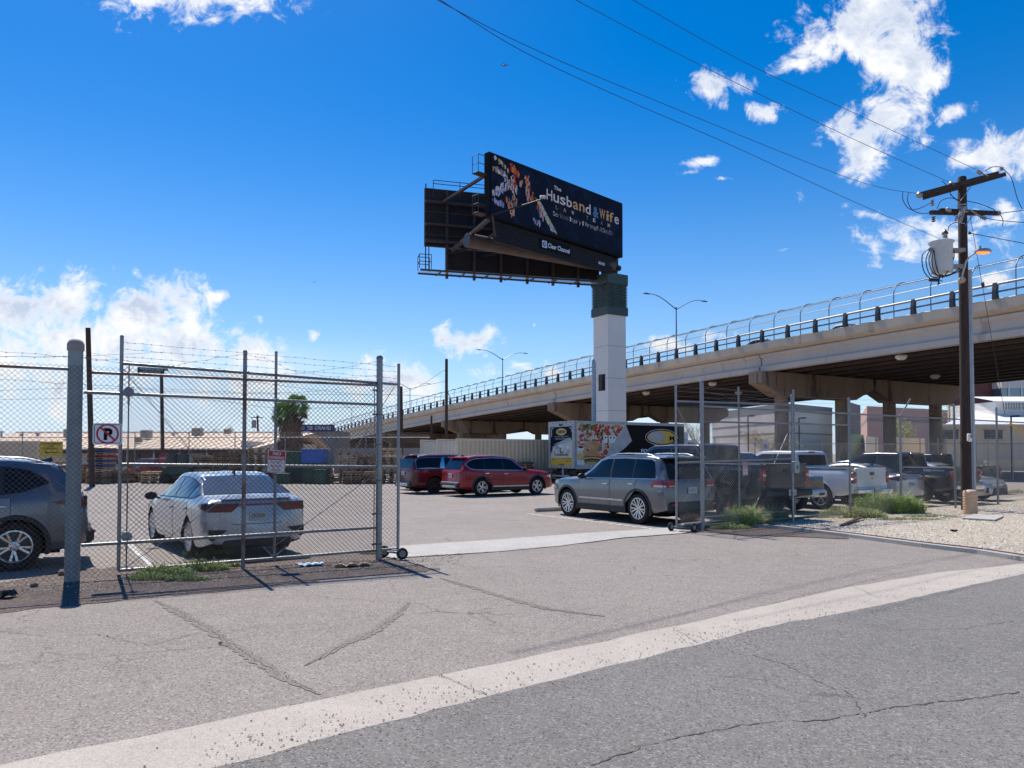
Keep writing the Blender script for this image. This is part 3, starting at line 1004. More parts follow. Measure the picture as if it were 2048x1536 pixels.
def noparking_words(name, label, fr, w_, h_):
    m = MB()
    plate(m, fr, [(0, 0), (w_, 0), (w_, h_), (0, h_)], .005, 0)
    fr_rect(m, fr, w_ * .04, w_ * .96, h_ * .57, h_ * .97, .002, 1)
    put_text(m, 'NO', fr, w_ * .27, h_ * .78, w_ * .46, h_ * .15, .004, 0, .03)
    put_text(m, 'PARKING', fr, w_ * .1, h_ * .61, w_ * .8, h_ * .13, .004, 0, .03)
    put_text(m, 'DO NOT', fr, w_ * .18, h_ * .42, w_ * .62, h_ * .1, .003, 1, .02)
    put_text(m, 'BLOCK', fr, w_ * .2, h_ * .25, w_ * .6, h_ * .11, .003, 1, .02)
    put_text(m, 'GATE', fr, w_ * .28, h_ * .09, w_ * .44, h_ * .1, .003, 1, .02)
    for a, b, c, d in ((.02, .98, .0, .012), (.02, .98, .04, .05), (.03, .045, .04, .57), (.955, .97, .04, .57)):
        fr_rect(m, fr, w_ * a, w_ * b, h_ * c + .002, h_ * d + .002, .0025, 1)
    return tag(m.build(name, ['sign_white', 'sign_red'], fix=False), label, 'sign')


ag = math.atan2(1.7, 3.8)
og = Vector((-5.72, 10.8, 0)); tS = tpx(og, ag, 533)
pS = og + Vector((math.cos(ag), math.sin(ag), 0)) * tS + Vector((math.sin(ag), -math.cos(ag), 0)) * .07
noparking_words('no_parking_sign', 'red and white NO PARKING DO NOT BLOCK GATE sign hung on the left rolling gate', sign_frame((pS.x, pS.y, A(533, 945, pS.y).z), ag, R(-3.5)), .27, .355)
ag2 = math.atan2(3, 3.82); og2 = Vector((3.73, 16.8, 0)); tS = tpx(og2, ag2, 1481)
pS = og2 + Vector((math.cos(ag2), math.sin(ag2), 0)) * tS + Vector((math.sin(ag2), -math.cos(ag2), 0)) * .07
noparking_words('no_parking_sign', 'faded red and white lettered sign hung on the right rolling gate', sign_frame((pS.x, pS.y, A(1481, 951, pS.y).z), ag2, R(1)), .19, .33)
# gate company tag
tS = tpx(og, ag, 273)
pS = og + Vector((math.cos(ag), math.sin(ag), 0)) * tS + Vector((math.sin(ag), -math.cos(ag), 0)) * .06
fr = sign_frame((pS.x, pS.y, A(273, 745, pS.y).z), ag, R(-1))
m = MB(); plate(m, fr, [(0, 0), (.36, 0), (.36, .083), (0, .083)], .004, 0)
put_text(m, 'AMERICAN', fr, .025, .046, .31, .026, .003, 1, .02)
put_text(m, '1-877-777-8138', fr, .05, .012, .26, .022, .003, 1, .0)
tag(m.build('gate_company_plate', ['sign_green', 'sign_white'], fix=False), 'small dark green AMERICAN plate at the top of the left rolling gate', 'sign')
# yellow sign on the far fence
x0 = A(78, 912, 48.3)
fr = sign_frame((x0.x, 48.3, x0.z), 0)
w_, h_ = A(125, 912, 48.3).x - x0.x, A(78, 883, 48.3).z - x0.z
m = MB(); plate(m, fr, [(0, 0), (w_, 0), (w_, h_), (0, h_)], .02, 0)
put_text(m, 'CUSTOMERS', fr, w_ * .07, h_ * .78, w_ * .86, h_ * .12, .004, 1, .02)
put_text(m, 'AND', fr, w_ * .36, h_ * .62, w_ * .28, h_ * .11, .004, 1, .02)
put_text(m, 'DRIVERS', fr, w_ * .2, h_ * .45, w_ * .6, h_ * .12, .004, 1, .02)
fr_poly(m, fr, [(w_ * .22, h_ * .24), (w_ * .34, h_ * .32), (w_ * .34, h_ * .265), (w_ * .86, h_ * .265), (w_ * .86, h_ * .215), (w_ * .34, h_ * .215), (w_ * .34, h_ * .16)], .004, 1)
tag(m.build('yellow_sign', ['sign_yellow', 'sign_black'], fix=False), 'yellow CUSTOMERS AND DRIVERS sign with an arrow on the far left fence', 'sign')


# ------------------------------------------------------------------ vehicles
def smooth_fn(pts, sig=.05, x0=None, x1=None):
    xs = np.array([p[0] for p in pts]); ys = np.array([p[1] for p in pts])
    g = np.arange(xs[0] - .5, xs[-1] + .5, .01)
    v = np.interp(g, xs, ys)
    if sig > 0:
        k = np.arange(-int(3 * sig / .01), int(3 * sig / .01) + 1)
        kk = np.exp(-.5 * (k * .01 / sig) ** 2); kk /= kk.sum()
        v = np.convolve(np.pad(v, len(k) // 2, mode='edge'), kk, 'valid')
    return lambda x: float(np.interp(x, g, v))


class Car:
    """x forward, origin on the ground under the rear axle; y to the left"""
    def __init__(s, ro, wb, fo, W, top, belt, zb=.22, roofw=.78, sig=.045, lean=.0, taper=.1, tr=.36, arch=.41, tw=.24, trk=None,
                 body='white', rim='alloy', spokes=5, split=True, hubdia=.66, plan=None, crown=.09):
        s.ro, s.wb, s.fo, s.W = ro, wb, fo, W
        s.top = smooth_fn(top, sig); s.belt = smooth_fn(belt, .05)
        s.zb = zb; s.roofw = roofw; s.lean = lean; s.tr = tr; s.arch = arch; s.tw = tw
        s.trk = trk or (W - tw / 2 - .03)
        s.body = body; s.rim = rim; s.spokes = spokes; s.split = split; s.hub = hubdia; s.crown = crown
        xa, xb = -ro, wb + fo
        s.xa, s.xb = xa, xb
        pl = plan or [(xa, W * .86), (xa + .06, W * .915), (xa + .25, W * .965), (xa + .8, W), (xb - 1.1, W), (xb - .5, W * .955), (xb - .2, W * .87), (xb, W * .72)]
        s.w = smooth_fn(pl, .03)

    def sect(s, x):
        w, T, zb = s.w(x), s.top(x), s.zbot(x)
        B = min(s.belt(x), T - .035)
        g = max(0, min(1, (T - B - .06) / .3))
        H = B - zb
        yr = w * (.9 * (1 - g) + s.roofw * g)
        zr = T - (.025 * (1 - g) + s.crown * g)
        wbt = w * .962
        P = [(0, zb), (w * .8, zb), (w * .93, zb + .03), (w * .975, zb + .13 * min(1, H / .5)), (w * .997, zb + .42 * H), (w, zb + .6 * H), (w * .99, zb + .82 * H),
             (w * .975, B - .02), (wbt, B + .004)]
        for t in (.35, .7):
            P.append((wbt + (yr - wbt) * t + .012 * g * w, B + (zr - B) * t))
        P += [(yr, zr), (yr * .965, T - (.012 * (1 - g) + (s.crown * .5) * g)), (yr * .88, T - (.006 * (1 - g) + s.crown * .22 * g)), (yr * .5, T - .012 * (1 if g > .3 else .4)), (0, T)]
        return P

    def zbot(s, x):
        z = s.zb
        if x < s.xa + .5: z += .1 * ((s.xa + .5 - x) / .5) ** 1.5
        if x > s.xb - .5: z += .06 * ((x - s.xb + .5) / .5) ** 1.5
        return z

    def sx(s, x, z):
        """ends lean with height"""
        if s.lean and x < s.xa + .6:
            k = max(0, 1 - (x - s.xa) / .6)
            return x + k * s.lean * max(0, z - .62)
        return x

    def Y(s, x, z):
        P = s.sect(x)[3:12]
        return float(np.interp(z, [p[1] for p in P], [p[0] for p in P]))

    def Z(s, x, y):
        P = s.sect(x)[11:][::-1]
        return float(np.interp(y, [p[0] for p in P], [p[1] for p in P]))

    def make_body(s, cut=None):
        xs = sorted(set([round(x, 3) for x in np.arange(s.xa, s.xb, .05)] + [s.xb] + [s.xa + d for d in (.012, .03, .08)] + [s.xb - d for d in (.012, .03, .08)]))
        # extra stations where the roofline is steep
        ex = []
        for a, b in zip(xs[:-1], xs[1:]):
            if abs(s.top(b) - s.top(a)) > .05: ex += [a + (b - a) * t for t in (.33, .66)]
        xs = sorted(xs + ex)
        m = MB(); P = []
        for x in xs:
            e = min(x - s.xa, s.xb - x)
            sh = 1 - .07 * max(0, 1 - e / .05) ** 2
            q = s.sect(x)
            zc = (q[0][1] + q[-1][1]) / 2
            q = [(y * sh, zc + (z - zc) * (sh * .5 + .5)) for y, z in q]
            ring_ = [(s.sx(x, z), y, z) for y, z in q] + [(s.sx(x, z), -y, z) for y, z in q[::-1][1:-1]]
            P.append(ring_)
        n = len(P[0])
        vs = [p for r_ in P for p in r_]
        fs = []
        for i in range(len(P) - 1):
            for j in range(n):
                k = (j + 1) % n
                fs.append((i * n + j, i * n + k, (i + 1) * n + k, (i + 1) * n + j))
        fs.append(tuple(range(n))); fs.append(tuple(range((len(P) - 1) * n, len(P) * n))[::-1])
        m.add(vs, fs)
        ob = m.build('body', [s.body, 'well'])
        c = MB()
        for x in (0, s.wb):
            for sg in (-1, 1):
                c.lathe([(0, 0), (s.arch, 0), (s.arch, .7), (0, .7)], (x, sg * (s.W - .32) if sg > 0 else -(s.W - .32) - .7, s.tr), 'Y', 40)
        if cut:
            for b in cut: c.bb(*b)
        co = c.build('cut', 'well')
        md = ob.modifiers.new('b', 'BOOLEAN'); md.operation = 'DIFFERENCE'; md.solver = 'EXACT'; md.object = co
        try: md.material_mode = 'TRANSFER'
        except Exception: pass
        dg = bpy.context.evaluated_depsgraph_get()
        me = bpy.data.meshes.new_from_object(ob.evaluated_get(dg))
        ob.modifiers.clear()
        old = ob.data; ob.data = me
        bpy.data.objects.remove(co)
        if len(me.materials) < 2:
            me.materials.append(MATS['well'])
        wi = [i for i, mm in enumerate(me.materials) if mm and mm.name == 'well'][0]
        for p in me.polygons:
            cx, cy, cz = p.center
            for x in (0, s.wb):
                if abs(math.hypot(cx - x, cz - s.tr) - s.arch) < .03 and abs(p.normal.y) < .5 and abs(cy) > s.W - .4: p.material_index = wi
                elif math.hypot(cx - x, cz - s.tr) < s.arch and abs(abs(cy) - (s.W - .32)) < .01: p.material_index = wi
            if p.normal.z < -.8 and cz < s.zb + .12: p.material_index = wi
        me.shade_smooth(); me.set_sharp_from_angle(angle=R(38))
        return ob

    def side(s, m, low, up, x0, x1, off, n=14, rows=4, mi=0, sides=(1, -1)):
        fl_ = lambda pts, x: float(np.interp(x, [p[0] for p in pts], [p[1] for p in pts]))
        xs = list(np.linspace(x0, x1, n))
        xs = sorted(set(xs + [p[0] for p in low + up if x0 < p[0] < x1]))
        for sg in sides:
            P = []
            for x in xs:
                a, b = fl_(low, x), fl_(up, x)
                if b < a: b = a
                r_ = []
                for k in range(rows + 1):
                    z = a + (b - a) * k / rows
                    r_.append((s.sx(x, z), sg * (s.Y(x, z) + off), z + off * .15))
                P.append(r_)
            if sg < 0 and len(sides) == 2:
                if m.other is None: m.other = MB()
                m.other.grid(P, mi, flip=True)
            else:
                m.grid(P, mi, flip=(sg < 0))
        return m

    def topp(s, m, x0, x1, f0, f1, off, nx=8, ny=10, mi=0, fwd=1, inset=None):
        P = []
        for i in range(nx + 1):
            x = x0 + (x1 - x0) * i / nx
            yr = s.sect(x)[11][0]
            r_ = []
            for j in range(ny + 1):
                f = f0 + (f1 - f0) * j / ny
                y = f * yr
                z = s.Z(x, abs(y))
                r_.append((s.sx(x, z) + fwd * off * .7, y, z + off * .8))
            P.append(r_)
        return m.grid(P, mi, flip=(fwd < 0))

    def wheel(s, root, meshes=None):
        T = MB(); r, t = s.tr, s.tw / 2; rr = s.hub / 2 * .98
        prof = [(rr - .01, -t * .86), (rr + .02, -t * .96), (r * .9, -t), (r * .975, -t * .84), (r, -t * .55), (r, t * .55), (r * .975, t * .84), (r * .9, t), (rr + .02, t * .96), (rr - .01, t * .86)]
        T.lathe(prof, axis='Y', n=40)
        # tread grooves
        for yy_ in (-t * .3, 0, t * .3):
            T.lathe([(r + .0015, yy_ - .004), (r + .0015, yy_ + .004)], axis='Y', n=40)
        M_ = MB()
        o_ = t * .80
        M_.lathe([(rr + .004, o_ + .012), (rr - .016, o_ + .014), (rr - .028, o_ - .02), (rr - .035, -t * .8)], axis='Y', n=40)
        M_.lathe([(0, o_ - .055), (rr * .98, o_ - .075)], axis='Y', n=30, mi=1)
        M_.lathe([(0, o_ + .004), (.03, o_ + .003), (.036, o_ - .006), (.072, o_ - .012), (.08, o_ - .06)], axis='Y', n=20)
        ns = s.spokes
        for i in range(ns):
            a0 = 2 * math.pi * i / ns + .3
            for da in ((-.16, .16) if s.split else (0,)):
                if s.split:
                    a1, a2 = a0 + da * .55, a0 + da * 1.25; wa, wbn = .016, .022
                else:
                    a1, a2 = a0, a0; wa, wbn = .03, .05
                p0 = Vector((math.cos(a1) * .06, 0, math.sin(a1) * .06)); p1 = Vector((math.cos(a2) * (rr - .015), 0, math.sin(a2) * (rr - .015)))
                d = (p1 - p0).normalized(); nn = Vector((-d.z, 0, d.x))
                vs = []
                for p, ww, y in ((p0, wa, o_ - .012), (p1, wbn, o_ + .004)):
                    for q, yo in ((-ww, -.03), (-ww * .8, 0), (ww * .8, 0), (ww, -.03)):
                        v = p + nn * q; vs.append((v.x, y + yo, v.z))
                M_.add(vs, [(0, 1, 5, 4), (1, 2, 6, 5), (2, 3, 7, 6), (4, 5, 6, 7)])
        for i in range(5):
            a = 2 * math.pi * i / 5
            M_.rod((math.cos(a) * .052, o_ - .012, math.sin(a) * .052), (math.cos(a) * .052, o_ + .002, math.sin(a) * .052), .008, n=6, mi=1)
        # brake disc
        M_.lathe([(.04, o_ - .07), (rr * .7, o_ - .07)], axis='Y', n=24)
        tyre = T.build('wheel', 'rubber', root, smooth=35)
        rim = M_.build('rim', [s.rim, 'alloy_dark'], tyre, smooth=30, fix=False)
        first = True
        for x in (0, s.wb):
            for sg in (1, -1):
                if first:
                    a = tyre; first = False
                else:
                    a = copy_tree(tyre, root)
                a.location = (x, sg * s.trk, s.tr)
                a.rotation_euler = (0, random.uniform(0, 6), 0) if sg > 0 else (0, random.uniform(0, 6), math.pi)
                a.rotation_mode = 'ZYX'

    def arch_trim(s, root, mt='plastic', wd=.055, a0=-20, a1=200, proud=.012):
        for x in (0, s.wb):
            for sg in (1, -1):
                m = MB(); P = []
                for i in range(25):
                    a = R(a0 + (a1 - a0) * i / 24)
                    r_ = []
                    for rad, of in ((s.arch - .012, -.02), (s.arch - .012, proud), (s.arch + wd * .6, proud), (s.arch + wd, .0)):
                        X_, Z_ = x + rad * math.cos(a), s.tr + rad * math.sin(a)
                        Z2 = max(Z_, s.zb - .03)
                        yb = s.Y(X_, max(Z2, s.zb + .05))
                        r_.append((X_, sg * (yb + of), Z2))
                    P.append(r_)
                m.grid(P, flip=sg > 0)
                m.build('wheel_arch', mt, root, smooth=50)

    def rocker(s, root, mt='plastic', z0=None, z1=None, off=.015):
        for sg in (1, -1):
            m = MB()
            z0_ = (z0 if z0 is not None else s.zb - .02); z1_ = z1 or s.zb + .12
            s.side(m, [(-9, s.zb + .005), (9, s.zb + .005)], [(-9, z1_), (9, z1_)], s.arch + .02, s.wb - s.arch - .02, off, n=10, rows=2, sides=(sg,))
            m.bb(s.arch + .02, s.wb - s.arch - .02, sg * (s.W * .9), sg * (s.W * .965), z0_, s.zb + .04)
            m.build('rocker_panel', mt, root, smooth=50)

    def door(s, root, x0, x1, z0, low_trim=None, sides=(1, -1), handle=True, hm='chrome', name='door', zt=None, curve=0.0, hx=None):
        """a door leaf: paint patch framed by a dark gap"""
        for sg in sides:
            zt_ = lambda x: (zt if zt else s.belt(x) - .02)
            m = MB(); g = .008
            lo = [(x0, z0), (x0 + .12, z0 - 0), (x1, z0)] if not curve else [(x0, z0 + curve), (x0 + .3, z0 + curve * .35), (x0 + .5, z0), (x1, z0)]
            up = [(x, zt_(x)) for x in np.linspace(x0, x1, 6)]
            up = [(float(a), float(b)) for a, b in up]
            s.side(m, lo, up, x0, x1, .0012, n=12, rows=6, mi=1, sides=(sg,))
            lo2 = [(x + (g if i == 0 else (-g if i == len(lo) - 1 else 0)), z + g) for i, (x, z) in enumerate(lo)]
            s.side(m, lo2, up, x0 + g, x1 - g, .004, n=12, rows=6, mi=0, sides=(sg,))
            d = m.build(name, [s.body, 'seam'], root, smooth=50, fix=False)
            if handle:
                hx_ = hx if hx is not None else x0 + .16
                z = s.belt(hx_) - .13
                y = s.Y(hx_, z)
                h = MB(); h.cbox((hx_, sg * (y + .03), z), (.2, .022, .035), .008); h.box((hx_ - .07, sg * (y + .012), z), (.03, .03, .025)); h.box((hx_ + .07, sg * (y + .012), z), (.03, .03, .025))
                h.build('handle', hm, d, smooth=30)

    def rear_blk(s, root, name, y0, y1, z0, z1, mt, dx=.03, bev=.012, both=True, xo=0.0, taper=1.0):
        for sg in ((1, -1) if both else (1,)):
            m = MB()
            yc = (y0 + y1) / 2 * sg; zc = (z0 + z1) / 2
            x = s.sx(s.xa, zc) + xo
            m.cbox((x, yc, zc), (dx * 2, abs(y1 - y0), z1 - z0), bev)
            m.build(name, mt, root, smooth=30)

    def mirror(s, root, x, mt='plastic', zoff=.08, cap=None, size=1.0):
        for sg in (1, -1):
            m = MB(); z = s.belt(x) + zoff; y = s.Y(x, s.belt(x)) + .02
            m.lathe([(0, -.09), (.05, -.085), (.085, -.04), (.092, .02), (.085, .05), (.07, .052), (0, .05)], (0, 0, 0), 'X', 16)
            for i, v in enumerate(m.v):
                m.v[i] = (-v[0] * .9 * size + x + .02, sg * (y + .13 * size) + v[1] * 1.25 * size, z + v[2] * .85 * size)
            m.rod((x + .02, sg * (y - .03), z - .05), (x + .02, sg * (y + .1 * size), z - .01), .022, .016, 8)
            m.build('mirror', mt, root, smooth=40)

    def rails(s, root, x0, x1, mt='silver_trim', h=.035):
        for sg in (1, -1):
            m = MB(); P = []
            for i in range(15):
                x = x0 + (x1 - x0) * i / 14
                y = s.sect(x)[11][0] * .9
                e = min(1, min(i, 14 - i) / 2)
                P.append((x, sg * y, s.Z(x, y) + .005 + h * e))
            m.tube(P, .014, 8)
            m.build('roof_rail', mt, root, smooth=50)


def place(root, q=None, r=None, p=None, heading=None):
    pt = S(q, r) if p is None else Vector(p)
    root.location = (pt.x, pt.y, .0)
    root.rotation_euler = (0, 0, heading)


HA = math.atan2(.84, -.54)          # nose away from the street
HT = math.atan2(-.84, .54)          # nose towards the street
HR = math.atan2(.54, .84)           # across the lot, nose right
HL = math.atan2(-.54, -.84)         # across the lot, nose left

paint('p_grey', (.125, .135, .15), .5, .3)
paint('p_slate', (.125, .14, .17), .5, .3)
paint('p_white', (.70, .70, .70), 0, .3)
paint('p_silver', (.42, .43, .45), .5, .32)
paint('p_pearl', (.5, .53, .57), .45, .28, dust=.04)
paint('p_red', (.27, .001, .008), .0, .3, coat=.35, dust=.02)
paint('p_maroon', (.085, .001, .007), .0, .3, coat=.35, dust=.02)
paint('p_navy', (.008, .011, .019), .2, .3, coat=.5, dust=.04)
paint('p_black', (.006, .006, .009), .1, .25, coat=.6, dust=.03)


def license_plate(s, root, z, y=0, mt='plate', xo=-.03, txt='BXK7L2'):
    m = MB(); x = s.sx(s.xa, z) + xo
    m.cbox((x, y, z), (.012, .3, .155), .004)
    fr = (Vector((x - .0065, y + .15, z - .0775)), Vector((0, -1, 0)), Vector((0, 0, 1)), Vector((-1, 0, 0)))
    m2 = MB(); m2.v, m2.f, m2.m = m.v, m.f, [0] * len(m.f)
    put_text(m2, txt, fr, .04, .045, .22, .06, .002, 1, .01)
    m2.build('license_plate', [mt, 'sign_blue'], root, fix=False)


def suv(name, label, body, place_kw, dims='jeep', group=None):
    root = thing(name, label, 'car', group=group)
    if dims == 'jeep':
        s = Car(.97, 2.915, .94, .97,
                [(-.97, .98), (-.955, 1.1), (-.76, 1.5), (-.66, 1.66), (-.6, 1.70), (-.2, 1.74), (.6, 1.755), (1.35, 1.73), (1.62, 1.66), (2.32, 1.2), (2.46, 1.15), (3.0, 1.11), (3.55, 1.04), (3.74, .96), (3.82, .8), (3.855, .6)],
                [(-1, 1.14), (0, 1.13), (1.2, 1.10), (2.2, 1.07), (3.9, 1.0)], zb=.27, roofw=.79, lean=.07, tr=.385, arch=.45, tw=.26, hubdia=.55,
                body=body, spokes=7, split=True)
    elif dims == 'santa':
        s = Car(1.02, 2.765, .95, .95,
                [(-1.02, .95), (-1.0, 1.08), (-.82, 1.42), (-.68, 1.6), (-.55, 1.655), (-.1, 1.69), (.6, 1.70), (1.3, 1.665), (1.6, 1.6), (2.3, 1.14), (2.45, 1.1), (3.0, 1.05), (3.45, .96), (3.62, .86), (3.7, .6)],
                [(-1.1, 1.13), (0, 1.09), (1.2, 1.05), (2.2, 1.03), (3.8, .9)], zb=.25, roofw=.78, lean=.1, tr=.37, arch=.43, tw=.24, hubdia=.5, body=body, spokes=5, split=True)
    elif dims == 'rogue':
        s = Car(.98, 2.705, .95, .92,
                [(-.98, .98), (-.955, 1.15), (-.78, 1.4), (-.62, 1.575), (-.5, 1.63), (0, 1.68), (.6, 1.70), (1.2, 1.67), (1.5, 1.6), (2.2, 1.15), (2.4, 1.1), (3.0, 1.04), (3.4, .93), (3.6, .8), (3.66, .6)],
                [(-1.1, 1.2), (-.3, 1.14), (.5, 1.07), (2.2, 1.02), (3.8, .9)], zb=.25, roofw=.77, lean=.12, tr=.362, arch=.42, tw=.23, hubdia=.49, body=body, spokes=5, split=True)
    W = s.W
    b = s.make_body(); b.parent = root
    s.wheel(root)
    # windows: dark daylight opening plus separate panes
    if dims == 'jeep':
        low = [(-.62, 1.15), (2.2, 1.115)]
        up = [(-.66, 1.2), (-.5, 1.57), (-.36, 1.62), (.6, 1.645), (1.3, 1.63), (1.55, 1.57), (2.0, 1.27), (2.2, 1.13)]
        m = MB(); s.side(m, [(a, z - .018) for a, z in low], [(a, z + .018) for a, z in up], -.68, 2.26, .004, n=30); m.build('window_trim', 'silver_trim', root, smooth=50, fix=False)
        m = MB(); s.side(m, low, up, -.65, 2.22, .008, n=30); m.build('window_pillar', 'plastic', root, smooth=50, fix=False)
        panes = [(-.6, .16), (.2, 1.0), (1.08, 2.14)]
        rg = (-.93, -.67)
    elif dims == 'santa':
        low = [(-.75, 1.3), (-.55, 1.16), (-.3, 1.12), (2.1, 1.07)]
        up = [(-.75, 1.34), (-.6, 1.45), (-.3, 1.54), (.5, 1.585), (1.2, 1.565), (1.5, 1.5), (2.1, 1.09)]
        m = MB(); s.side(m, [(a, z - .03) for a, z in low], [(a, z + .03) for a, z in up], -.78, 2.18, .004, n=34); m.build('window_trim', 'silver_trim', root, smooth=50, fix=False)
        m = MB(); s.side(m, low, up, -.74, 2.12, .008, n=34); m.build('window_pillar', 'plastic', root, smooth=50, fix=False)
        panes = [(-.7, .1), (.15, 1.0), (1.06, 2.06)]
        rg = (-.97, -.72)
    else:
        low = [(-.45, 1.3), (-.1, 1.17), (.3, 1.12), (2.0, 1.06)]
        up = [(-.45, 1.32), (-.2, 1.5), (.1, 1.56), (.6, 1.58), (1.1, 1.56), (1.45, 1.47), (2.0, 1.08)]
        m = MB(); s.side(m, [(a, z - .03) for a, z in low], [(a, z + .03) for a, z in up], -.5, 2.06, .004, n=34); m.build('window_trim', 'p_slate', root, smooth=50, fix=False)
        m = MB(); s.side(m, low, up, -.44, 2.02, .008, n=34); m.build('window_pillar', 'plastic', root, smooth=50, fix=False)
        panes = [(-.42, .14), (.2, .92), (.98, 1.98)]
        rg = (-.92, -.64)
    for a, c in panes:
        m = MB(); s.side(m, [(p, z + .012) for p, z in low], [(p, z - .012) for p, z in up], a, c, .0115, n=14)
        m.build('window', 'glass', root, smooth=50, fix=False)
    m = MB(); s.topp(m, rg[0], rg[1], -.9, .9, -.0, fwd=-1); 
    for i, v in enumerate(m.v): m.v[i] = (v[0] - .012, v[1], v[2] + .008)
    m.build('rear_window', 'glass', root, smooth=50, fix=False)
    xf = {'jeep': (1.66, 2.34), 'santa': (1.62, 2.3), 'rogue': (1.54, 2.2)}[dims]
    m = MB(); s.topp(m, xf[0], xf[1], -.93, .93, .008, fwd=1); m.build('windshield', 'glass', root, smooth=50, fix=False)
    # spoiler lip
    m = MB(); xs_ = {'jeep': -.72, 'santa': -.72, 'rogue': -.72}[dims]; zt = s.top(xs_ + .15)
    ysp = s.sect(xs_ + .15)[11][0]
    m.cbox((xs_ + .05, 0, zt - .035), (.26, ysp * 1.86, .045), .018)
    m.build('spoiler', body, root, smooth=30)
    bt = s.belt(0)
    dz = s.zb + .14
    s.door(root, .98 if dims != 'jeep' else 1.04, s.wb - s.arch - .14, dz)
    s.door(root, .05, .96 if dims != 'jeep' else 1.02, dz, curve=.42)
    s.arch_trim(root, 'plastic', .06)
    s.rocker(root)
    s.mirror(root, xf[1] - .28, 'plastic')
    s.rails(root, -.35, 1.25)
    # lights
    if dims == 'jeep':
        for sg in (1, -1):
            m = MB(); s.side(m, [(-9, .93), (9, .93)], [(-.97, 1.1), (-.6, 1.1), (-.52, 1.04)], -.955, -.52, .012, n=8, sides=(sg,)); m.build('taillight', 'tail', root, smooth=40)
            m = MB(); s.side(m, [(-9, .94), (9, .94)], [(-9, .99), (9, .99)], -.95, -.62, .016, n=5, rows=1, sides=(sg,)); m.build('reversing_light', 'tail_clear', root, smooth=40)
        s.rear_blk(root, 'taillight', W * .52, W * .84, .93, 1.1, 'tail', .02)
        s.rear_blk(root, 'taillight_lens', W * .54, W * .8, .945, .99, 'tail_clear', .024)
        m = MB(); s.side(m, [(-9, .545), (9, .545)], [(-9, .59), (9, .59)], .5, 2.3, .022, n=12, rows=2); m.build('side_moulding', 'silver_trim', root, smooth=40)
        lp = .86
    elif dims == 'santa':
        for sg in (1, -1):
            m = MB(); s.side(m, [(-9, .95), (-.6, .98)], [(-.97, 1.06), (-.6, 1.0)], -.98, -.6, .014, n=8, sides=(sg,)); m.build('taillight', 'tail', root, smooth=40)
        s.rear_blk(root, 'taillight', W * .4, W * .84, .95, 1.05, 'tail', .02)
        m = MB(); s.side(m, [(-9, .38), (9, .38)], [(-9, .43), (9, .43)], .5, 2.3, .026, n=12, rows=2); m.build('side_moulding', 'skid', root, smooth=40)
        lp = .86
        m = MB(); m.cbox((s.xa - .03, 0, .42), (.12, 1.2, .12), .03); m.build('skid_plate', 'skid', root, smooth=30)
        m = MB(); m.cbox((s.xa + .0, 0, .58), (.1, 1.5, .03), .01); m.build('bumper_strip', 'silver_trim', root, smooth=30)
    else:
        for sg in (1, -1):
            m = MB(); s.side(m, [(-.98, .9), (-.5, 1.0)], [(-.98, 1.12), (-.5, 1.01)], -.965, -.5, .012, n=8, sides=(sg,)); m.build('taillight', 'tail_dark', root, smooth=40)
            m = MB(); s.side(m, [(-.98, 1.0), (-.5, 1.0)], [(-.98, 1.04), (-.5, 1.01)], -.965, -.55, .018, n=8, rows=1, sides=(sg,)); m.build('brake_light', 'tail', root, smooth=40)
        s.rear_blk(root, 'taillight', W * .45, W * .84, .92, 1.1, 'tail_dark', .02)
        lp = .85
    m = MB(); m.cbox((s.xa + .03, 0, .46), (.22, W * 1.66, .26), .06); m.build('rear_bumper', 'plastic', root, smooth=30)
    m = MB(); m.cbox((s.xb - .08, 0, .42), (.26, W * 1.45, .26), .08); m.build('front_bumper', 'plastic', root, smooth=30)
    m = MB(); m.cbox((s.xb - .03, 0, .74), (.1, W * .8, .2), .03); m.build('grille', 'chrome', root, smooth=30)
    for sg in (1, -1):
        m = MB(); s.side(m, [(s.xb - .5, .78), (s.xb - .08, .7)], [(s.xb - .5, .82), (s.xb - .08, .86)], s.xb - .42, s.xb - .06, .012, n=8, sides=(sg,)); m.build('headlight', 'headlight', root, smooth=40)
    s.rear_blk(root, 'bumper_reflector', W * .6, W * .78, .5, .55, 'tail', .1)
    license_plate(s, root, lp, txt='4RA9WTX')
    # antenna fin
    m = MB(); m.prism([(-.5, s.top(-.5)), (-.32, s.top(-.32)), (-.47, s.top(-.47) + .07)], -.012, .012); m.build('antenna', 'plastic', root)
    # underbody
    m = MB(); m.bb(-.6, s.wb + .5, -W * .62, W * .62, .2, s.zb + .06); m.rod((0, -W * .8, s.tr), (0, W * .8, s.tr), .05); m.build('underbody', 'well', root)
    place(root, **place_kw)
    return root, s


# grey SUV parked to the right of the gate opening
rt, _ = suv('suv', 'silver grey SUV parked just right of the gate opening, its rear behind the gate', 'p_grey', dict(q=13.65, r=13.96, heading=HA), 'jeep')
rt, _ = suv('suv', 'bright red SUV with silver roof rails in the middle of the lot', 'p_red', dict(p=(-1.72, 31.45), heading=HR), 'santa')
rt, _ = suv('suv', 'dark blue grey SUV cut off by the left edge, behind the fence', 'p_slate', dict(p=(-7.95, 11.88), heading=HL), 'rogue')


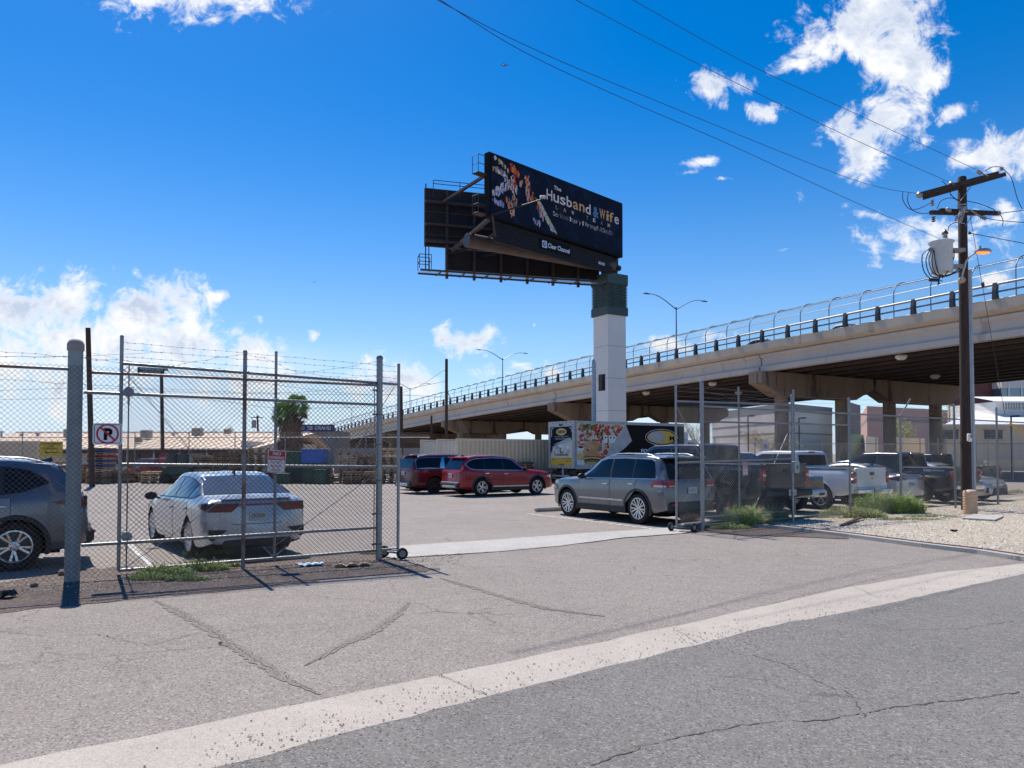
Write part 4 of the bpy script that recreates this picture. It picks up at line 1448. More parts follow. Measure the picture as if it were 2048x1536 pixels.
def sedan(name, label, body, place_kw, kind='kia', group=None):
    root = thing(name, label, 'car', group=group)
    if kind == 'kia':
        s = Car(1.02, 2.7, .9, .9,
                [(-1.02, .86), (-.99, .985), (-.9, 1.005), (-.6, 1.035), (-.5, 1.05), (-.35, 1.12), (.1, 1.335), (.4, 1.415), (.8, 1.44), (1.3, 1.42), (1.6, 1.35), (2.35, .98), (2.5, .93), (3.0, .87), (3.35, .77), (3.5, .66), (3.58, .5)],
                [(-1.1, .95), (-.4, .96), (.5, .935), (1.5, .91), (2.4, .88), (3.6, .7)], zb=.17, roofw=.72, lean=.0, tr=.33, arch=.385, tw=.215, hubdia=.5, body=body, spokes=8, split=True, crown=.07)
        low = [(-.42, 1.06), (-.2, .99), (2.25, .935)]
        up = [(-.42, 1.08), (-.1, 1.2), (.3, 1.31), (.7, 1.35), (1.2, 1.34), (1.55, 1.27), (2.25, .945)]
        xr = (-.47, .22); xf = (1.62, 2.38); wins = [(-.4, .02), (.06, .88), (.94, 2.2)]; w0, w1 = -.43, 2.27
    else:
        s = Car(1.1, 2.82, .98, .92,
                [(-1.1, .88), (-1.07, 1.01), (-.98, 1.06), (-.7, 1.06), (-.5, 1.08), (-.3, 1.16), (.15, 1.35), (.5, 1.42), (.9, 1.445), (1.4, 1.42), (1.75, 1.34), (2.5, .99), (2.65, .94), (3.2, .88), (3.55, .78), (3.72, .66), (3.8, .48)],
                [(-1.2, 1.0), (-.4, .98), (.5, .95), (1.5, .92), (2.4, .9), (3.8, .7)], zb=.17, roofw=.72, lean=.0, tr=.34, arch=.39, tw=.22, hubdia=.48, body=body, spokes=5, split=True, crown=.07)
        low = [(-.42, 1.1), (-.1, 1.02), (2.4, .95)]
        up = [(-.42, 1.12), (.0, 1.24), (.4, 1.33), (.8, 1.355), (1.3, 1.34), (1.7, 1.26), (2.4, .96)]
        xr = (-.46, .3); xf = (1.78, 2.52); wins = [(-.4, -.02), (.03, .95), (1.01, 2.34)]; w0, w1 = -.43, 2.42
    W = s.W
    b = s.make_body(); b.parent = root
    s.wheel(root)
    m = MB(); s.side(m, low, up, w0, w1, .005, n=34); m.build('window_pillar', 'plastic', root, smooth=50, fix=False)
    for a, c in wins:
        m = MB(); s.side(m, [(p, z + .014) for p, z in low], [(p, z - .014) for p, z in up], a, c, .010, n=16)
        m.build('window', 'glass_light' if kind == 'kia' else 'glass', root, smooth=50, fix=False)
    m = MB(); s.topp(m, xr[0], xr[1], -.95, .95, .0, nx=12, fwd=-1)
    for i, v in enumerate(m.v): m.v[i] = (v[0] - .004, v[1], v[2] + .008)
    m.build('rear_window', 'glass_light' if kind == 'kia' else 'glass', root, smooth=50, fix=False)
    m = MB(); s.topp(m, xf[0], xf[1], -.93, .93, .008, nx=12, fwd=1); m.build('windshield', 'glass', root, smooth=50, fix=False)
    s.door(root, .93, s.wb - s.arch - .1, s.zb + .12, hm=body)
    s.door(root, -.02, .91, s.zb + .12, curve=.4, hm=body)
    s.mirror(root, xf[1] - .3, 'plastic' if kind == 'kia' else body, .06)
    m = MB(); m.cbox((s.xa + .12, 0, s.top(s.xa + .12) + .002), (.16, W * 1.3, .02), .01); m.build('trunk_lip', body, root, smooth=30)
    zt = .79 if kind == 'kia' else .85
    for sg in (1, -1):
        m = MB(); s.side(m, [(s.xa, zt), (s.xa + .42, zt + .09)], [(s.xa, zt + .16), (s.xa + .42, zt + .12)], s.xa + .01, s.xa + .38, .012, n=9, sides=(sg,)); m.build('taillight', 'tail_dark', root, smooth=40)
    for sg in (1, -1):
        m = MB()
        x = s.xa - .008
        y0, y1, ym = W * .36 * sg, W * .86 * sg, W * .5 * sg
        pts = [(y0, zt + .1), (ym, zt + .0), (y1, zt + .01), (y1, zt + .15), (y0, zt + .145)]
        if kind != 'kia': pts = [(y0, zt + .06), (y1, zt + .0), (y1, zt + .14), (y0, zt + .09)]
        m.add([(x, a, z) for a, z in pts] + [(x + .06, a, z) for a, z in pts], [tuple(range(len(pts))), tuple(range(2 * len(pts) - 1, len(pts) - 1, -1))] + [(i, (i + 1) % len(pts), (i + 1) % len(pts) + len(pts), i + len(pts)) for i in range(len(pts))])
        m.build('taillight', 'tail_dark', root)
        m = MB(); m.cbox((x - .002, W * .64 * sg, zt + .055), (.02, W * .32, .04), .006); m.build('brake_light', 'tail', root)
        m = MB(); m.cbox((x - .002, W * .7 * sg, zt + .115), (.02, W * .2, .018), .004); m.build('brake_light', 'tail', root)
    if kind == 'kia':
        m = MB(); m.cbox((s.xa - .004, 0, zt + .12), (.03, W * .74, .028), .008); m.build('light_bar', 'tail', root)
        # trunk outline and bumper details
        m = MB()
        pts = [(-.52, .9), (-.5, .66), (-.4, .585), (.4, .585), (.5, .66), (.52, .9)]
        m.tube([(s.xa - .006 + .02 * (abs(p) > .45), p, z) for p, z in pts], .005, 4); m.build('trunk_seam', 'seam', root)
        for sg in (1, -1):
            m = MB(); m.add([(s.xa - .005 + d, sg * a, z) for d in (0, .05) for a, z in ((.5, .5), (.8, .52), (.79, .36), (.74, .33))],
                            [(0, 1, 2, 3), (7, 6, 5, 4), (0, 4, 5, 1), (1, 5, 6, 2), (2, 6, 7, 3), (3, 7, 4, 0)]); m.build('bumper_vent', 'plastic', root)
        m = MB(); m.cbox((s.xa + .03, 0, .27), (.14, W * 1.3, .13), .04); m.build('rear_diffuser', 'plastic', root)
    else:
        m = MB(); m.cbox((s.xa + .03, 0, .3), (.14, W * 1.4, .1), .04); m.build('rear_diffuser', 'plastic', root)
        # front face for the nose-in copy
        m = MB(); m.add([(s.xb + .004 + d, a, z) for d in (0, -.08) for a, z in ((-.62, .24), (.62, .24), (.5, .5), (-.5, .5))], [(0, 1, 2, 3), (7, 6, 5, 4), (0, 4, 5, 1), (1, 5, 6, 2), (2, 6, 7, 3), (3, 7, 4, 0)]); m.build('grille', 'plastic', root)
        m = MB(); m.cbox((s.xb - .03, 0, .63), (.08, .8, .03), .01); m.build('grille_strip', 'chrome', root)
        for sg in (1, -1):
            m = MB(); m.add([(s.xb - .06 + d, sg * a, z) for d in (0, -.1) for a, z in ((.6, .28), (.76, .34), (.74, .52))], [(0, 1, 2), (5, 4, 3), (0, 3, 4, 1), (1, 4, 5, 2), (2, 5, 3, 0)]); m.build('side_intake', 'plastic', root)
    m = MB(); m.cbox((s.xb - .06, 0, .3), (.16, W * 1.3, .12), .04); m.build('front_lip', 'plastic', root, smooth=30)
    for sg in (1, -1):
        m = MB(); s.side(m, [(s.xb - .75, .74), (s.xb - .1, .6)], [(s.xb - .75, .76), (s.xb - .1, .68)], s.xb - .7, s.xb - .1, .014, n=10, sides=(sg,)); m.build('headlight', 'headlight', root, smooth=40)
        m = MB(); s.side(m, [(s.xb - .75, .745), (s.xb - .1, .63)], [(s.xb - .75, .765), (s.xb - .1, .69)], s.xb - .7, s.xb - .5, .02, n=4, rows=1, sides=(sg,)); m.build('indicator', 'amber', root, smooth=40)
    license_plate(s, root, .72 if kind == 'kia' else .74, mt='plate' if kind == 'kia' else 'plate_blue', xo=-.012, txt='CKA83P' if kind == 'kia' else '7BZ4R1')
    m = MB(); m.prism([(.25, s.top(.25)), (.43, s.top(.43)), (.27, s.top(.27) + .075)], -.012, .012); m.build('antenna', 'plastic', root)
    m = MB(); m.bb(-.7, s.wb + .5, -W * .62, W * .62, .15, s.zb + .06); m.rod((0, -W * .8, s.tr), (0, W * .8, s.tr), .05); m.build('underbody', 'well', root)
    place(root, **place_kw)
    return root, s


sedan('sedan', 'silver white sedan with red tail lights parked behind the left rolling gate', 'p_pearl', dict(p=(-4.9, 13.3), heading=HA + R(5)), 'kia')
sedan('sedan', 'silver sedan seen from behind, between the white and the black pickups', 'p_silver', dict(q=24.75, r=14.75, heading=HA), 'camry')
sedan('sedan', 'silver sedan parked nose towards the street, right of the utility pole', 'p_silver', dict(q=30.15, r=17.15, heading=HT), 'camry')


def pickup(name, label, body, place_kw, H=1.9, lift=0.0, bed=2.0, cabl=2.2, W=.98, tailmat='tail', cabin='glass', badge=None, nose='plain', bumper='chrome', ro=None, belt0=1.3, rimm='alloy', stripe=False):
    root = thing(name, label, 'pickup truck')
    z = lift
    ro = ro or 1.15
    xc = -ro + bed + .02                    # cab rear
    xr_ = xc + cabl * .72                   # roof front
    xw = xc + cabl + .35                    # windshield base
    wb = xw + .15 + .55
    fo = .98
    bz = belt0 + z
    s = Car(ro, wb, fo, W,
            [(-ro, bz), (xc - .04, bz), (xc + .01, bz + .02), (xc + .1, H + z * 0 - .06), (xc + .2, H - .015), (xc + 1.0, H), (xr_, H - .02), (xr_ + .15, H - .08), (xw, bz + .02), (xw + .15, bz - .03), (wb + .3, bz - .08), (wb + fo - .12, bz - .14), (wb + fo - .04, bz - .25), (wb + fo, bz - .45)],
            [(-9, bz - .04), (9, bz - .06)], zb=.42 + z, roofw=.84, sig=.018, lean=0, tr=.4 + z * .35, arch=.49 + z * .3, tw=.27, hubdia=.56, body=body, spokes=6, split=False, crown=.07, rim=rimm,
            plan=[(-ro, W * .96), (-ro + .1, W * .985), (-ro + .4, W), (wb + fo - .5, W), (wb + fo - .15, W * .93), (wb + fo, W * .84)])
    zbed = .78 + z
    b = s.make_body(cut=[(-ro + .07, xc - .06, -W + .13, W - .13, zbed, bz + .5)]); b.parent = root
    s.wheel(root)
    zl = bz + .02
    low = [(-9, zl), (9, zl)]
    up = [(xc + .05, zl + .1), (xc + .14, H - .17), (xc + .3, H - .13), (xr_ - .1, H - .13), (xr_ + .1, H - .2), (xw - .12, zl + .01)]
    m = MB(); s.side(m, low, up, xc + .12, xw - .14, .006, n=30); m.build('window_pillar', 'plastic', root, smooth=50, fix=False)
    mid = xc + .12 + (xr_ - xc) * .52
    for a, c in ((xc + .2, mid), (mid + .07, xw - .2)):
        m = MB(); s.side(m, [(-9, zl + .02), (9, zl + .02)], [(p, q - .02) for p, q in up], a, c, .011, n=14); m.build('window', 'glass', root, smooth=50, fix=False)
    # rear window on the cab back
    y0 = s.sect(xc + .2)[11][0]
    m = MB(); n_ = 8; P = []
    for i in range(n_ + 1):
        t = i / n_; zz = bz + .07 + (H - .16 - bz - .07) * t; xx = xc + .02 + .085 * (zz - bz) / (H - .06 - bz)
        P.append([(xx - .022, y0 * f * (1.0 - .03 * t), zz) for f in np.linspace(-.9, .9, 7)])
    m.grid(P, flip=True); m.build('rear_window', 'glass', root, smooth=50, fix=False)
    m = MB(); m.cbox((xc + .09, 0, H - .07), (.05, .36, .05), .01); m.build('brake_light', 'tail', root)
    m = MB(); s.topp(m, xr_ + .12, xw - .02, -.93, .93, .008, nx=10, fwd=1); m.build('windshield', 'glass', root, smooth=50, fix=False)
    s.door(root, mid + .03, xw - .1, s.zb + .12, hm='chrome' if body != 'p_black' else body, zt=bz - .05)
    s.door(root, xc + .12, mid + .01, s.zb + .12, hm='chrome' if body != 'p_black' else body, zt=bz - .05)
    s.arch_trim(root, 'plastic' if body in ('p_black',) else body, .04, a0=-8, a1=188)
    s.mirror(root, xw - .35, 'plastic' if body == 'p_navy' else body, .14, size=1.25)
    # bed rail cap, tailgate with handle
    for sg in (1, -1):
        m = MB(); m.cbox(((-ro + xc) / 2 - .02, sg * (W - .075), bz + .002), (xc + ro - .06, .1, .03), .01)
        m.build('bed_rail', 'plastic', root, smooth=30)
    m = MB(); m.cbox((-ro - .006, 0, (bz + .72 + z) / 2), (.05, W * 1.58, bz - .72 - z), .015)
    m.cbox((-ro + .02, 0, bz - .0), (.09, W * 1.6, .035), .012)
    tg = m.build('tailgate', body, root, smooth=30)
    m = MB(); m.cbox((-ro - .036, 0, bz - .16), (.02, .24, .1), .012); m.build('handle', 'plastic', tg)
    for sg in (1, -1):
        m = MB(); m.cbox((-ro + .03, sg * W * .895, bz - .27), (.14, W * .17, .36), .03); m.build('taillight', tailmat, root, smooth=30)
        m = MB(); m.cbox((-ro - .042, sg * W * .895, bz - .27), (.012, W * .12, .07), .006); m.build('reversing_light', 'tail_clear', root)
    m = MB(); m.cbox((-ro - .09, 0, .6 + z), (.2, W * 1.86, .17), .04); m.box((-ro - .19, 0, .62 + z), (.02, .5, .1)); bp = m.build('rear_bumper', bumper, root, smooth=30)
    license_plate(s, root, .62 + z, xo=-.22, txt='KNA5X2')
    # front
    m = MB(); m.cbox((s.xb + .0, 0, .58 + z), (.22, W * 1.84, .22), .06); m.build('front_bumper', bumper if nose == 'plain' else body, root, smooth=30)
    gw = 1.7 if nose == 'gmc' else 1.2
    m = MB(); m.cbox((s.xb - .03, 0, bz - .36 if nose == 'gmc' else bz - .33), (.12, W * gw, .5 if nose == 'gmc' else .4), .04, mi=0)
    g_ = m.build('grille', 'chrome', root, smooth=30)
    m = MB(); m.bb(s.xb + .005, s.xb + .036, -W * (gw / 2 - .06), W * (gw / 2 - .06), bz - (.57 if nose == 'gmc' else .5), bz - (.15 if nose == 'gmc' else .17))
    m.build('grille_insert', 'alloy_dark', g_)
    if nose == 'gmc':
        m = MB()
        for i in range(13):
            for j in range(32):
                yy_ = -W * .78 + (j + .5 * (i % 2)) * W * 1.56 / 32; zz = bz - .55 + i * .031
                m.box((s.xb + .038, yy_, zz), (.004, .022, .008))
        m.build('grille_mesh', 'chrome', g_)
        fr = (Vector((s.xb + .045, -.19, bz - .385)), Vector((0, 1, 0)), Vector((0, 0, 1)), Vector((1, 0, 0)))
        m = MB(); put_text(m, 'GMC', fr, 0, 0, .38, .11, .003, 0, .05); put_text(m, 'GMC', fr, -.008, -.008, .396, .126, .0, 1, .07)
        m.build('grille_letters', ['sign_red', 'chrome'], g_, fix=False)
        m = MB()
        for sg in (1, -1): m.cbox((s.xb + .09, sg * W * .62, .56 + z), (.05, .3, .1), .02)
        m.build('fog_lamp_recess', 'plastic', root)
    for sg in (1, -1):
        m = MB(); m.cbox((s.xb - .05 - (.12 if nose == 'gmc' else 0), sg * W * (.9 if nose == 'gmc' else .78), bz - .32), (.14 + (.1 if nose == 'gmc' else 0), W * (.14 if nose == 'gmc' else .3), .2), .04); m.build('headlight', 'headlight', root, smooth=30)
    m = MB(); m.bb(-.9, s.wb + .4, -W * .5, W * .5, .38, s.zb + .06); m.rod((0, -W * .8, s.tr), (0, W * .8, s.tr), .07); m.build('underbody', 'well', root)
    if badge:
        for b_ in badge:
            b_(s, root, bz)
    place(root, **place_kw)
    return root, s


def chevron(s, root, bz):
    m = MB(); x = -s.ro - .035
    for k, (sc, dx) in enumerate(((1.15, 0), (1.0, -.003))):
        pts = [(-.1, .0), (-.075, .032), (-.03, .032), (-.02, .045), (.03, .045), (.035, .032), (.1, .032), (.075, -.0), (.1, -.032 + .032), (.03, -.0)]
    pts = [(-.11, -.015), (-.085, .02), (-.03, .02), (-.02, .04), (.035, .04), (.03, .02), (.11, .02), (.085, -.015), (.03, -.015), (.02, -.035), (-.035, -.035), (-.03, -.015)]
    m.add([(x + d, -a, bz - .31 + b) for d in (0, .02) for a, b in pts], [tuple(range(12)), tuple(range(23, 11, -1))] + [(i, (i + 1) % 12, (i + 1) % 12 + 12, i + 12) for i in range(12)])
    m.build('badge', 'sign_yellow', root)


def trd(s, root, bz):
    for sg in (1,):
        x0 = -s.ro + .2
        fr = (Vector((x0 + .78, W_(s, bz), bz - .13)), Vector((-1, 0, 0)), Vector((0, 0, 1)), Vector((0, 1, 0)))
        m = MB(); put_text(m, 'TRD', fr, 0, 0, .3, .085, .006, 0, .03); put_text(m, '4X4 OFF ROAD', fr, .33, .01, .4, .06, .006, 0, .02)
        m.build('decal', 'sign_white', root, fix=False)


W_ = lambda s, bz: s.W + .002


def z71(s, root, bz):
    fr = (Vector((-s.ro + .95, s.W + .002, bz - .16)), Vector((-1, 0, 0)), Vector((0, 0, 1)), Vector((0, 1, 0)))
    m = MB(); put_text(m, '4X4', fr, 0, 0, .36, .08, .006, 0, .02); m.build('decal', 'silver_trim', root, fix=False)


pickup('pickup_truck', 'dark blue black crew-cab pickup parked behind the right rolling gate', 'p_navy', dict(q=16.45, r=13.55, heading=HA), H=2.06, lift=.14, bed=2.05, cabl=2.75, belt0=1.34,
       badge=[z71], bumper='plastic', rimm='alloy_dark')
rt, s_gmc = pickup('pickup_truck', 'white pickup with a chrome mesh grille facing the street', 'p_white', dict(q=19.2, r=19, heading=HT), H=1.86, bed=1.75, cabl=2.2, belt0=1.2, nose='gmc')
pp_ = S(19.2, 13.75 + s_gmc.xb); rt.location = (pp_.x, pp_.y, 0)
pickup('pickup_truck', 'white pickup with its white tailgate towards the fence', 'p_white', dict(q=21.95, r=14.55, heading=HA), H=1.89, bed=2.0, cabl=2.1, belt0=1.3, badge=[chevron])
pickup('pickup_truck', 'black pickup with white TRD lettering on its bed, left of the utility pole', 'p_black', dict(q=27.4, r=14.35, heading=HA), H=1.84, bed=1.75, cabl=2.2, belt0=1.27, badge=[trd])


def minivan():
    root = thing('minivan', 'dark maroon minivan parked left of the bright red SUV', 'car')
    s = Car(1.08, 3.09, .97, .99,
            [(-1.08, .95), (-1.06, 1.1), (-.95, 1.4), (-.84, 1.62), (-.72, 1.69), (-.2, 1.735), (.8, 1.75), (1.6, 1.71), (1.95, 1.62), (2.75, 1.14), (2.9, 1.08), (3.5, 1.0), (3.9, .88), (4.02, .76), (4.06, .55)],
            [(-1.2, 1.15), (0, 1.12), (2, 1.08), (4.1, .9)], zb=.22, roofw=.82, lean=.04, tr=.37, arch=.42, tw=.24, hubdia=.5, body='p_maroon', spokes=6, split=True, rim='alloy_dark')
    W = s.W
    b = s.make_body(); b.parent = root
    s.wheel(root)
    low = [(-9, 1.15), (9, 1.12)]; up = [(-.9, 1.5), (-.7, 1.57), (.8, 1.62), (1.6, 1.59), (1.9, 1.5), (2.55, 1.15)]
    m = MB(); s.side(m, [(-9, 1.12), (9, 1.09)], [(a, z + .01) for a, z in up], -.9, 2.6, .004, n=30); m.build('window_trim', 'silver_trim', root, smooth=50, fix=False)
    m = MB(); s.side(m, low, up, -.88, 2.56, .008, n=30); m.build('window_pillar', 'plastic', root, smooth=50, fix=False)
    for a, c in ((-.84, .3), (.55, 1.4), (1.46, 2.5)):
        m = MB(); s.side(m, [(-9, 1.165), (9, 1.135)], [(p, q - .012) for p, q in up], a, c, .0115, n=14); m.build('window', 'glass', root, smooth=50, fix=False)
    m = MB(); s.side(m, [(.24, 1.13), (.5, 1.13)], [(.24, 1.2), (.42, 1.62), (.5, 1.62)], .28, .5, .014, n=6); m.build('pillar_trim', 'chrome', root, smooth=50, fix=False)
    m = MB(); s.topp(m, -1.05, -.86, -.92, .92, .0, fwd=-1)
    for i, v in enumerate(m.v): m.v[i] = (v[0] - .012, v[1], v[2] + .006)
    m.build('rear_window', 'glass', root, smooth=50, fix=False)
    m = MB(); s.topp(m, 2.0, 2.74, -.93, .93, .008, fwd=1); m.build('windshield', 'glass', root, smooth=50, fix=False)
    m = MB(); m.cbox((-.82, 0, 1.69), (.26, 1.4, .04), .015); m.build('spoiler', 'p_maroon', root, smooth=30)
    s.door(root, .45, 1.5, .35); s.door(root, 1.52, 2.6, .35)
    s.mirror(root, 2.45, 'p_maroon')
    s.rails(root, -.5, 1.6)
    for sg in (1, -1):
        m = MB(); s.side(m, [(-9, .98), (9, .98)], [(-1.08, 1.08), (-.75, 1.04)], -1.05, -.75, .012, n=8, sides=(sg,)); m.build('taillight', 'tail', root, smooth=40)
    s.rear_blk(root, 'taillight', .3, W * .86, 1.0, 1.06, 'tail', .02)
    m = MB(); m.cbox((s.xa - .02, 0, 1.1), (.04, 1.5, .02), .005); m.build('trim_strip', 'chrome', root)
    m = MB(); m.cbox((s.xa + .02, 0, .42), (.2, 1.66, .26), .06); m.build('rear_bumper', 'plastic', root, smooth=30)
    m = MB(); m.cbox((s.xa - .07, 0, .4), (.1, 1.2, .12), .03); m.build('skid_plate', 'skid', root, smooth=30)
    license_plate(s, root, .9, txt='R7A4GU')
    m = MB(); m.bb(-.7, s.wb + .5, -.6, .6, .18, .28); m.build('underbody', 'well', root)
    place(root, p=(-3.95, 33.7), heading=HR)


minivan()
sedan('sedan', 'small white car mostly hidden between the left gate end and the maroon minivan', 'p_white', dict(p=(-4.55, 36.9), heading=HR), 'kia')
sedan('sedan', 'dark sedan beyond the white pickup under the overpass', 'p_slate', dict(p=(17.2, 39.0), heading=HT), 'camry')
pickup('pickup_truck', 'black pickup partly hidden behind the utility pole, far side of the lot', 'p_black', dict(p=(20.6, 33.8), heading=HA), H=1.8, bed=1.9, cabl=1.9, belt0=1.22)


# ------------------------------------------------------------------ box truck
def box_truck():
    C0 = Vector((3.62, 43.0, 0))
    root = thing('box_truck', 'black food-service box truck with a printed picture of food on its side', 'truck', C0, HR)
    # local: x forward from the rear face, right side at y=0, left side at y=+2.5
    L, Wd, z0, z1 = 8.9, 2.5, .96, 3.68
    m = MB(); m.bb(0, L, .0, Wd, z0, z1)
    m.bb(L, L + .7, .3, Wd - .3, 2.2, 3.2, 1)
    m.build('box', ['sign_black', 'sign_white'], root)
    # aluminium frame
    m = MB()
    for x in (-.02, L): m.bb(x - .0, x + .14 if x < 0 else x + .03, -.03, .03, z0 - .05, z1 + .02)
    m.bb(.1, L + .02, -.03, .05, z1 - .14, z1 + .03); m.bb(.1, L + .02, -.03, .05, z0 - .08, z0 + .16)
    m.bb(-.04, .1, -.03, .16, z0 - .05, z1 + .03); m.bb(-.04, .1, Wd - .16, Wd + .03, z0 - .05, z1 + .03)
    m.bb(-.04, .1, .16, Wd - .16, z1 - .3, z1 + .03); m.bb(-.04, .1, .16, Wd - .16, z0 - .05, z0 + .12)
    m.build('frame', 'truck_frame', root)
    m = MB()
    for x in np.linspace(.3, L - .3, 9): m.bb(x, x + .1, -.036, -.03, z0 + .05, z0 + .09)
    for y in np.linspace(.3, 2.0, 6): m.bb(-.046, -.04, y, y + .12, z1 - .08, z1 - .04)
    m.bb(.3, .45, -.036, -.03, z1 - .06, z1 - .02); m.bb(5.5, 5.65, -.036, -.03, z1 - .06, z1 - .02)
    for y in np.linspace(.25, 2.1, 7): m.bb(-.046, -.04, y, y + .14, z0 + .0, z0 + .04)
    m.build('marker_light', 'tail', root)
    # side graphic (frame: x forward, seen from the right)
    fr = (Vector((0, 0, 0)), Vector((1, 0, 0)), Vector((0, 0, 1)), Vector((0, -1, 0)))
    zb, zt = z0 + .16, z1 - .14
    H = zt - zb
    g = MB(); mats = ['sign_black', 'sign_yellow', 'sign_white', 'f_red', 'f_tan', 'f_brown', 'f_green', 'f_fries', 'f_sheet', 'f_bun', 'f_dark', 'f_orange', 'f_cream']
    mat('f_red', (.45, .03, .02), .5, var=.4, vscale=9); mat('f_tan', (.55, .33, .16), .5, var=.25, vscale=8); mat('f_brown', (.3, .13, .05), .5, var=.3, vscale=6)
    mat('f_green', (.08, .2, .03), .5, var=.5, vscale=10); mat('f_fries', (.7, .45, .12), .5, var=.2, vscale=12); mat('f_sheet', (.4, .4, .41), .45, var=.2, vscale=1.5)
    mat('f_bun', (.5, .26, .1), .5, var=.2, vscale=4); mat('f_dark', (.05, .02, .015), .5); mat('f_orange', (.6, .2, .03), .5, var=.3, vscale=8); mat('f_cream', (.6, .55, .48), .5, var=.2, vscale=8)
    mi = {k: i for i, k in enumerate(mats)}
    # food picture region: x .3..3.9, bounded by the curled sheet
    edge = lambda z: float(np.interp((z - zb) / H, [0, .25, .5, .75, 1], [2.15, 2.45, 2.85, 3.5, 3.95]))
    fr_poly(g, fr, [(.16, zb)] + [(edge(zb + H * t), zb + H * t) for t in np.linspace(0, 1, 9)] + [(.16, zt)], .003, mi['f_cream'])
    rg = random.Random(5)
    for _ in range(330):
        z = zb + rg.uniform(.03, .98) * H; x = rg.uniform(.26, edge(z) - .16)
        t = (z - zb) / H
        k = rg.choice(['f_red', 'f_red', 'f_tan', 'f_brown', 'f_green', 'f_cream', 'f_orange', 'f_dark', 'f_cream', 'f_red'] if t > .45 else ['f_tan', 'f_brown', 'f_cream', 'f_red', 'f_fries'])
        if rg.random() < .5: fr_poly(g, fr, ell(x, z, rg.uniform(.05, .13), rg.uniform(.05, .12), 12, rg.uniform(0, 3)), .004 + rg.random() * .003, mi[k])
        else:
            a, b = rg.uniform(.03, .08), rg.uniform(.06, .16)
            fr_rect(g, fr, x - a, x + a, z - b, z + b, .004 + rg.random() * .003, mi[k])
    for _ in range(34): fr_poly(g, fr, ell(rg.uniform(.7, 1.6), zt - rg.uniform(.05, .35), rg.uniform(.06, .14), .05, 8, rg.uniform(0, 3)), .0075, mi['f_green'])
    for x, z, r_ in ((1.55, zt - .3, .17), (1.95, zt - .12, .12), (2.5, zt - .5, .17), (2.9, zt - .2, .12), (2.35, zb + .75, .19), (2.2, zb + .4, .16)):
        fr_poly(g, fr, ell(x, z, r_, r_ * .92, 16), .008, mi['f_red']); fr_poly(g, fr, ell(x - r_ * .3, z + r_ * .3, r_ * .25, r_ * .2, 10), .009, mi['f_orange'])
    for x in (2.35, 2.75, 3.0): fr_rect(g, fr, x - .14, x + .14, zb + 1.3, zb + 1.75, .008, mi['sign_white']); fr_poly(g, fr, ell(x, zb + 1.62, .08, .06, 10), .009, mi['f_green'])
    for x in (.55, .85, 1.45, 1.75): fr_rect(g, fr, x - .13, x + .13, zb + 1.15, zb + 1.5, .0085, mi['f_red']); fr_rect(g, fr, x - .13, x + .13, zb + 1.25, zb + 1.38, .0092, mi['f_cream'])
    # roast chicken
    fr_poly(g, fr, ell(1.55, zb + 1.08, .55, .3, 24, -.25), .010, mi['f_bun']); fr_poly(g, fr, ell(1.1, zb + 1.12, .38, .17, 20, -.35), .0106, mi['f_tan']); fr_poly(g, fr, ell(1.9, zb + .95, .2, .14, 16, .3), .0108, mi['f_brown'])
    # cup of coffee
    fr_poly(g, fr, [(.3, zb + .6), (.62, zb + .6), (.74, zb + 1.05), (.22, zb + 1.05)], .0105, mi['sign_white']); fr_poly(g, fr, ell(.48, zb + 1.05, .27, .1, 20), .0112, mi['sign_white']); fr_poly(g, fr, ell(.48, zb + 1.05, .22, .075, 20), .0118, mi['f_dark'])
    # fries
    for _ in range(40):
        x = rg.uniform(.25, .85); z = zb + rg.uniform(.3, .75); a = rg.uniform(-.7, .7); c_, s_ = math.cos(a), math.sin(a)
        fr_poly(g, fr, [(x - .02 * c_ - .13 * s_, z - .02 * s_ + .13 * c_ * -1), (x + .02 * c_ - .13 * s_, z + .02 * s_ - .13 * c_), (x + .02 * c_ + .13 * s_, z + .02 * s_ + .13 * c_), (x - .02 * c_ + .13 * s_, z - .02 * s_ + .13 * c_)], .0115 + rg.random() * .001, mi['f_fries'])
    # burger
    bc = 1.32
    fr_poly(g, fr, [(bc - .62, zb + .46)] + [(bc + .62 * math.cos(a), zb + .46 + .42 * math.sin(a)) for a in np.linspace(math.pi, 0, 20)], .013, mi['f_bun'])
    fr_poly(g, fr, ell(bc, zb + .44, .66, .09, 24), .0136, mi['f_red']); fr_poly(g, fr, ell(bc, zb + .36, .66, .1, 24), .0139, mi['f_fries']); fr_poly(g, fr, ell(bc, zb + .28, .62, .1, 24), .0142, mi['f_dark'])
    fr_poly(g, fr, ell(bc, zb + .18, .64, .1, 24), .0145, mi['f_green']); fr_poly(g, fr, ell(bc, zb + .09, .56, .09, 24), .0148, mi['f_tan'])
    for _ in range(40): a, r_ = rg.uniform(0, math.pi), rg.uniform(.1, .9); fr_poly(g, fr, ell(bc + .55 * r_ * math.cos(a), zb + .52 + .33 * r_ * math.sin(a), .014, .009, 6), .014, mi['f_cream'])
    for x in (.35, .6): fr_poly(g, fr, ell(x, zb + .14, .16, .17, 18), .0135, mi['sign_white'])
    # curled sheet
    A1 = [(edge(zb + H * t), zb + H * t) for t in np.linspace(0, 1, 10)]
    tip = (4.45, zb + H * .6)
    B1 = [(3.98, zt - .05), (4.2, zb + H * .8), tip, (3.9, zb + H * .42), (3.3, zb + H * .27), (2.8, zb + H * .1), (2.55, zb)]
    fr_poly(g, fr, A1 + B1, .009, mi['f_sheet'])
    fr_poly(g, fr, [(2.6, zb), (2.75, zb + .12), (3.2, zb + .3), (3.2, zb + .34), (L - .05, zb + .34), (L - .05, zb)], .006, mi['sign_yellow'])
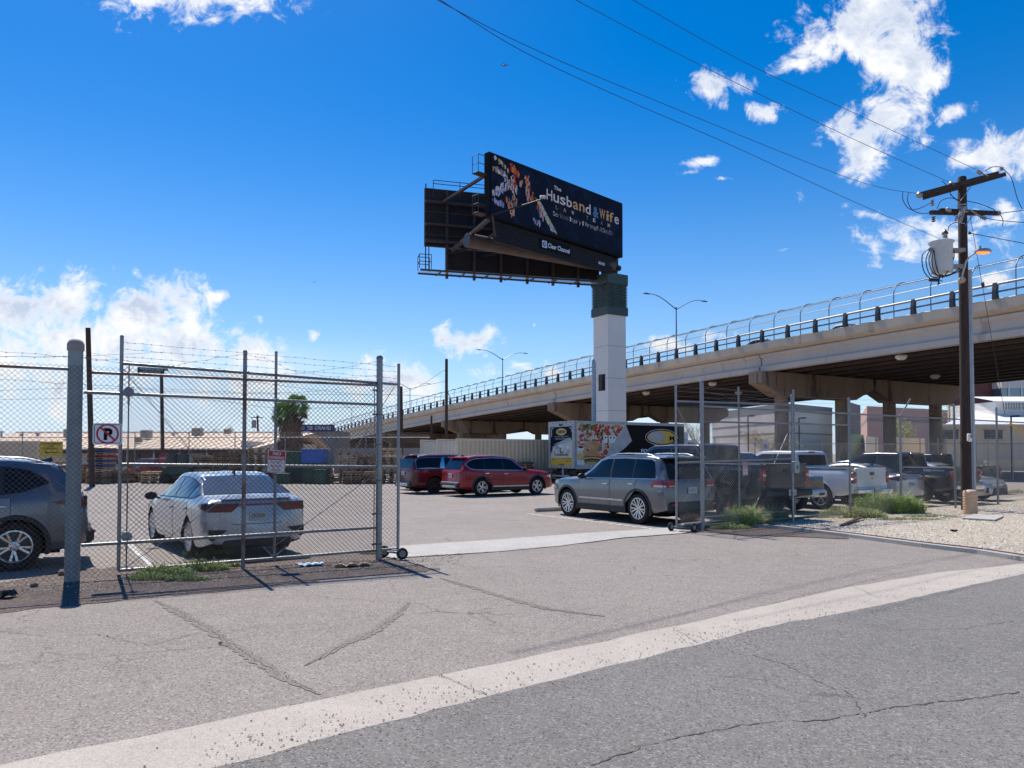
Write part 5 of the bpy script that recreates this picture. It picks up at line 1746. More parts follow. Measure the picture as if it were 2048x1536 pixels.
    fr_poly(g, fr, [(2.62, zb), (2.9, zb + .14), (3.5, zb + .22), (L - .05, zb + .22), (L - .05, zb)], .007, mi['sign_black'])
    # oval logo and lettering
    oc = (6.95, zb + H * .7)
    fr_poly(g, fr, ell(*oc, 1.4, .52), .006, mi['sign_white']); fr_poly(g, fr, ell(*oc, 1.37, .495), .007, mi['sign_black'])
    fr_poly(g, fr, ell(*oc, 1.24, .42), .008, mi['sign_yellow'])
    fr_poly(g, fr, ell(6.55, oc[1] + .02, .72, .36), .009, mi['f_sheet'])
    put_text(g, 'M', fr, 7.62, oc[1] - .2, .45, .3, .010, 0, .05)
    put_text(g, 'FOOD SERVICE', fr, 5.2, zb + H * .295, 3.0, .24, .008, mi['sign_white'], .02)
    put_text(g, 'YOUR', fr, 5.25, zb + H * .135, .72, .26, .008, mi['sign_white'], .03)
    put_text(g, 'success is OUR priority', fr, 6.05, zb + H * .135, 2.4, .17, .008, mi['sign_white'], .02)
    fr_rect(g, fr, 5.25, 6.0, zb + H * .105, zb + H * .115, .008, mi['f_green'])
    g.build('side_graphic', mats, root, fix=False)
    # rear door with its own print; seen from behind: left to right is +y to 0
    frr = (Vector((-.0, Wd - .16, 0)), Vector((0, -1, 0)), Vector((0, 0, 1)), Vector((-1, 0, 0)))
    w_ = Wd - .32; a, b = z0 + .12, z1 - .3
    Hd = b - a
    g = MB()
    fr_rect(g, frr, 0, w_, a, b, .006, 0)
    for k in range(1, 6): fr_rect(g, frr, 0, w_, a + Hd * k / 6, a + Hd * k / 6 + .008, .0065, 10)
    fr_rect(g, frr, 0, w_, a, a + Hd * .2, .008, 1)
    put_text(g, 'COPS', frr, .12, a + Hd * .13, .3, .07, .011, 0, .02)
    fr_rect(g, frr, 1.2, 2.05, a + Hd * .165, a + Hd * .175, .011, 0)
    put_text(g, '602-555', frr, 1.55, a + Hd * .1, .45, .06, .011, 0, .02)
    fr_poly(g, frr, [(.0, a + Hd * .2), (w_, a + Hd * .2), (w_, a + Hd * .62), (w_ * .45, a + Hd * .55), (w_ * .12, a + Hd * .5), (.2, a + Hd * .42), (.05, a + Hd * .3)], .009, 12)
    rg = random.Random(9)
    for _ in range(26):
        x, z = rg.uniform(.2, w_ - .2), a + Hd * rg.uniform(.3, .52)
        fr_poly(g, frr, ell(x, z, rg.uniform(.06, .16), rg.uniform(.05, .12), 6, rg.uniform(0, 3)), .010 + rg.random() * .001, rg.choice([8, 2, 8]))
    fr_poly(g, frr, [(.25, a + Hd * .54), (w_ * .9, a + Hd * .72), (w_, a + Hd * .62), (w_ * .5, a + Hd * .55)], .0125, 8)
    fr_poly(g, frr, ell(w_ * .5, a + Hd * .38, .18, .18), .012, 6); fr_poly(g, frr, ell(w_ * .53, a + Hd * .4, .08, .12, 16, -.5), .0125, 2)
    put_text(g, 'Companions', frr, w_ * .2, a + Hd * .235, w_ * .62, Hd * .075, .0125, 0, .03)
    fr_poly(g, frr, ell(w_ * .5, a + Hd * .87, .5, .2), .009, 2); fr_poly(g, frr, ell(w_ * .5, a + Hd * .87, .47, .175), .010, 1)
    put_text(g, 'CUSTOM', frr, w_ * .5 - .36, a + Hd * .835, .72, .16, .012, 0, .04)
    put_text(g, 'FOOD SERVICE', frr, w_ * .2, a + Hd * .725, w_ * .62, .09, .009, 8, .01)
    put_text(g, 'YOUR success is OUR priority', frr, w_ * .2, a + Hd * .665, w_ * .62, .09, .009, 2, .01)
    for (p, q, r_, t) in ((.08, .12, .75, .97), (.08, .3, .955, .97), (w_ - .3, w_ - .08, .955, .97), (w_ - .12, w_ - .08, .86, .97)): fr_rect(g, frr, p, q, a + Hd * r_, a + Hd * t, .009, 2)
    g.build('rear_door', mats, root, fix=False)
    m = MB(); m.cbox((-.06, 1.25, z1 - .18), (.08, .3, .1), .02); m.cbox((-.1, 1.15, z0 + .17), (.08, .4, .05), .01); m.build('door_latch', 'alloy_dark', root)
    # chassis, lift gate, wheels
    m = MB(); m.bb(0, L + 1.9, .7, .85, .7, .92); m.bb(0, L + 1.9, 1.65, 1.8, .7, .92); m.bb(.1, .25, .2, 2.3, .55, .8)
    m.bb(.35, .4, .3, .9, .28, .9); m.bb(.35, .4, 1.6, 2.2, .28, .9); m.bb(3.6, 5.4, .1, .6, .5, .9); m.bb(.1, .2, .6, .72, .3, .9); m.bb(.1, .2, 1.8, 1.92, .3, .9)
    m.build('chassis', 'alloy_dark', root)
    m = MB(); m.bb(-.1, .0, .45, 2.1, .42, .5); m.bb(-.05, .05, 1.0, 1.12, .42, 1.0); m.build('lift_gate', 'silver_trim', root)
    T = MB(); T.lathe([(.28, -.13), (.44, -.14), (.5, -.1), (.5, .1), (.44, .14), (.28, .13)], axis='Y', n=32)
    T.lathe([(0, -.1), (.12, -.12), (.16, -.05), (.28, -.1)], axis='Y', n=24, mi=1)
    w0 = T.build('wheel', ['rubber', 'hvac'], root, smooth=35)
    for i, (x, y) in enumerate(((2.3, .2), (2.3, 2.3), (L + 1.2, .2), (L + 1.2, 2.3))):
        o = w0 if i == 0 else copy_tree(w0, root)
        o.location = (x, y, .5)
    # cab
    m = MB()
    pr = [(L + .15, .75), (L + .15, 2.55), (L + .4, 2.68), (L + 1.3, 2.65), (L + 1.75, 1.75), (L + 2.1, 1.6), (L + 2.15, .6), (L + 1.75, .6), (L + 1.55, 1.0), (L + .85, 1.0), (L + .65, .6), (L + .15, .6)]
    m.prism(pr, .12, Wd - .12); m.build('cab', 'p_white', root)
    m = MB(); m.add([(L + 1.32, .25, 2.6), (L + 1.32, Wd - .25, 2.6), (L + 1.75, Wd - .25, 1.8), (L + 1.75, .25, 1.8)], [(0, 1, 2, 3)]); m.build('windshield', 'glass', root)
    m = MB(); m.prism([(L + .5, 1.75), (L + 1.6, 1.75), (L + 1.25, 2.5), (L + .5, 2.5)], .11, .115); m.prism([(L + .5, 1.75), (L + 1.6, 1.75), (L + 1.25, 2.5), (L + .5, 2.5)], Wd - .115, Wd - .11); m.build('window', 'glass', root)


box_truck()


# ------------------------------------------------------------------ overpass
BS, BD0 = 2.75, 46.3
bdir = Vector((-.4848, .8746, 0)); bper = Vector((.8746, .4848, 0))
B0 = Vector((31.6, 46.3, 0))
_n = [-14, 0, 8, 14, 19.6, 25, 32, 39.3, 53.5, 69.6, 80, 92]
_z = [11.95, 11.75, 11.5, 11.2, 10.85, 10.5, 9.95, 9.3, 7.65, 5.4, 3.6, 1.2]
zfun = smooth_fn(list(zip([a * .1 for a in _n], _z)), .5)
ZT = lambda n: zfun(n * .1)


def BP(n, t=0.0, z=0.0):
    """n bays along the bridge, t metres across from the near edge, z above the parapet top"""
    p = B0 + bdir * (BS * n) + bper * t
    return Vector((p.x, p.y, ZT(n) + z))


WB = 30.0
bridge = thing('overpass_bridge', 'long concrete road overpass rising from left to right across the scene', 'bridge', (B0.x, B0.y, 0))


def sweep(name, mt, prof, n0, n1, step=2.0, parent=bridge, world=True, smooth=None, close=True):
    """profile of (t, z) swept along the bridge"""
    ns = [n0 + (n1 - n0) * i / max(1, round((n1 - n0) / step)) for i in range(max(1, round((n1 - n0) / step)) + 1)]
    m = MB(); k = len(prof)
    vs = [BP(n, t, z) for n in ns for t, z in prof]
    fs = []
    for i in range(len(ns) - 1):
        for j in range(k if close else k - 1):
            q = (j + 1) % k
            fs.append((i * k + j, i * k + q, (i + 1) * k + q, (i + 1) * k + j))
    if close: fs += [tuple(range(k)), tuple(range((len(ns) - 1) * k, len(ns) * k))[::-1]]
    m.add(vs, fs)
    return m.build(name, mt, parent, world=world, smooth=smooth)


N0, N1 = -13, 91
sweep('near_parapet', 'bridge', [(-.02, -.62), (0, 0), (.3, 0), (.32, -.55)], N0, N1)
sweep('deck_edge', 'bridge', [(0, -.62), (.35, -.55), (.7, -.55), (.7, -1.02), (.05, -.72)], N0, N1)
sweep('deck', 'bridge_shade', [(.7, -.55), (WB - .35, -.55), (WB, -.62), (WB, -.85), (WB - .5, -.95), (.7, -1.05)], N0, N1)
sweep('far_parapet', 'bridge', [(WB - .3, -.55), (WB - .3, 0), (WB, 0), (WB + .02, -.62)], N0, N1)
JN = [-4.6, 7.63, 19.9, 32.3, 44.6, 57, 69.3, 81]
spans = [-13] + JN
gi = 0
gt = [.75 + (WB - 1.5) * k / 11 for k in range(12)]
for k, t in enumerate(gt):
    if k == 0:
        prof = [(t - .35, -1.0), (t - .35, -1.22), (t - .12, -1.36), (t - .12, -1.9), (t - .36, -2.08), (t - .36, -2.5), (t + .36, -2.5), (t + .36, -2.08), (t + .12, -1.9), (t + .12, -1.36), (t + .35, -1.22), (t + .35, -1.0)]
        for a, b in zip(JN[:-1], JN[1:]): sweep('girder', 'bridge_girder', prof, a + .03, b - .03, 3)
        sweep('girder', 'bridge_girder', prof, -13, JN[0] - .03, 3)
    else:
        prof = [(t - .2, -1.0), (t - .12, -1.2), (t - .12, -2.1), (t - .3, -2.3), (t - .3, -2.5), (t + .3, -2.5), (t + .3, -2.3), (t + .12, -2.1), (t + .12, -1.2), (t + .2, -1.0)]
        sweep('girder', 'bridge_shade', prof, -13, 82, 4)
# bents: two hammerhead caps each on two columns
for n in JN[:7]:
    zt = ZT(n) - 2.5
    hcap = 2.1
    for (c0, c1, cols) in ((-.15, 15.0, (3.1, 11.3)), (15.3, 30.0, (18.5, 26.2))):
        m = MB()
        out = [(c0, zt), (c1, zt), (c1, zt - 1.0), (c1 - 2.6, zt - hcap), (c0 + 2.6, zt - hcap), (c0, zt - 1.0)]
        vs = []
        for w_ in (-.75, .75):
            for t, z in out:
                p = BP(n, t); p = p + bdir * w_; vs.append((p.x, p.y, z))
        m.add(vs, [tuple(range(6)), tuple(range(11, 5, -1))] + [(i, (i + 1) % 6, (i + 1) % 6 + 6, i + 6) for i in range(6)])
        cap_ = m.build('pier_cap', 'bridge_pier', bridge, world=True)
        for t in cols:
            p = BP(n, t); m = MB()
            zc = zt - hcap
            if zc > .4:
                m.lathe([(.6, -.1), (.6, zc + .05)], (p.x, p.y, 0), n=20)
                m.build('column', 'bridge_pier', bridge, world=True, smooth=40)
# abutment where the ramp meets the ground
m = MB()
for n in (81.5,):
    vs = []
    for w_ in (0, 60):
        for t, z in ((.2, 0), (WB - .2, 0), (WB - .2, 2.6), (.2, 2.6)):
            p = BP(n, t) + bdir * w_; vs.append((p.x, p.y, z if not w_ or z == 0 else .2))
    m.add(vs, [(0, 1, 2, 3), (4, 7, 6, 5), (0, 4, 5, 1), (1, 5, 6, 2), (2, 6, 7, 3), (3, 7, 4, 0)])
m.build('abutment', 'bridge', bridge, world=True)
# light fixtures under the deck
for n, t in ((3.2, 1.9), (1.2, 14), (5.6, 17), (-1.8, 3), (10.5, 2.5), (14.2, 2.5), (12.6, 12), (-.6, 24)):
    p = BP(n, t, -2.62); m = MB(); m.cbox((p.x, p.y, p.z), (.75, .5, .3), .08); m.cbox((p.x, p.y, p.z - .18), (.5, .35, .12), .04)
    m.build('deck_light', 'col_panel', bridge, world=True, smooth=30)
# traffic rail, brackets and the curved pedestrian fence on top
rail = thing('bridge_fence', 'curved metal safety fence and pipe rail along the near edge of the overpass', 'fence', (B0.x, B0.y, 0))
for name, mt, t, z, r in (('pipe_rail', 'bridge_rail', .12, .98, .085), ('pipe_rail', 'bridge_metal', .12, .48, .06)):
    m = MB(); m.tube([BP(n, t, z) for n in np.arange(N0, 84, 2)], r, 8); m.build(name, mt, rail, world=True, smooth=60)
ARC = [(.28, -.05), (.28, 1.7)] + [(.28 + 1.25 * (1 - math.cos(a)), 1.7 + 1.05 * math.sin(a)) for a in np.linspace(.2, math.pi / 2, 6)] + [(1.9, 2.75)]
for z, t in ((1.75, .28), (2.75, 1.9), (2.55, 1.0), (.05, .28)):
    m = MB(); m.tube([BP(n, t, z) for n in np.arange(N0, 84, 2)], .028, 5); m.build('fence_rail', 'bridge_metal', rail, world=True)
arcs = MB(); k = 0
for n in range(-12, 84):
    P = [BP(n, t, z) for t, z in ARC]
    if n <= 60:
        m = MB(); m.tube(P, .038, 6); m.build('fence_post', 'bridge_metal', rail, world=True, smooth=60)
    elif n % 2 == 0: arcs.tube(P, .045, 4)
tag(arcs.build('far_fence_posts', 'bridge_metal', rail, world=True), kind='stuff')
brk = MB()
for n in range(-12, 84):
    nn = n + .42
    pr = [(-.08, 0), (.3, 0), (.22, .5), (.26, 1.02), (.04, 1.08), (-.04, .6)]
    m = MB() if n <= 58 else brk
    vs = []
    for w_ in (-.13, .13):
        for t, z in pr:
            p = BP(nn, t, z) + bdir * w_; vs.append(p)
    m.add(vs, [tuple(range(6)), tuple(range(11, 5, -1))] + [(i, (i + 1) % 6, (i + 1) % 6 + 6, i + 6) for i in range(6)])
    if n <= 58: m.build('rail_bracket', 'bracket', rail, world=True)
tag(brk.build('far_rail_brackets', 'bracket', rail, world=True), kind='stuff')
m = MB()
prof_len = [0]
for a, b in zip(ARC[:-1], ARC[1:]): prof_len.append(prof_len[-1] + math.hypot(b[0] - a[0], b[1] - a[1]))
PL = prof_len[-1]
pt_at = lambda s_: (float(np.interp(s_, prof_len, [p[0] for p in ARC])), float(np.interp(s_, prof_len, [p[1] for p in ARC])))
pitch = .085; n_end = 24
for sg in (1, -1):
    c = -PL
    L_ = (n_end - N0) * BS
    while c < L_:
        ss_ = [0, PL * .42, PL * .6, PL * .75, PL * .88, PL]
        pts = []
        for s_ in ss_:
            x = c + s_ if sg > 0 else c + PL - s_
            if 0 <= x <= L_:
                t, z = pt_at(s_); pts.append(BP(N0 + x / BS, t + .03, z))
        for a, b in zip(pts[:-1], pts[1:]): m.rod(a, b, .0028, n=3, caps=False)
        c += pitch * 1.4
m.build('wire_mesh', 'mesh_far', rail, world=True, fix=False)

# double-arm lamps in the median
for i, n in enumerate((16.7, 33.5, 50.2, 67)):
    b = BP(n, 13.0, -.55)
    L_ = thing('street_lamp', ('tall double-arm lamp on the overpass right of the billboard', 'tall double-arm lamp on the overpass, second from the billboard',
                               'double-arm lamp on the overpass seen just right of the left gate', 'farthest double-arm lamp low on the overpass ramp')[i], 'street lamp', b, group='double-arm lamps along the overpass')
    H = 9.6
    m = MB(); m.rod((0, 0, 0), (0, 0, H), .13, .07, 10); m.lathe([(.22, 0), (.22, .3), (0, .3)], n=10); m.lathe([(0, H + .25), (.1, H + .2), (.13, H - .1), (0, H - .15)], n=10); m.build('pole', 'bridge_metal', L_, smooth=40)
    for sg in (1, -1):
        m = MB(); pts = []
        for t in np.linspace(0, 1, 9): pts.append(bper * (sg * 4.4 * t) + Vector((0, 0, H - .05 + 1.75 * math.sin(t * math.pi * .5) ** 1.15 - .25 * t * t)))
        m.tube(pts, [.07 - .03 * t for t in np.linspace(0, 1, 9)], 6); ar = m.build('arm', 'bridge_metal', L_, smooth=60)
        e = pts[-1]; m = MB()
        m.cbox(e + bper * (sg * .35) + Vector((0, 0, -.02)), (.9, .3, .1), .03, M=Matrix.Rotation(math.atan2(bper.y, bper.x), 3, 'Z'))
        m.lathe([(.05, 0), (.05, .1), (0, .12)], tuple(e + bper * (sg * .3) + Vector((0, 0, .03))), n=6)
        m.build('lamp_head', 'bracket', L_)
# vehicles up on the deck
rt, _ = pickup('pickup_truck', 'white pickup driving on the overpass behind the rail', 'p_white', dict(p=(0, 0), heading=0), H=1.9, bed=1.8, cabl=2.0)
p = BP(5.4, 6.0, -.55); rt.location = p; rt.rotation_euler = (0, 0, math.atan2(bdir.y, bdir.x))
rt, _ = sedan('sedan', 'dark car driving on the overpass, mostly hidden by the parapet', 'p_slate', dict(p=(0, 0), heading=0), 'camry')
p = BP(8.1, 3.2, -.55); rt.location = p; rt.rotation_euler = (0, 0, math.atan2(bdir.y, bdir.x))

# ------------------------------------------------------------------ billboard
pTL = A(979, 298, 50.0); pTR = A(1245.5, 402, 60.5)
ZB, ZTOP = 17.95, 22.45
bbd = thing('billboard', 'large dark digital billboard in a V on one thick white clad column', 'billboard', (8.35, 61.1, 0))
# clad column
C = Vector((A(1216, 700, 60).x, 60.0, 0)); a_ = 1.9
lx = Vector((-.526, .848, 0)); ly = Vector((.848, .526, 0))   # along the left face, along the right face
cc = C + lx * a_ / 2 + ly * a_ / 2
Mc = Matrix((tuple((lx.x, ly.x, 0)), tuple((lx.y, ly.y, 0)), (0, 0, 1)))
ztc = A(1216, 545, 60).z; zbc = A(1216, 612, 60).z; zbb = A(1216, 628, 60).z
m = MB()
z = 0; H_ = zbb + .1
k = int(round(H_ / 2.6))
for i in range(k): m.box((cc.x, cc.y, H_ * (i + .5) / k), (a_, a_, H_ / k - .03), 0, Mc)
m.box((cc.x, cc.y, H_ / 2), (a_ - .03, a_ - .03, H_ - .02), 1, Mc)
colm = m.build('column', ['col_panel', 'col_joint'], bbd, world=True)
m = MB()
q = C + lx * (a_ * .42) - ly * .012; zq = A(1200, 765, 60.6).z
m.box((q.x, q.y, zq), (.85, .03, 1.35), 0, Mc)
m.rod(q - ly * .06 + Vector((.1, .1, -.5)), q - ly * .05 + Vector((.1, .1, .2)), .12, mi=2)
m.build('access_opening', 'seam', bbd, world=True)
m = MB(); m.box((q.x + .1 * lx.x - ly.x * .03, q.y + .1 * lx.y - ly.y * .03, zq), (.42, .04, 1.28), 0, Mc); m.build('access_panel', 'brown_steel', bbd, world=True)
m = MB()
m.box((cc.x, cc.y, (ztc + A(1216, 566, 60).z) / 2), (a_ + .28, a_ + .28, ztc - A(1216, 566, 60).z), 0, Mc)
m.box((cc.x, cc.y, (zbb + zbc) / 2), (a_ + .28, a_ + .28, zbc - zbb), 0, Mc)
zl0, zl1 = zbc, A(1216, 566, 60).z
for i in range(15): m.box((cc.x, cc.y, zl0 + (zl1 - zl0) * (i + .5) / 15), (a_ + .2, a_ + .2, (zl1 - zl0) / 15 * .5), 0, Mc)
m.box((cc.x, cc.y, (zl0 + zl1) / 2), (a_ + .02, a_ + .02, zl1 - zl0), 0, Mc)
for v in (-.18, .25):
    m.box((cc.x + lx.x * v * a_ - ly.x * (a_ / 2 + .1), cc.y + lx.y * v * a_ - ly.y * (a_ / 2 + .1), (zl0 + zl1) / 2), (.06, .05, zl1 - zl0), 0, Mc)
    m.box((cc.x + ly.x * v * a_ - lx.x * (a_ / 2 + .1), cc.y + ly.y * v * a_ - lx.y * (a_ / 2 + .1), (zl0 + zl1) / 2), (.05, .06, zl1 - zl0), 0, Mc)
m.build('louvre_cap', 'green_cap', bbd, world=True)
# front panel frame
PX = Vector((pTR.x - pTL.x, pTR.y - pTL.y, 0)); PLn = PX.length; PX.normalize()
PN = Vector((PX.y, -PX.x, 0))
P0 = Vector((pTL.x, pTL.y, ZB))
frp = (P0, PX, Vector((0, 0, 1)), PN)
PH = ZTOP - ZB


def puv(px, py):
    """where a line of sight meets the panel plane, in panel metres"""
    a, b = ray(px, py)
    k = ((P0.x * PN.x + P0.y * PN.y)) / (a * PN.x + PN.y)
    X_ = Vector((a * k, k, HCAM + b * k))
    return (X_ - P0).dot(PX), X_.z - ZB


ang = math.atan2(PX.y, PX.x)
Mp = Matrix.Rotation(ang, 3, 'Z')
m = MB()
ctr = P0 + PX * (PLn / 2) + Vector((0, 0, PH / 2)) - PN * .28
m.box(ctr, (PLn, .5, PH), 0, Mp)
m.build('screen_cabinet', 'screen_frame', bbd, world=True)
# screen surface
ms = bpy.data.materials.new('screen'); ms.use_nodes = True
t = NT(ms.node_tree); pb = t.n['Principled BSDF']
co = t.new('ShaderNodeTexCoord').outputs['Object']
nb = t.noise(co, .9, 6, .75)
pb.inputs['Base Color'].default_value = (.004, .006, .012, 1); pb.inputs['Roughness'].default_value = .7; pb.inputs['Specular IOR Level'].default_value = .08
t.l.new(t.mix(t.ss(nb, .45, .8), (.002, .004, .012), (.006, .016, .05)), pb.inputs['Emission Color']); pb.inputs['Emission Strength'].default_value = .6
MATS['screen'] = ms
pal = [('sc_white', (.55, .58, .75)), ('sc_lav', (.4, .38, .7)), ('sc_blue', (.08, .2, .55)), ('sc_red', (.5, .06, .02)), ('sc_orange', (.55, .22, .08)), ('sc_green', (.3, .42, .3)), ('sc_tan', (.5, .35, .22)), ('sc_dark', (.05, .03, .03)), ('sc_grey', (.16, .18, .26))]
for nme, c in pal: mat(nme, (.01, .01, .01), .6, spec=.1, emit=c, estr=.3, var=.0)
m = MB(); fr_rect(m, frp, .16, PLn - .1, .12, PH - .14, .0, 0)
rg = random.Random(11)
ids = {nme: i + 1 for i, (nme, c) in enumerate(pal)}


def pix_strip(p0, p1, wd, cols, dens=1.0, jag=.5):
    """broken column of lit pixel blocks between two points given in panel metres"""
    (x0, z0), (x1, z1) = p0, p1
    L_ = math.hypot(x1 - x0, z1 - z0); n = int(L_ / .13 * dens)
    for i in range(n):
        t_ = rg.random(); x = x0 + (x1 - x0) * t_; z = z0 + (z1 - z0) * t_
        x += rg.uniform(-.5, .5) * wd; z += rg.uniform(-.5, .5) * wd * jag
        a, b = rg.uniform(.03, .065), rg.uniform(.06, .2)
        x = min(max(x, .24), PLn - .25); z = min(max(z, .25), PH - .3)
        fr_rect(m, frp, x - a, x + a, z - b, z + b, .004 + rg.random() * .004, ids[rg.choice(cols)])


L1_ = ['sc_white', 'sc_lav', 'sc_blue', 'sc_tan', 'sc_grey']
L2_ = ['sc_red', 'sc_orange', 'sc_tan', 'sc_red', 'sc_dark', 'sc_lav']
pix_strip(puv(989, 312), puv(1018, 342), .2, ['sc_tan', 'sc_white', 'sc_green', 'sc_dark'], 3)
pix_strip(puv(988, 335), puv(1012, 352), .35, L1_, 4)
pix_strip(puv(1010, 355), puv(1022, 378), .45, L1_, 4)
pix_strip(puv(1024, 330), puv(1034, 350), .5, ['sc_red', 'sc_orange', 'sc_red'], 4)
pix_strip(puv(1026, 352), puv(1030, 388), .5, L2_ + L1_, 3.5)
pix_strip(puv(990, 388), puv(1010, 372), .6, ['sc_white', 'sc_lav', 'sc_blue'], 6)
pix_strip(puv(988, 402), puv(1004, 408), .5, ['sc_blue', 'sc_lav', 'sc_grey'], 5)
pix_strip(puv(1016, 398), puv(1026, 430), .5, L2_ + L1_, 5)
pix_strip(puv(1028, 395), puv(1032, 412), .4, ['sc_blue', 'sc_grey', 'sc_orange'], 3)
pix_strip(puv(1054, 352), puv(1056, 380), .45, L2_, 5)
pix_strip(puv(1054, 378), puv(1058, 400), .4, ['sc_red', 'sc_orange', 'sc_lav'], 4)
pix_strip(puv(1066, 386), puv(1064, 402), .25, ['sc_red', 'sc_dark', 'sc_orange'], 3)
pix_strip(puv(1044, 362), puv(1041, 370), .2, ['sc_tan'], 3)
pix_strip(puv(1078, 412), puv(1084, 440), .5, ['sc_red', 'sc_blue', 'sc_lav', 'sc_dark'], 4)
pix_strip(puv(1070, 440), puv(1080, 450), .4, ['sc_white', 'sc_blue', 'sc_lav'], 3)
A_ = [puv(*q_) for q_ in ((1070, 395), (1080, 402), (1114, 467), (1103, 462))]
fr_poly(m, frp, A_, .008, ids['sc_green'])
for i in range(60):
    u_, v_ = rg.random(), rg.random()
    a0 = (A_[0][0] + (A_[3][0] - A_[0][0]) * u_, A_[0][1] + (A_[3][1] - A_[0][1]) * u_); a1 = (A_[1][0] + (A_[2][0] - A_[1][0]) * u_, A_[1][1] + (A_[2][1] - A_[1][1]) * u_)
    x = a0[0] + (a1[0] - a0[0]) * v_; z = a0[1] + (a1[1] - a0[1]) * v_
    fr_rect(m, frp, x - .06, x + .06, z - .08, z + .08, .009, ids[rg.choice(['sc_white', 'sc_lav', 'sc_green', 'sc_blue', 'sc_tan'])])


def lit_text(s_, pa, pb_, h, bold, cols, per_letter=True):
    """letters one by one, each with its own lit colour, baseline from pa to pb_ (panel metres)"""
    chars = list(s_); n = len(chars)
    wts = [1.25 if c in 'WwMm&' else (.55 if c in 'ilj|,I' else (.5 if c == ' ' else 1)) for c in chars]
    tot = sum(wts); acc = 0
    for c, wt in zip(chars, wts):
        x0 = pa[0] + (pb_[0] - pa[0]) * acc / tot; x1 = pa[0] + (pb_[0] - pa[0]) * (acc + wt * .84) / tot
        z0 = pa[1] + (pb_[1] - pa[1]) * acc / tot
        acc += wt
        if c == ' ': continue
        up = h if (c.isupper() or c in 'bdfhklt&|i') else h * .74
        dz = -h * .22 if c in 'gjpqy' else 0
        put_text(m, c, frp, x0, z0 + dz, x1 - x0, up - (dz * .4), .010, ids[rg.choice(cols)], bold)


LT = ['sc_white', 'sc_lav', 'sc_white', 'sc_tan']
b0 = puv(1093, 401); b1 = puv(1239, 449)
zb_ = (b0[1] + b1[1]) / 2 + .02
lit_text('Husband', (b0[0], zb_), (puv(1183, 430)[0], zb_), .80, .012, LT)
lit_text('&', (puv(1186, 430)[0], zb_ - .08), (puv(1199, 430)[0], zb_ - .08), .85, .03, ['sc_grey', 'sc_blue'])
lit_text('Wife', (puv(1199, 430)[0], zb_), (b1[0], zb_), .80, .012, LT)
lit_text('The', (puv(1108, 385)[0], zb_ + .95), (puv(1123, 385)[0], zb_ + .95), .3, .03, ['sc_white', 'sc_lav'])
zz = zb_ - .48
for c, px in zip('LAWTEAM', (1111, 1127, 1143, 1172, 1186, 1201, 1215)):
    lit_text(c, (puv(px, 425)[0], zz), (puv(px, 425)[0] + .34, zz), .3, .02, ['sc_tan', 'sc_white', 'sc_lav', 'sc_grey'])
zz = zb_ - 1.05
lit_text('Serious Injury | Wrongful Death', (puv(1106, 440)[0], zz), (puv(1226, 440)[0], zz), .34, -.012, ['sc_lav', 'sc_white', 'sc_grey', 'sc_grey'])
m.build('screen', ['screen'] + [n_ for n_, _ in pal], bbd, world=True, fix=False)
# apron below the front panel: corrugated strip, plates, letters
AP0, AP1 = PLn * .05, PLn * .93
m = MB()
for i in range(10):
    z = ZB - .1 - i * .14
    c_ = P0 + PX * ((AP0 + AP1) / 2) + Vector((0, 0, z - .06 - ZB)) - PN * .35
    m.box(c_, (AP1 - AP0, .12, .09), 0, Mp)
c_ = P0 + PX * ((AP0 + AP1) / 2) + Vector((0, 0, -.78)) - PN * .42
m.box(c_, (AP1 - AP0, .1, 1.4), 0, Mp)
m.build('apron', 'dark_steel', bbd, world=True)
m = MB()
fra = (P0 - PN * .27 + Vector((0, 0, 0)), PX, Vector((0, 0, 1)), PN)
u0 = puv(1087, 480); 
x0_ = u0[0]; zz = -.98
c_ = P0 + PX * (x0_ + 1.62) + Vector((0, 0, zz + .28)) - PN * .26
m.box(c_, (3.4, .06, .78), 0, Mp)
fr2 = (P0 - PN * .225, PX, Vector((0, 0, 1)), PN)
fr_poly(m, fr2, rrect(x0_ + .1, x0_ + .62, zz + .02, zz + .54, .08), .004, 1)
fr_poly(m, fr2, ell(x0_ + .36, zz + .28, .2, .2, 20), .006, 2); fr_poly(m, fr2, ell(x0_ + .4, zz + .3, .12, .1, 16, .6), .008, 1); fr_poly(m, fr2, ell(x0_ + .41, zz + .3, .07, .05, 12, .6), .009, 2)
put_text(m, 'Clear Channel', fr2, x0_ + .72, zz + .1, 2.45, .36, .005, 1, .03)
m.build('name_plate', ['screen_frame', 'sign_white', 'blue_box'], bbd, world=True, fix=False)
m = MB(); x1_ = puv(1202, 520)[0]
put_text(m, '003455', (P0 - PN * .28, PX, Vector((0, 0, 1)), PN), x1_, -1.02, .85, .24, .004, 0, .03)
m.build('number', 'sign_white', bbd, world=True, fix=False)
# rear panel (seen from behind)
Q0 = Vector((A(849, 430, 57.1).x, 57.1, ZB)); Q1 = Vector((7.7, 61.2, ZB))
QX = (Q1 - Q0); QL = QX.length; QX.normalize(); QN = Vector((QX.y, -QX.x, 0))
Mq = Matrix.Rotation(math.atan2(QX.y, QX.x), 3, 'Z')
m = MB(); c_ = Q0 + QX * QL / 2 + Vector((0, 0, PH / 2)) - QN * .1
m.box(c_, (QL, .2, PH), 0, Mq)
for i in range(6): m.box(Q0 + QX * QL / 2 + Vector((0, 0, PH * i / 5)) + QN * .04, (QL, .08, .08), 1, Mq)
m.build('rear_panel', ['dark_steel', 'brown_steel'], bbd, world=True)
m = MB(); m.box(Q0 + QX * (QL * .54) + Vector((0, 0, -.9)) - QN * .1, (QL * .86, .12, 1.7), 0, Mq); m.build('rear_apron', 'dark_steel', bbd, world=True)
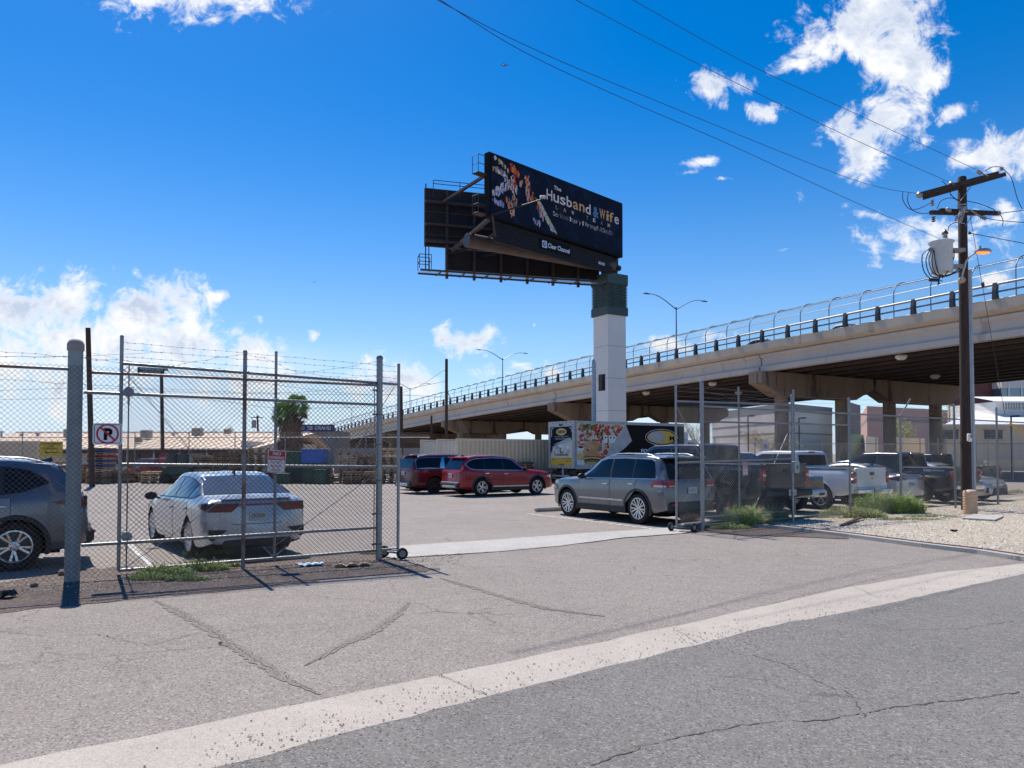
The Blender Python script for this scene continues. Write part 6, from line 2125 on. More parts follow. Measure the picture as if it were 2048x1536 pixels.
for i in range(7):
    d = QL * (.115 + i * .145)
    m = MB(); b = Q0 + QX * d + QN * .2
    m.box(b + Vector((0, 0, PH / 2 - 1.3)), (.2, .2, PH + 2.4), 0, Mq)
    m.build('upright', 'brown_steel', bbd, world=True)
for z in (3.35, 1.6, .3):
    m = MB(); m.box(Q0 + QX * QL / 2 + Vector((0, 0, z)) + QN * .45, (QL, .24, .18), 0, Mq); m.build('stringer', 'brown_steel', bbd, world=True)


def catwalk(O, X, N, L_, z, w_=.7, rail_h=1.0, arms=7, name='catwalk'):
    M = Matrix.Rotation(math.atan2(X.y, X.x), 3, 'Z')
    m = MB()
    for k_ in range(int(L_ / .13)): m.box(O + X * (.06 + k_ * .13) + N * (w_ / 2) + Vector((0, 0, z)), (.03, w_, .035), 0, M)
    for i in range(2): m.box(O + X * L_ / 2 + N * (w_ * i) + Vector((0, 0, z - .04)), (L_, .07, .14), 1, M)
    m.build(name, ['grate', 'brown_steel'], bbd, world=True)
    for i in range(arms):
        m = MB(); b = O + X * (L_ * (.1 + i * .88 / arms)); m.rod(b + Vector((0, 0, z - .05)) - N * .3, b + N * w_ * 1.3 + Vector((0, 0, z - .25)), .06, n=4); m.build('catwalk_arm', 'brown_steel', bbd, world=True)


catwalk(Q0 - QX * .5, QX, QN, QL * .98, -2.15, w_=1.25, arms=7)
# end cage of the rear catwalk
m = MB(); b = Q0 - QX * .5 + Vector((0, 0, -2.0))
for (o0, o1) in (((0, 0), (0, .9)), ((0, .9), (.9, .9)), ((0, 0), (.9, 0))):
    for z in (.55, 1.1):
        m.rod(b + QX * o0[0] + QN * (o0[1]) + Vector((0, 0, z)), b + QX * o1[0] + QN * o1[1] + Vector((0, 0, z)), .03, n=5)
for o0 in ((0, 0), (0, .9), (.9, .9), (.9, 0)):
    m.rod(b + QX * o0[0] + QN * o0[1], b + QX * o0[0] + QN * o0[1] + Vector((0, 0, 1.1)), .03, n=5)
m.build('guard_cage', 'brown_steel', bbd, world=True)
# top rail of the rear panel
m = MB(); b = Q0 + Vector((0, 0, PH)) + QN * .5
for z in (.28, .55): m.rod(b + QX * .6 + Vector((0, 0, z)), b + QX * QL * .9 + Vector((0, 0, z)), .03, n=5)
for i in range(7): m.rod(b + QX * (.6 + i * 2.1) + Vector((0, 0, -.8)), b + QX * (.6 + i * 2.1) + Vector((0, 0, .55)), .03, n=5)
m.rod(Q0 + QX * .1 + Vector((0, 0, -1.9)), Q0 + QX * .1 + Vector((0, 0, PH + .4)), .05, n=5)
m.rod(Q0 + QX * .35 + Vector((0, 0, -1.9)), Q0 + QX * .35 + Vector((0, 0, PH)), .04, n=5)
m.build('top_guard_rail', 'brown_steel', bbd, world=True)
# small cages on the left edge of the screen
for pyc, nm in ((330, 0), (410, 1)):
    z = A(979, pyc, 50).z
    m = MB(); b = P0 + Vector((0, 0, z - ZB)) - PN * .2
    w_ = .85
    for zz2 in (-.6, 0, .6):
        m.rod(b, b - PX * w_ + Vector((0, 0, zz2)), .001, n=3) if False else None
        m.rod(b + Vector((0, 0, zz2)), b - PX * w_ + Vector((0, 0, zz2)), .025, n=5)
        m.rod(b - PX * w_ + Vector((0, 0, zz2)), b - PX * w_ - PN * .6 + Vector((0, 0, zz2)), .025, n=5)
    for q_ in (b - PX * w_, b - PX * w_ - PN * .6): m.rod(q_ + Vector((0, 0, -.6)), q_ + Vector((0, 0, .6)), .025, n=5)
    m.box(b - PX * w_ / 2 - PN * .3 + Vector((0, 0, -.62)), (w_, .6, .05), 0, Mp)
    m.build('guard_cage', 'brown_steel', bbd, world=True)
# torsion tube and outriggers
tz = A(1075, 500, 57).z
T0 = A(933, 480, 53.4); T1 = Vector((8.3, 60.6, A(1215, 541, 60.5).z + .35))
m = MB(); m.lathe([(0, 0), (.52, 0), (.52, (T1 - T0).length), (0, (T1 - T0).length)], n=24)
q_ = (T1 - T0).to_track_quat('Z', 'Y')
for i, v in enumerate(m.v): m.v[i] = tuple(q_ @ Vector(v) + T0)
m.build('torsion_tube', 'tube_steel', bbd, world=True, smooth=40)
m = MB(); m.lathe([(0, ztc - .6), (.7, ztc - .6), (.7, ztc + .5), (1.0, ztc + .55), (1.0, ztc + .75), (.75, ztc + .8), (.75, ztc + 2.0), (0, ztc + 2.0)], (cc.x, cc.y, 0), n=20)
m.build('pivot_drum', 'dark_steel', bbd, world=True, smooth=35)
m = MB()
m.rod(A(905, 500, 56.6), A(985, 432, 50.4), .17, n=4); m.build('brace', 'brown_steel', bbd, world=True)
m = MB(); m.rod(A(885, 405, 57.0), A(978, 346, 50.4), .13, n=4); m.build('brace', 'brown_steel', bbd, world=True)
m = MB(); m.rod(A(985, 432, 50.2), A(990, 472, 50.6), .1, n=4); m.rod(A(990, 472, 50.6), A(1000, 480, 53.5), .1, n=4); m.build('brace', 'brown_steel', bbd, world=True)
# light arm in front of the screen
m = MB(); e0 = P0 + PX * .1 + Vector((0, 0, .1)); e1 = A(1086, 398, 48.2)
m.rod(e0, e1, .07, .05, 6); m.cbox(e1 + Vector((0, 0, .12)), (.45, .25, .22), .08, mi=1); m.build('camera_arm', ['dark_steel', 'silver_trim'], bbd, world=True)
for t_ in (.12, .3, .48, .66, .84):
    b = T0.lerp(T1, t_); pz = P0 + PX * (PLn * t_) + Vector((0, 0, -.2)) - PN * .6
    m = MB(); m.rod(b + Vector((0, 0, .3)), pz, .09, n=4); m.build('outrigger', 'dark_steel', bbd, world=True)
    bq = Q0 + QX * (QL * t_) + Vector((0, 0, -.6)) + QN * .3
    m = MB(); m.rod(b, bq, .09, n=4); m.build('outrigger', 'dark_steel', bbd, world=True)


# ------------------------------------------------------------------ utility pole with transformer
YP = 23.1
UB = G(1934, 1022)
UB = Vector((A(1933, 1000, YP).x, YP, 0))
up = thing('utility_pole', 'dark wooden utility pole with two crossarms and a white transformer on the right', 'utility pole', UB)
P_ = lambda px, py, dy=0.0: A(px, py, YP + dy) - UB
ztop = P_(1924, 354).z
m = MB(); m.lathe([(.155, -.2), (.15, 2), (.135, 7), (.125, ztop - .05), (.11, ztop), (0, ztop + .01)], n=18)
leanx = (P_(1924, 354).x)
for i, v in enumerate(m.v): m.v[i] = (v[0] + leanx * v[2] / ztop, v[1], v[2])
m.build('pole', 'polewood', up, smooth=45)
at = lambda z: Vector((leanx * z / ztop, 0, z))


def beam(mb, p0, p1, w_, h_, mi=0):
    d = (p1 - p0); L = d.length; d.normalize()
    y = Vector((0, 0, 1)).cross(d).normalized(); z = d.cross(y)
    M = Matrix((tuple((d.x, y.x, z.x)), tuple((d.y, y.y, z.y)), tuple((d.z, y.z, z.z))))
    mb.box((p0 + p1) / 2, (L, w_, h_), mi, M)


def bell(mb, p, d, s_=1.0, n=3, mi=0):
    """stack of insulator discs along d"""
    d = Vector(d).normalized()
    for k in range(n):
        q = p + d * (k * .07 * s_)
        mb.rod(q, q + d * .02 * s_, .03 * s_, .075 * s_, 12, mi); mb.rod(q + d * .02 * s_, q + d * .05 * s_, .075 * s_, .035 * s_, 12, mi)


# upper double crossarm: near arm and far arm
ends = ((1840, 392, -.9), (2009, 347, .75))
for dy in (-.17, .17):
    m = MB(); a, b = P_(ends[0][0] + (8 if dy > 0 else 0), ends[0][1] + (3 if dy > 0 else -3), ends[0][2] + dy), P_(ends[1][0] - (0 if dy > 0 else 14), ends[1][1] + (2 if dy > 0 else 0), ends[1][2] + dy)
    beam(m, a, b, .1, .13); m.build('crossarm', 'polewood', up)
for dy in (-.15, .15):
    m = MB(); beam(m, P_(1861 if dy < 0 else 1880, 425 if dy < 0 else 421, -.35 + dy), P_(1997 if dy > 0 else 1970, 427, .35 + dy), .1, .12); m.build('crossarm', 'polewood', up)
m = MB()
for a, b in (((1899, 388), (1922, 408)), ((1941, 374), (1921, 402)), ((1905, 428), (1924, 445)), ((1945, 432), (1930, 452))):
    m.rod(P_(a[0], a[1], -.17), P_(b[0], b[1], -.15), .014, n=5)
m.build('crossarm_brace', 'hvac', up)
ins = [((1841, 391, -1.05), (-1, -.5, 0), 1.2, 2), ((1905, 370, -.35), (-.9, -.6, 0), 1.2, 2), ((1962, 347, .3), (-.8, -.4, .2), .8, 4), ((1865, 412, -.4), (0, 0, 1), .8, 4), ((2003, 341, .8), (0, 0, 1), .9, 2),
       ((1900, 421, -.4), (-1, -.6, .1), .9, 3), ((1962, 434, .1), (1, 0, -.35), .9, 3), ((1993, 426, .45), (1, .3, 0), 1.1, 2), ((1867, 433, -.35), (0, 0, -1), .9, 3), ((1937, 466, 0), (1, 0, 0), .7, 2)]
for (q, d, s_, n) in ins:
    m = MB(); bell(m, P_(*q), d, s_, n); m.build('insulator', 'insul' if q[0] not in (1867, 1937) else 'porcelain', up, smooth=35)
m = MB(); beam(m, P_(1976, 352, .2), P_(1960, 345, .1), .03, .03); beam(m, P_(1940, 420, -.1), P_(1962, 434, -.1), .05, .04); m.build('fuse_bracket', 'hvac', up)
m = MB()
for k in range(4): beam(m, P_(1914 + k * 2, 411 + k * 5, -.35), P_(1932 + k * 1.2, 408 + k * 5, -.3), .05, .035)
beam(m, P_(1928, 415, -.35), P_(1911, 441, -.35), .09, .06); beam(m, P_(1926, 418, -.3), P_(1919, 446, -.3), .04, .03); beam(m, P_(1932, 414, -.2), P_(1922, 446, -.2), .03, .03)
m.rod(P_(1912, 445, -.33), P_(1930, 447, -.3), .012, n=5)
m.build('fuse_cutouts', 'insul', up)
# transformer can
tcx = P_(1883, 510, -.25); zt_, zb_t = P_(1883, 484, -.25).z, P_(1883, 545, -.25).z
rt_ = .34
m = MB(); m.lathe([(0, zb_t), (rt_ * .9, zb_t), (rt_ * .93, zb_t + .03), (rt_ * .93, zt_ - .08), (rt_ * 1.05, zt_ - .03), (rt_ * 1.06, zt_), (rt_ * .9, zt_ + .03), (rt_ * .3, zt_ + .07), (0, zt_ + .08)], (tcx.x, tcx.y, 0), n=28)
tr_ = m.build('transformer', 'transformer', up, smooth=40)
m = MB(); q = Vector((tcx.x + .12, tcx.y, zt_ + .05)); m.lathe([(0, 0), (.06, 0), (.06, .05), (.09, .07), (.05, .1), (.09, .13), (.05, .16), (.07, .19), (.03, .22), (0, .3)], tuple(q), n=12); m.build('bushing', 'insul', tr_, smooth=30)
m = MB(); q2 = q + Vector((0, 0, .2)); m.lathe([(0, 0), (.1, 0), (.09, .04), (.04, .12), (0, .16)], tuple(q2), n=12); m.build('bushing_cap', 'porcelain', tr_, smooth=30)
m = MB()
for zz in (zt_ - .25, zb_t + .2): m.bb(tcx.x + rt_ * .8, -.08, tcx.y - .06, tcx.y + .2, zz - .05, zz + .05)
m.bb(tcx.x - rt_ * 1.2, tcx.x - rt_ * .85, tcx.y - .1, tcx.y + .0, zt_ - .3, zt_ - .2)
m.build('mounting_bracket', 'hvac', up)


def spline(pts, n=8):
    P = [Vector(p) for p in pts]; Q = []
    for i in range(len(P) - 1):
        p0, p1, p2, p3 = P[max(i - 1, 0)], P[i], P[i + 1], P[min(i + 2, len(P) - 1)]
        for j in range(n):
            t = j / n
            Q.append(.5 * ((2 * p1) + (-p0 + p2) * t + (2 * p0 - 5 * p1 + 4 * p2 - p3) * t * t + (-p0 + 3 * p1 - 3 * p2 + p3) * t ** 3))
    return Q + [P[-1]]


drops = [[(1860, 497), (1845, 510), (1847, 540), (1862, 558), (1885, 562)], [(1860, 499), (1852, 520), (1858, 546), (1870, 555), (1900, 550), (1918, 538)],
         [(1864, 500), (1858, 520), (1866, 545), (1885, 552), (1905, 546), (1920, 536)], [(1867, 501), (1864, 525), (1872, 548), (1890, 553), (1910, 546), (1921, 541)],
         [(1868, 500), (1872, 530), (1880, 549), (1900, 549), (1918, 543)], [(1908, 500), (1908, 515), (1902, 530), (1894, 545), (1885, 556)]]
for d in drops:
    m = MB(); m.tube(spline([P_(x, y, -.45) for x, y in d]), .016, 5); m.build('service_wire', 'wire', up)
m = MB(); m.cbox(P_(1868, 560, -.45), (.3, .1, .09), .02); m.rod(P_(1872, 558, -.45), P_(1880, 568, -.45), .02, n=5); m.rod(P_(1880, 553, -.45), P_(1876, 570, -.45), .02, n=5); m.build('wire_splice', 'plastic', up)
m = MB(); m.tube(spline([P_(1896, 462, -.25), (P_(1898, 452, -.25)), P_(1908, 446, -.25), P_(1914, 444, -.25)]), .012, 5); m.build('service_wire', 'wire', up)
for d in ([(1806, 383), (1806, 400), (1818, 417), (1835, 418), (1864, 405)], [(1818, 385), (1815, 400), (1825, 420), (1845, 427), (1862, 425)], [(1884, 362), (1892, 370), (1904, 392), (1920, 402)],
          [(1874, 418), (1882, 402), (1900, 396), (1918, 400)], [(1934, 402), (1960, 408), (1985, 418), (1995, 426)], [(1970, 342), (1985, 334), (2003, 334)], [(2004, 336), (2022, 355), (2034, 395), (2044, 418)],
          [(1999, 427), (2020, 424), (2060, 419)], [(1970, 436), (2000, 441), (2060, 446)], [(1938, 466), (1980, 474), (2060, 489)], [(2000, 428), (2006, 440), (2005, 452)]):
    m = MB(); m.tube(spline([P_(x, y, -.2 if x < 1925 else .5) for x, y in d]), .012, 5); m.build('jumper_wire', 'wire', up)
# cobra-head lamp on the pole
m = MB(); m.tube(spline([P_(1923, 560, -.2), P_(1926, 545, -.25), P_(1933, 522, -.4), P_(1945, 509, -.55), P_(1956, 505, -.62)]), .03, 8); m.build('lamp_arm', 'conduit', up, smooth=60)
q = P_(1966, 503, -.65)
m = MB()
for i in range(9):
    t = i / 8
    pass
m.lathe([(0, -.26), (.05, -.25), (.1, -.16), (.13, 0), (.12, .14), (.06, .24), (0, .27)], (0, 0, 0), 'X', 16)
for i, v in enumerate(m.v): m.v[i] = (q.x + v[0], q.y + v[1] * 1.0, q.z + (v[2] * .8 if v[2] > 0 else v[2] * .25))
m.rod(q + Vector((-.08, 0, .1)), q + Vector((-.08, 0, .17)), .035, n=8)
lh = m.build('lamp_head', 'conduit', up, smooth=45)
m = MB(); m.lathe([(0, -.2), (.06, -.17), (.09, 0), (.06, .17), (0, .2)], (0, 0, 0), 'X', 14)
for i, v in enumerate(m.v): m.v[i] = (q.x + v[0], q.y + v[1], q.z - .035 + v[2] * .55)
m.build('lamp_lens', 'lamp_glow', up, smooth=60)
m = MB(); q = P_(1924, 560, -.16); m.rod(q - Vector((0, .03, 0)), q + Vector((0, .06, 0)), .1, n=14); m.build('arm_plate', 'cardboard', up)
m = MB(); q0 = Vector((A(1942, 700, YP + .35).x, YP + .35, 0)) - UB
m.rod(q0 + Vector((.02, 0, .0)), q0 + Vector((-.0, 0, P_(1938, 535).z)), .062, n=10); m.build('conduit_riser', 'conduit', up, smooth=40)
m = MB(); q = P_(1939, 875, -.2); m.cbox(q, (.14, .1, .26), .03); m.box(q + Vector((.02, -.055, .03)), (.04, .01, .1), 1); m.build('meter_box', ['col_panel', 'sign_red'], up)
# guy wire with guard
m = MB(); a, b = A(1940, 430, YP + .3), A(2010, 830, YP + 4); m.rod(a, b, .008, n=4)
q1_ = A(1965, 565, YP + 1.3); m.rod(q1_, q1_ + (b - a).normalized() * .16, .05, n=6)
m.build('guy_wire', 'wire', up, world=True)
gb0, gb1 = A(2022, 848, 27.5), G(2052, 985)
m = MB(); m.rod(gb0, Vector((gb1.x, 27.5 + (gb1.y - 27.5) * .2, -.05)), .04, n=8); m.rod(gb0, gb0 + (gb0 - Vector((gb1.x, 27.5, 0))).normalized() * .06, .03, n=8)
tag(m.build('guy_guard', 'yellow_guard', smooth=40), 'yellow plastic guy wire guard leaning at the far right', 'guard')
# tan plastic guard barrel and cover plate
q = G(1941, 1029)
m = MB(); pr = [(0, .0), (.17, .0), (.185, .02)]
for k in range(8):
    z = .05 + k * .075; pr += [(.19, z), (.175, z + .01), (.175, z + .02), (.19, z + .03)]
pr += [(.185, .66), (.15, .7), (.08, .72), (0, .71)]
m.lathe(pr, tuple(q), n=20)
tag(m.build('plastic_barrel', 'tan_plastic', smooth=50), 'tan ribbed plastic barrel standing in front of the utility pole', 'barrel')
m = MB(); a_ = [G(1925, 1040), G(1990, 1044), G(2008, 1036), G(1948, 1031)]
vs = [Vector((p.x, p.y, .02)) for p in a_] + [Vector((p.x, p.y, .06)) for p in a_]
m.add(vs, [(0, 3, 2, 1), (4, 5, 6, 7), (0, 1, 5, 4), (1, 2, 6, 5), (2, 3, 7, 6), (3, 0, 4, 7)])
tag(m.build('cover_slab', 'concrete_m'), 'pale concrete slab lying on the gravel beside the tan barrel', 'slab')

# overhead lines from the pole to the upper left
def overhead(pts, r, name, label, grp='overhead lines crossing the sky'):
    m = MB(); m.tube(spline(pts, 10), r, 4); tag(m.build(name, 'wire'), label, 'cable', grp)


overhead([A(1840, 388, YP - 1), A(1700, 357, 21.2), A(1262, 181, 16.5), A(1050, 90, 14.5), A(872, -2, 13.2), A(640, -140, 12)], .0065, 'power_line', 'upper of two close cables rising left from the crossarm tip')
overhead([A(1890, 482, YP - .3), A(1700, 400, 20.6), A(1450, 285, 18), A(1262, 204, 16.4), A(1050, 105, 14.5), A(880, 0, 13.2), A(640, -150, 12)], .0065, 'power_line', 'lower of two close cables rising left from the transformer')
overhead([A(1900, 365, YP - .5), A(1700, 275, 20.5), A(1420, 140, 18), A(1148, -2, 15.5), A(900, -140, 14)], .0065, 'power_line', 'middle cable rising left from the crossarm beside the pole top')
overhead([A(1965, 345, YP + .2), A(1750, 245, 21), A(1500, 130, 18.5), A(1262, -2, 16), A(1000, -150, 14)], .0065, 'power_line', 'uppermost cable rising left from the right end of the crossarm')

# ------------------------------------------------------------------ other poles
def wood_pole(px_top, py_top, px_bot, Y, r, label, extra=None):
    a = A(px_top, py_top, Y); b = Vector((A(px_bot, 900, Y).x, Y, 0))
    t = thing('wooden_pole', label, 'pole', b)
    m = MB(); m.rod((0, 0, -.2), a - b, r, r * .85, 12); m.build('pole', 'darkwood', t, smooth=40)
    return t, a - b


wood_pole(176, 656, 186, 40, .15, 'tall bare brown wooden pole behind the thick left fence post')
t, top = wood_pole(893, 718, 893, 52, .12, 'tall bare brown wooden pole in front of the overpass, left of the billboard')
m = MB()
for k in range(3): m.rod(top * .75, Vector((2.1 + k * .35, -.6, .5)), .012, n=4)
m.build('guy_wire', 'hvac', t)
wood_pole(802, 773, 804, 55, .14, 'brown wooden pole directly behind the left gate end')
wood_pole(863, 831, 862, 62, .1, 'short dark red pole under the overpass between two taller poles')
t, top = wood_pole(323, 748, 327, 50, .13, 'dark wooden pole with a small floodlight behind the left gate')
m = MB(); m.cbox(top + Vector((.25, 0, .3)), (.35, .25, .2), .05); m.rod(top, top + Vector((.2, 0, .25)), .03); m.build('floodlight', 'hvac', t)
t, top = wood_pole(515, 831, 518, 95, .14, 'small far wooden pole carrying a grey transformer, left of the palm')
m = MB(); m.rod(top + Vector((-.45, 0, -1.6)), top + Vector((-.45, 0, -.6)), .28, n=12); m.build('transformer', 'hvac', t, smooth=40)
m = MB(); m.box(top + Vector((0, -.15, -.25)), (1.6, .1, .1)); m.build('crossarm', 'darkwood', t)
b = Vector((A(1188, 900, 50).x, 50, 0)); zt = A(1188, 717, 50).z
m = MB(); m.lathe([(.17, 0), (.15, zt - .5), (.13, zt - .2), (0, zt)], n=12)
o = m.build('steel_pole', 'conduit', smooth=40, loc=b); tag(o, 'plain grey steel pole against the left face of the billboard column', 'pole')
# far wires
k = 0
WL = ['thin wire ending at the tall brown pole from the left', 'thin wire sagging from the tall brown pole to the pole by the billboard', 'thin wire across the left gate, upper of the two long ones', 'thin wire across the left gate, lower of the two long ones', 'short thin wire rising right from behind the gate end post', 'short thin wire running right and down behind the gate end post']
for pts in ([(-60, 712, 60), (150, 712, 60), (330, 704, 60)], [(170, 703, 60), (400, 748, 60), (760, 790, 60), (890, 740, 52)], [(-60, 783, 60), (200, 776, 60), (420, 786, 60), (820, 790, 55)],
            [(-60, 800, 60), (250, 796, 60), (420, 800, 60), (560, 816, 60), (800, 812, 56)], [(805, 780, 55), (893, 762, 52)], [(805, 790, 55), (1000, 800, 70)]):
    m = MB(); m.tube(spline([A(*p) for p in pts]), .014, 3)
    tag(m.build('power_line', 'wire'), WL[k], 'cable', 'thin wires behind the left gate'); k += 1

# ------------------------------------------------------------------ pallets
def pallet_mesh(seed, mt):
    rg = random.Random(seed); m = MB()
    for y in (-.5, 0, .5): m.box((0, y, .07), (1.2, .045, .09))
    for i in range(7):
        if rg.random() < .06: continue
        m.box((-.55 + i * 1.1 / 6, 0, .125), (.1, 1.05 + rg.uniform(-.02, .02), .02))
    for i in range(5): m.box((-.55 + i * 1.1 / 4, 0, .012), (.1, 1.05, .02))
    me = m
    return me


protos = {}


def pallet(x, y, z, rz, kind, label, grp, tilt=0.0):
    if kind not in protos:
        o = pallet_mesh(len(protos), kind).build('pallet', kind)
        protos[kind] = o
    else:
        o = protos[kind].copy(); col.objects.link(o)
    o.location = (x, y, z); o.rotation_euler = (tilt, tilt * .6, rz)
    tag(o, label, 'pallet', grp)
    return o


def stack(px, Y, n, kinds, label, jit=.03, rz=None, z0=0.0, tilt=0.0):
    rg = random.Random(px * 7 + n)
    x = A(px, 900, Y).x; rz = rg.uniform(-.15, .15) if rz is None else rz
    lean = 0
    for i in range(n):
        lean += rg.uniform(-.012, .014)
        pallet(x + lean + rg.uniform(-jit, jit), Y + rg.uniform(-jit, jit), z0 + i * .142, rz + 1.5708 + rg.uniform(-.06, .06) - (rg.random() < .18) * 1.57, kinds[i % len(kinds)] if len(kinds) > 3 else rg.choice(kinds),
               ('topmost ' if i == n - 1 else ('bottom ' if i == 0 else ORD[i] + ' lowest ')) + label, 'wooden pallets in the yard', tilt)


ORD = ['', 'second', 'third', 'fourth', 'fifth', 'sixth', 'seventh', 'eighth', 'ninth', 'tenth', 'eleventh', 'twelfth', 'thirteenth', 'fourteenth', 'fifteenth']
A3 = ['pallet_a', 'pallet_b', 'pallet_b']
BR = ['pallet_a', 'pallet_a', 'pallet_b', 'pallet_a', 'pallet_a', 'pallet_c', 'pallet_a', 'pallet_blue', 'pallet_a', 'pallet_blue', 'pallet_a', 'pallet_red', 'pallet_a', 'pallet_blue', 'pallet_b']
stack(130, 45.6, 9, A3, 'weathered pallet in the stack left of the thick fence post')
stack(160, 45.4, 8, A3, 'weathered pallet in the stack hidden behind the thick fence post')
stack(202, 44.6, 15, BR, 'pallet in the tall stack with blue and red layers')
stack(243, 45.4, 6, A3, 'pallet in the low untidy stack beside the tall blue and red one')
stack(308, 44.9, 5, ['pallet_c', 'pallet_a', 'pallet_c'], 'light pallet in the low stack left of the green machine')
stack(272, 46.6, 4, A3, 'pallet in the low back stack under the tan roofed building')
stack(412, 45.5, 12, A3, 'pallet in the medium stack behind the silver white sedan roof')
stack(452, 45.2, 13, A3, 'pallet in the stack just left of the rusty fence post')
stack(478, 46.4, 14, A3, 'dark pallet in the back stack behind the rusty fence post')
stack(520, 45.4, 15, A3, 'dark pallet in the tall stack left of the palm tree')
stack(557, 46.9, 14, ['pallet_b', 'pallet_b', 'pallet_a'], 'dark pallet in the stack below the palm tree')
stack(645, 46.9, 7, A3, 'pallet in the stack behind the blue crate')
stack(698, 45.6, 14, ['pallet_c', 'pallet_a', 'pallet_c'], 'light pallet in the narrow tall stack right of the blue crate')
stack(730, 46.2, 12, A3, 'pallet in the stack right of the narrow light one')
stack(783, 45.4, 15, ['pallet_a', 'pallet_c', 'pallet_b'], 'pallet in the tall stack behind the thick gate post')
stack(665, 44.6, 4, A3, 'pallet in the low front stack below the blue crate')
stack(706, 44.0, 5, A3, 'pallet in the low front stack left of the thick gate post')
stack(748, 44.2, 5, A3, 'pallet in the low front stack at the gate post')
stack(350, 46.2, 4, A3, 'pallet in the low stack under the green machine')
stack(1050, 46.0, 9, ['pallet_c', 'pallet_a', 'pallet_b'], 'pallet in the messy stack between container and food truck', .07)
stack(1088, 45.6, 5, ['pallet_c', 'pallet_a', 'pallet_b'], 'loose pallet in the sagging stack beside the food truck', .1, tilt=.12)
# crates, bins and yard things
def crate(px, Y, w_, d, z0, z1, mt, label, name='crate', cat='crate', ribs=True, lid=True):
    x = A(px, 900, Y).x
    t = thing(name, label, cat, (x, Y, z0))
    m = MB(); h = z1 - z0; m.cbox((0, 0, h / 2), (w_, d, h), .03)
    if ribs:
        for i in range(int(w_ / .3)): m.box((-w_ / 2 + .15 + i * .3, -d / 2 - .015, h * .45), (.05, .03, h * .8))
        for i in range(int(d / .3)):
            for sg in (-1, 1): m.box((sg * (w_ / 2 + .012), -d / 2 + .15 + i * .3, h * .45), (.03, .05, h * .8))
    m.build('body', mt, t, smooth=30)
    if lid:
        m = MB(); m.cbox((0, 0, h + .03), (w_ + .08, d + .08, .07), .02); m.build('rim', mt, t, smooth=30)
    return t


zc = lambda py, Y: A(0, py, Y).z
crate(630, 44.9, 1.35, 1.2, zc(926, 44.9), zc(900, 44.9), 'blue_box', 'large blue plastic crate on top of the green bins', ribs=False)
crate(634, 44.9, 1.4, 1.2, .0, zc(928, 44.9) - .02, 'bin_green', 'dark green bin carrying the large blue crate', 'bin', 'bin')
crate(598, 45.2, 1.1, 1.1, zc(930, 45.2), zc(905, 45.2), 'bin_green', 'green bin stacked left of the blue crate', 'bin', 'bin')
crate(600, 45.2, 1.3, 1.1, 0, zc(932, 45.2) - .02, 'machine_green', 'dark bin under the green one left of the blue crate', 'bin', 'bin')
crate(568, 44.2, .95, 1.0, 0, .55, 'bin_green', 'low green bin on the ground behind the sedan roof', 'bin', 'bin')
crate(645, 43.9, .6, .9, 0, .8, 'bin_green', 'narrow green bin on the ground in front of the blue crate stack', 'bin', 'bin')
# green machine (a parked lift with tanks)
t = thing('yard_machine', 'dark green yard machine with round tanks behind the left gate', 'machine', (A(360, 900, 45).x, 45, 0))
m = MB(); m.rod((-.35, -.3, 1.1), (-.35, -.3, 1.75), .32, n=16); m.rod((.35, -.3, 1.1), (.35, -.3, 1.75), .32, n=16); m.rod((-.35, -.3, 1.75), (-.35, -.3, 1.83), .2, n=12); m.rod((.35, -.3, 1.75), (.35, -.3, 1.83), .2, n=12); m.build('tank', 'machine_green', t, smooth=40)
m = MB(); m.cbox((0, 0, .75), (1.7, 1.2, .6), .1); m.cbox((.0, 0, .4), (1.9, .9, .3), .05); m.build('chassis', 'machine_green', t)
for i, (x, y) in enumerate(((-.6, -.62), (.6, -.62), (-.6, .55), (.6, .55))):
    m = MB(); m.rod((x, y - .1, .3), (x, y + .1, .3), .3, n=20); m.build('wheel', 'rubber', t, smooth=40)
rt, _ = sedan('sedan', 'small red car parked under the eave of the tan roofed building', 'p_red', dict(p=(A(290, 900, 58).x, 58, 0), heading=math.pi / 2), 'camry')
# stop-like red signs on the wall
for px, py, r_, lb in ((230, 909, .42, 'small red sign on the white wall left of the gate post'), (328, 917, .4, 'small red round sign at the foot of the dark pole')):
    q = A(px, py, 49.2)
    fr = (q, Vector((1, 0, 0)), Vector((0, 0, 1)), Vector((0, -1, 0)))
    m = MB(); plate(m, fr, [(r_ * math.cos(a), r_ * math.sin(a)) for a in [R(22.5 + 45 * i) for i in range(8)]], .02, 0); m.rod(q + Vector((0, .05, -q.z)), q + Vector((0, .05, .3)), .03, n=6, mi=1)
    put_text(m, 'STOP', fr, -r_ * .7, -r_ * .22, r_ * 1.4, r_ * .44, .004, 2, .02) if px == 328 else fr_rect(m, fr, -r_ * .5, r_ * .5, -.05, .05, .004, 2)
    tag(m.build('red_sign', ['sign_red', 'galv', 'sign_white'], fix=False), lb, 'sign')

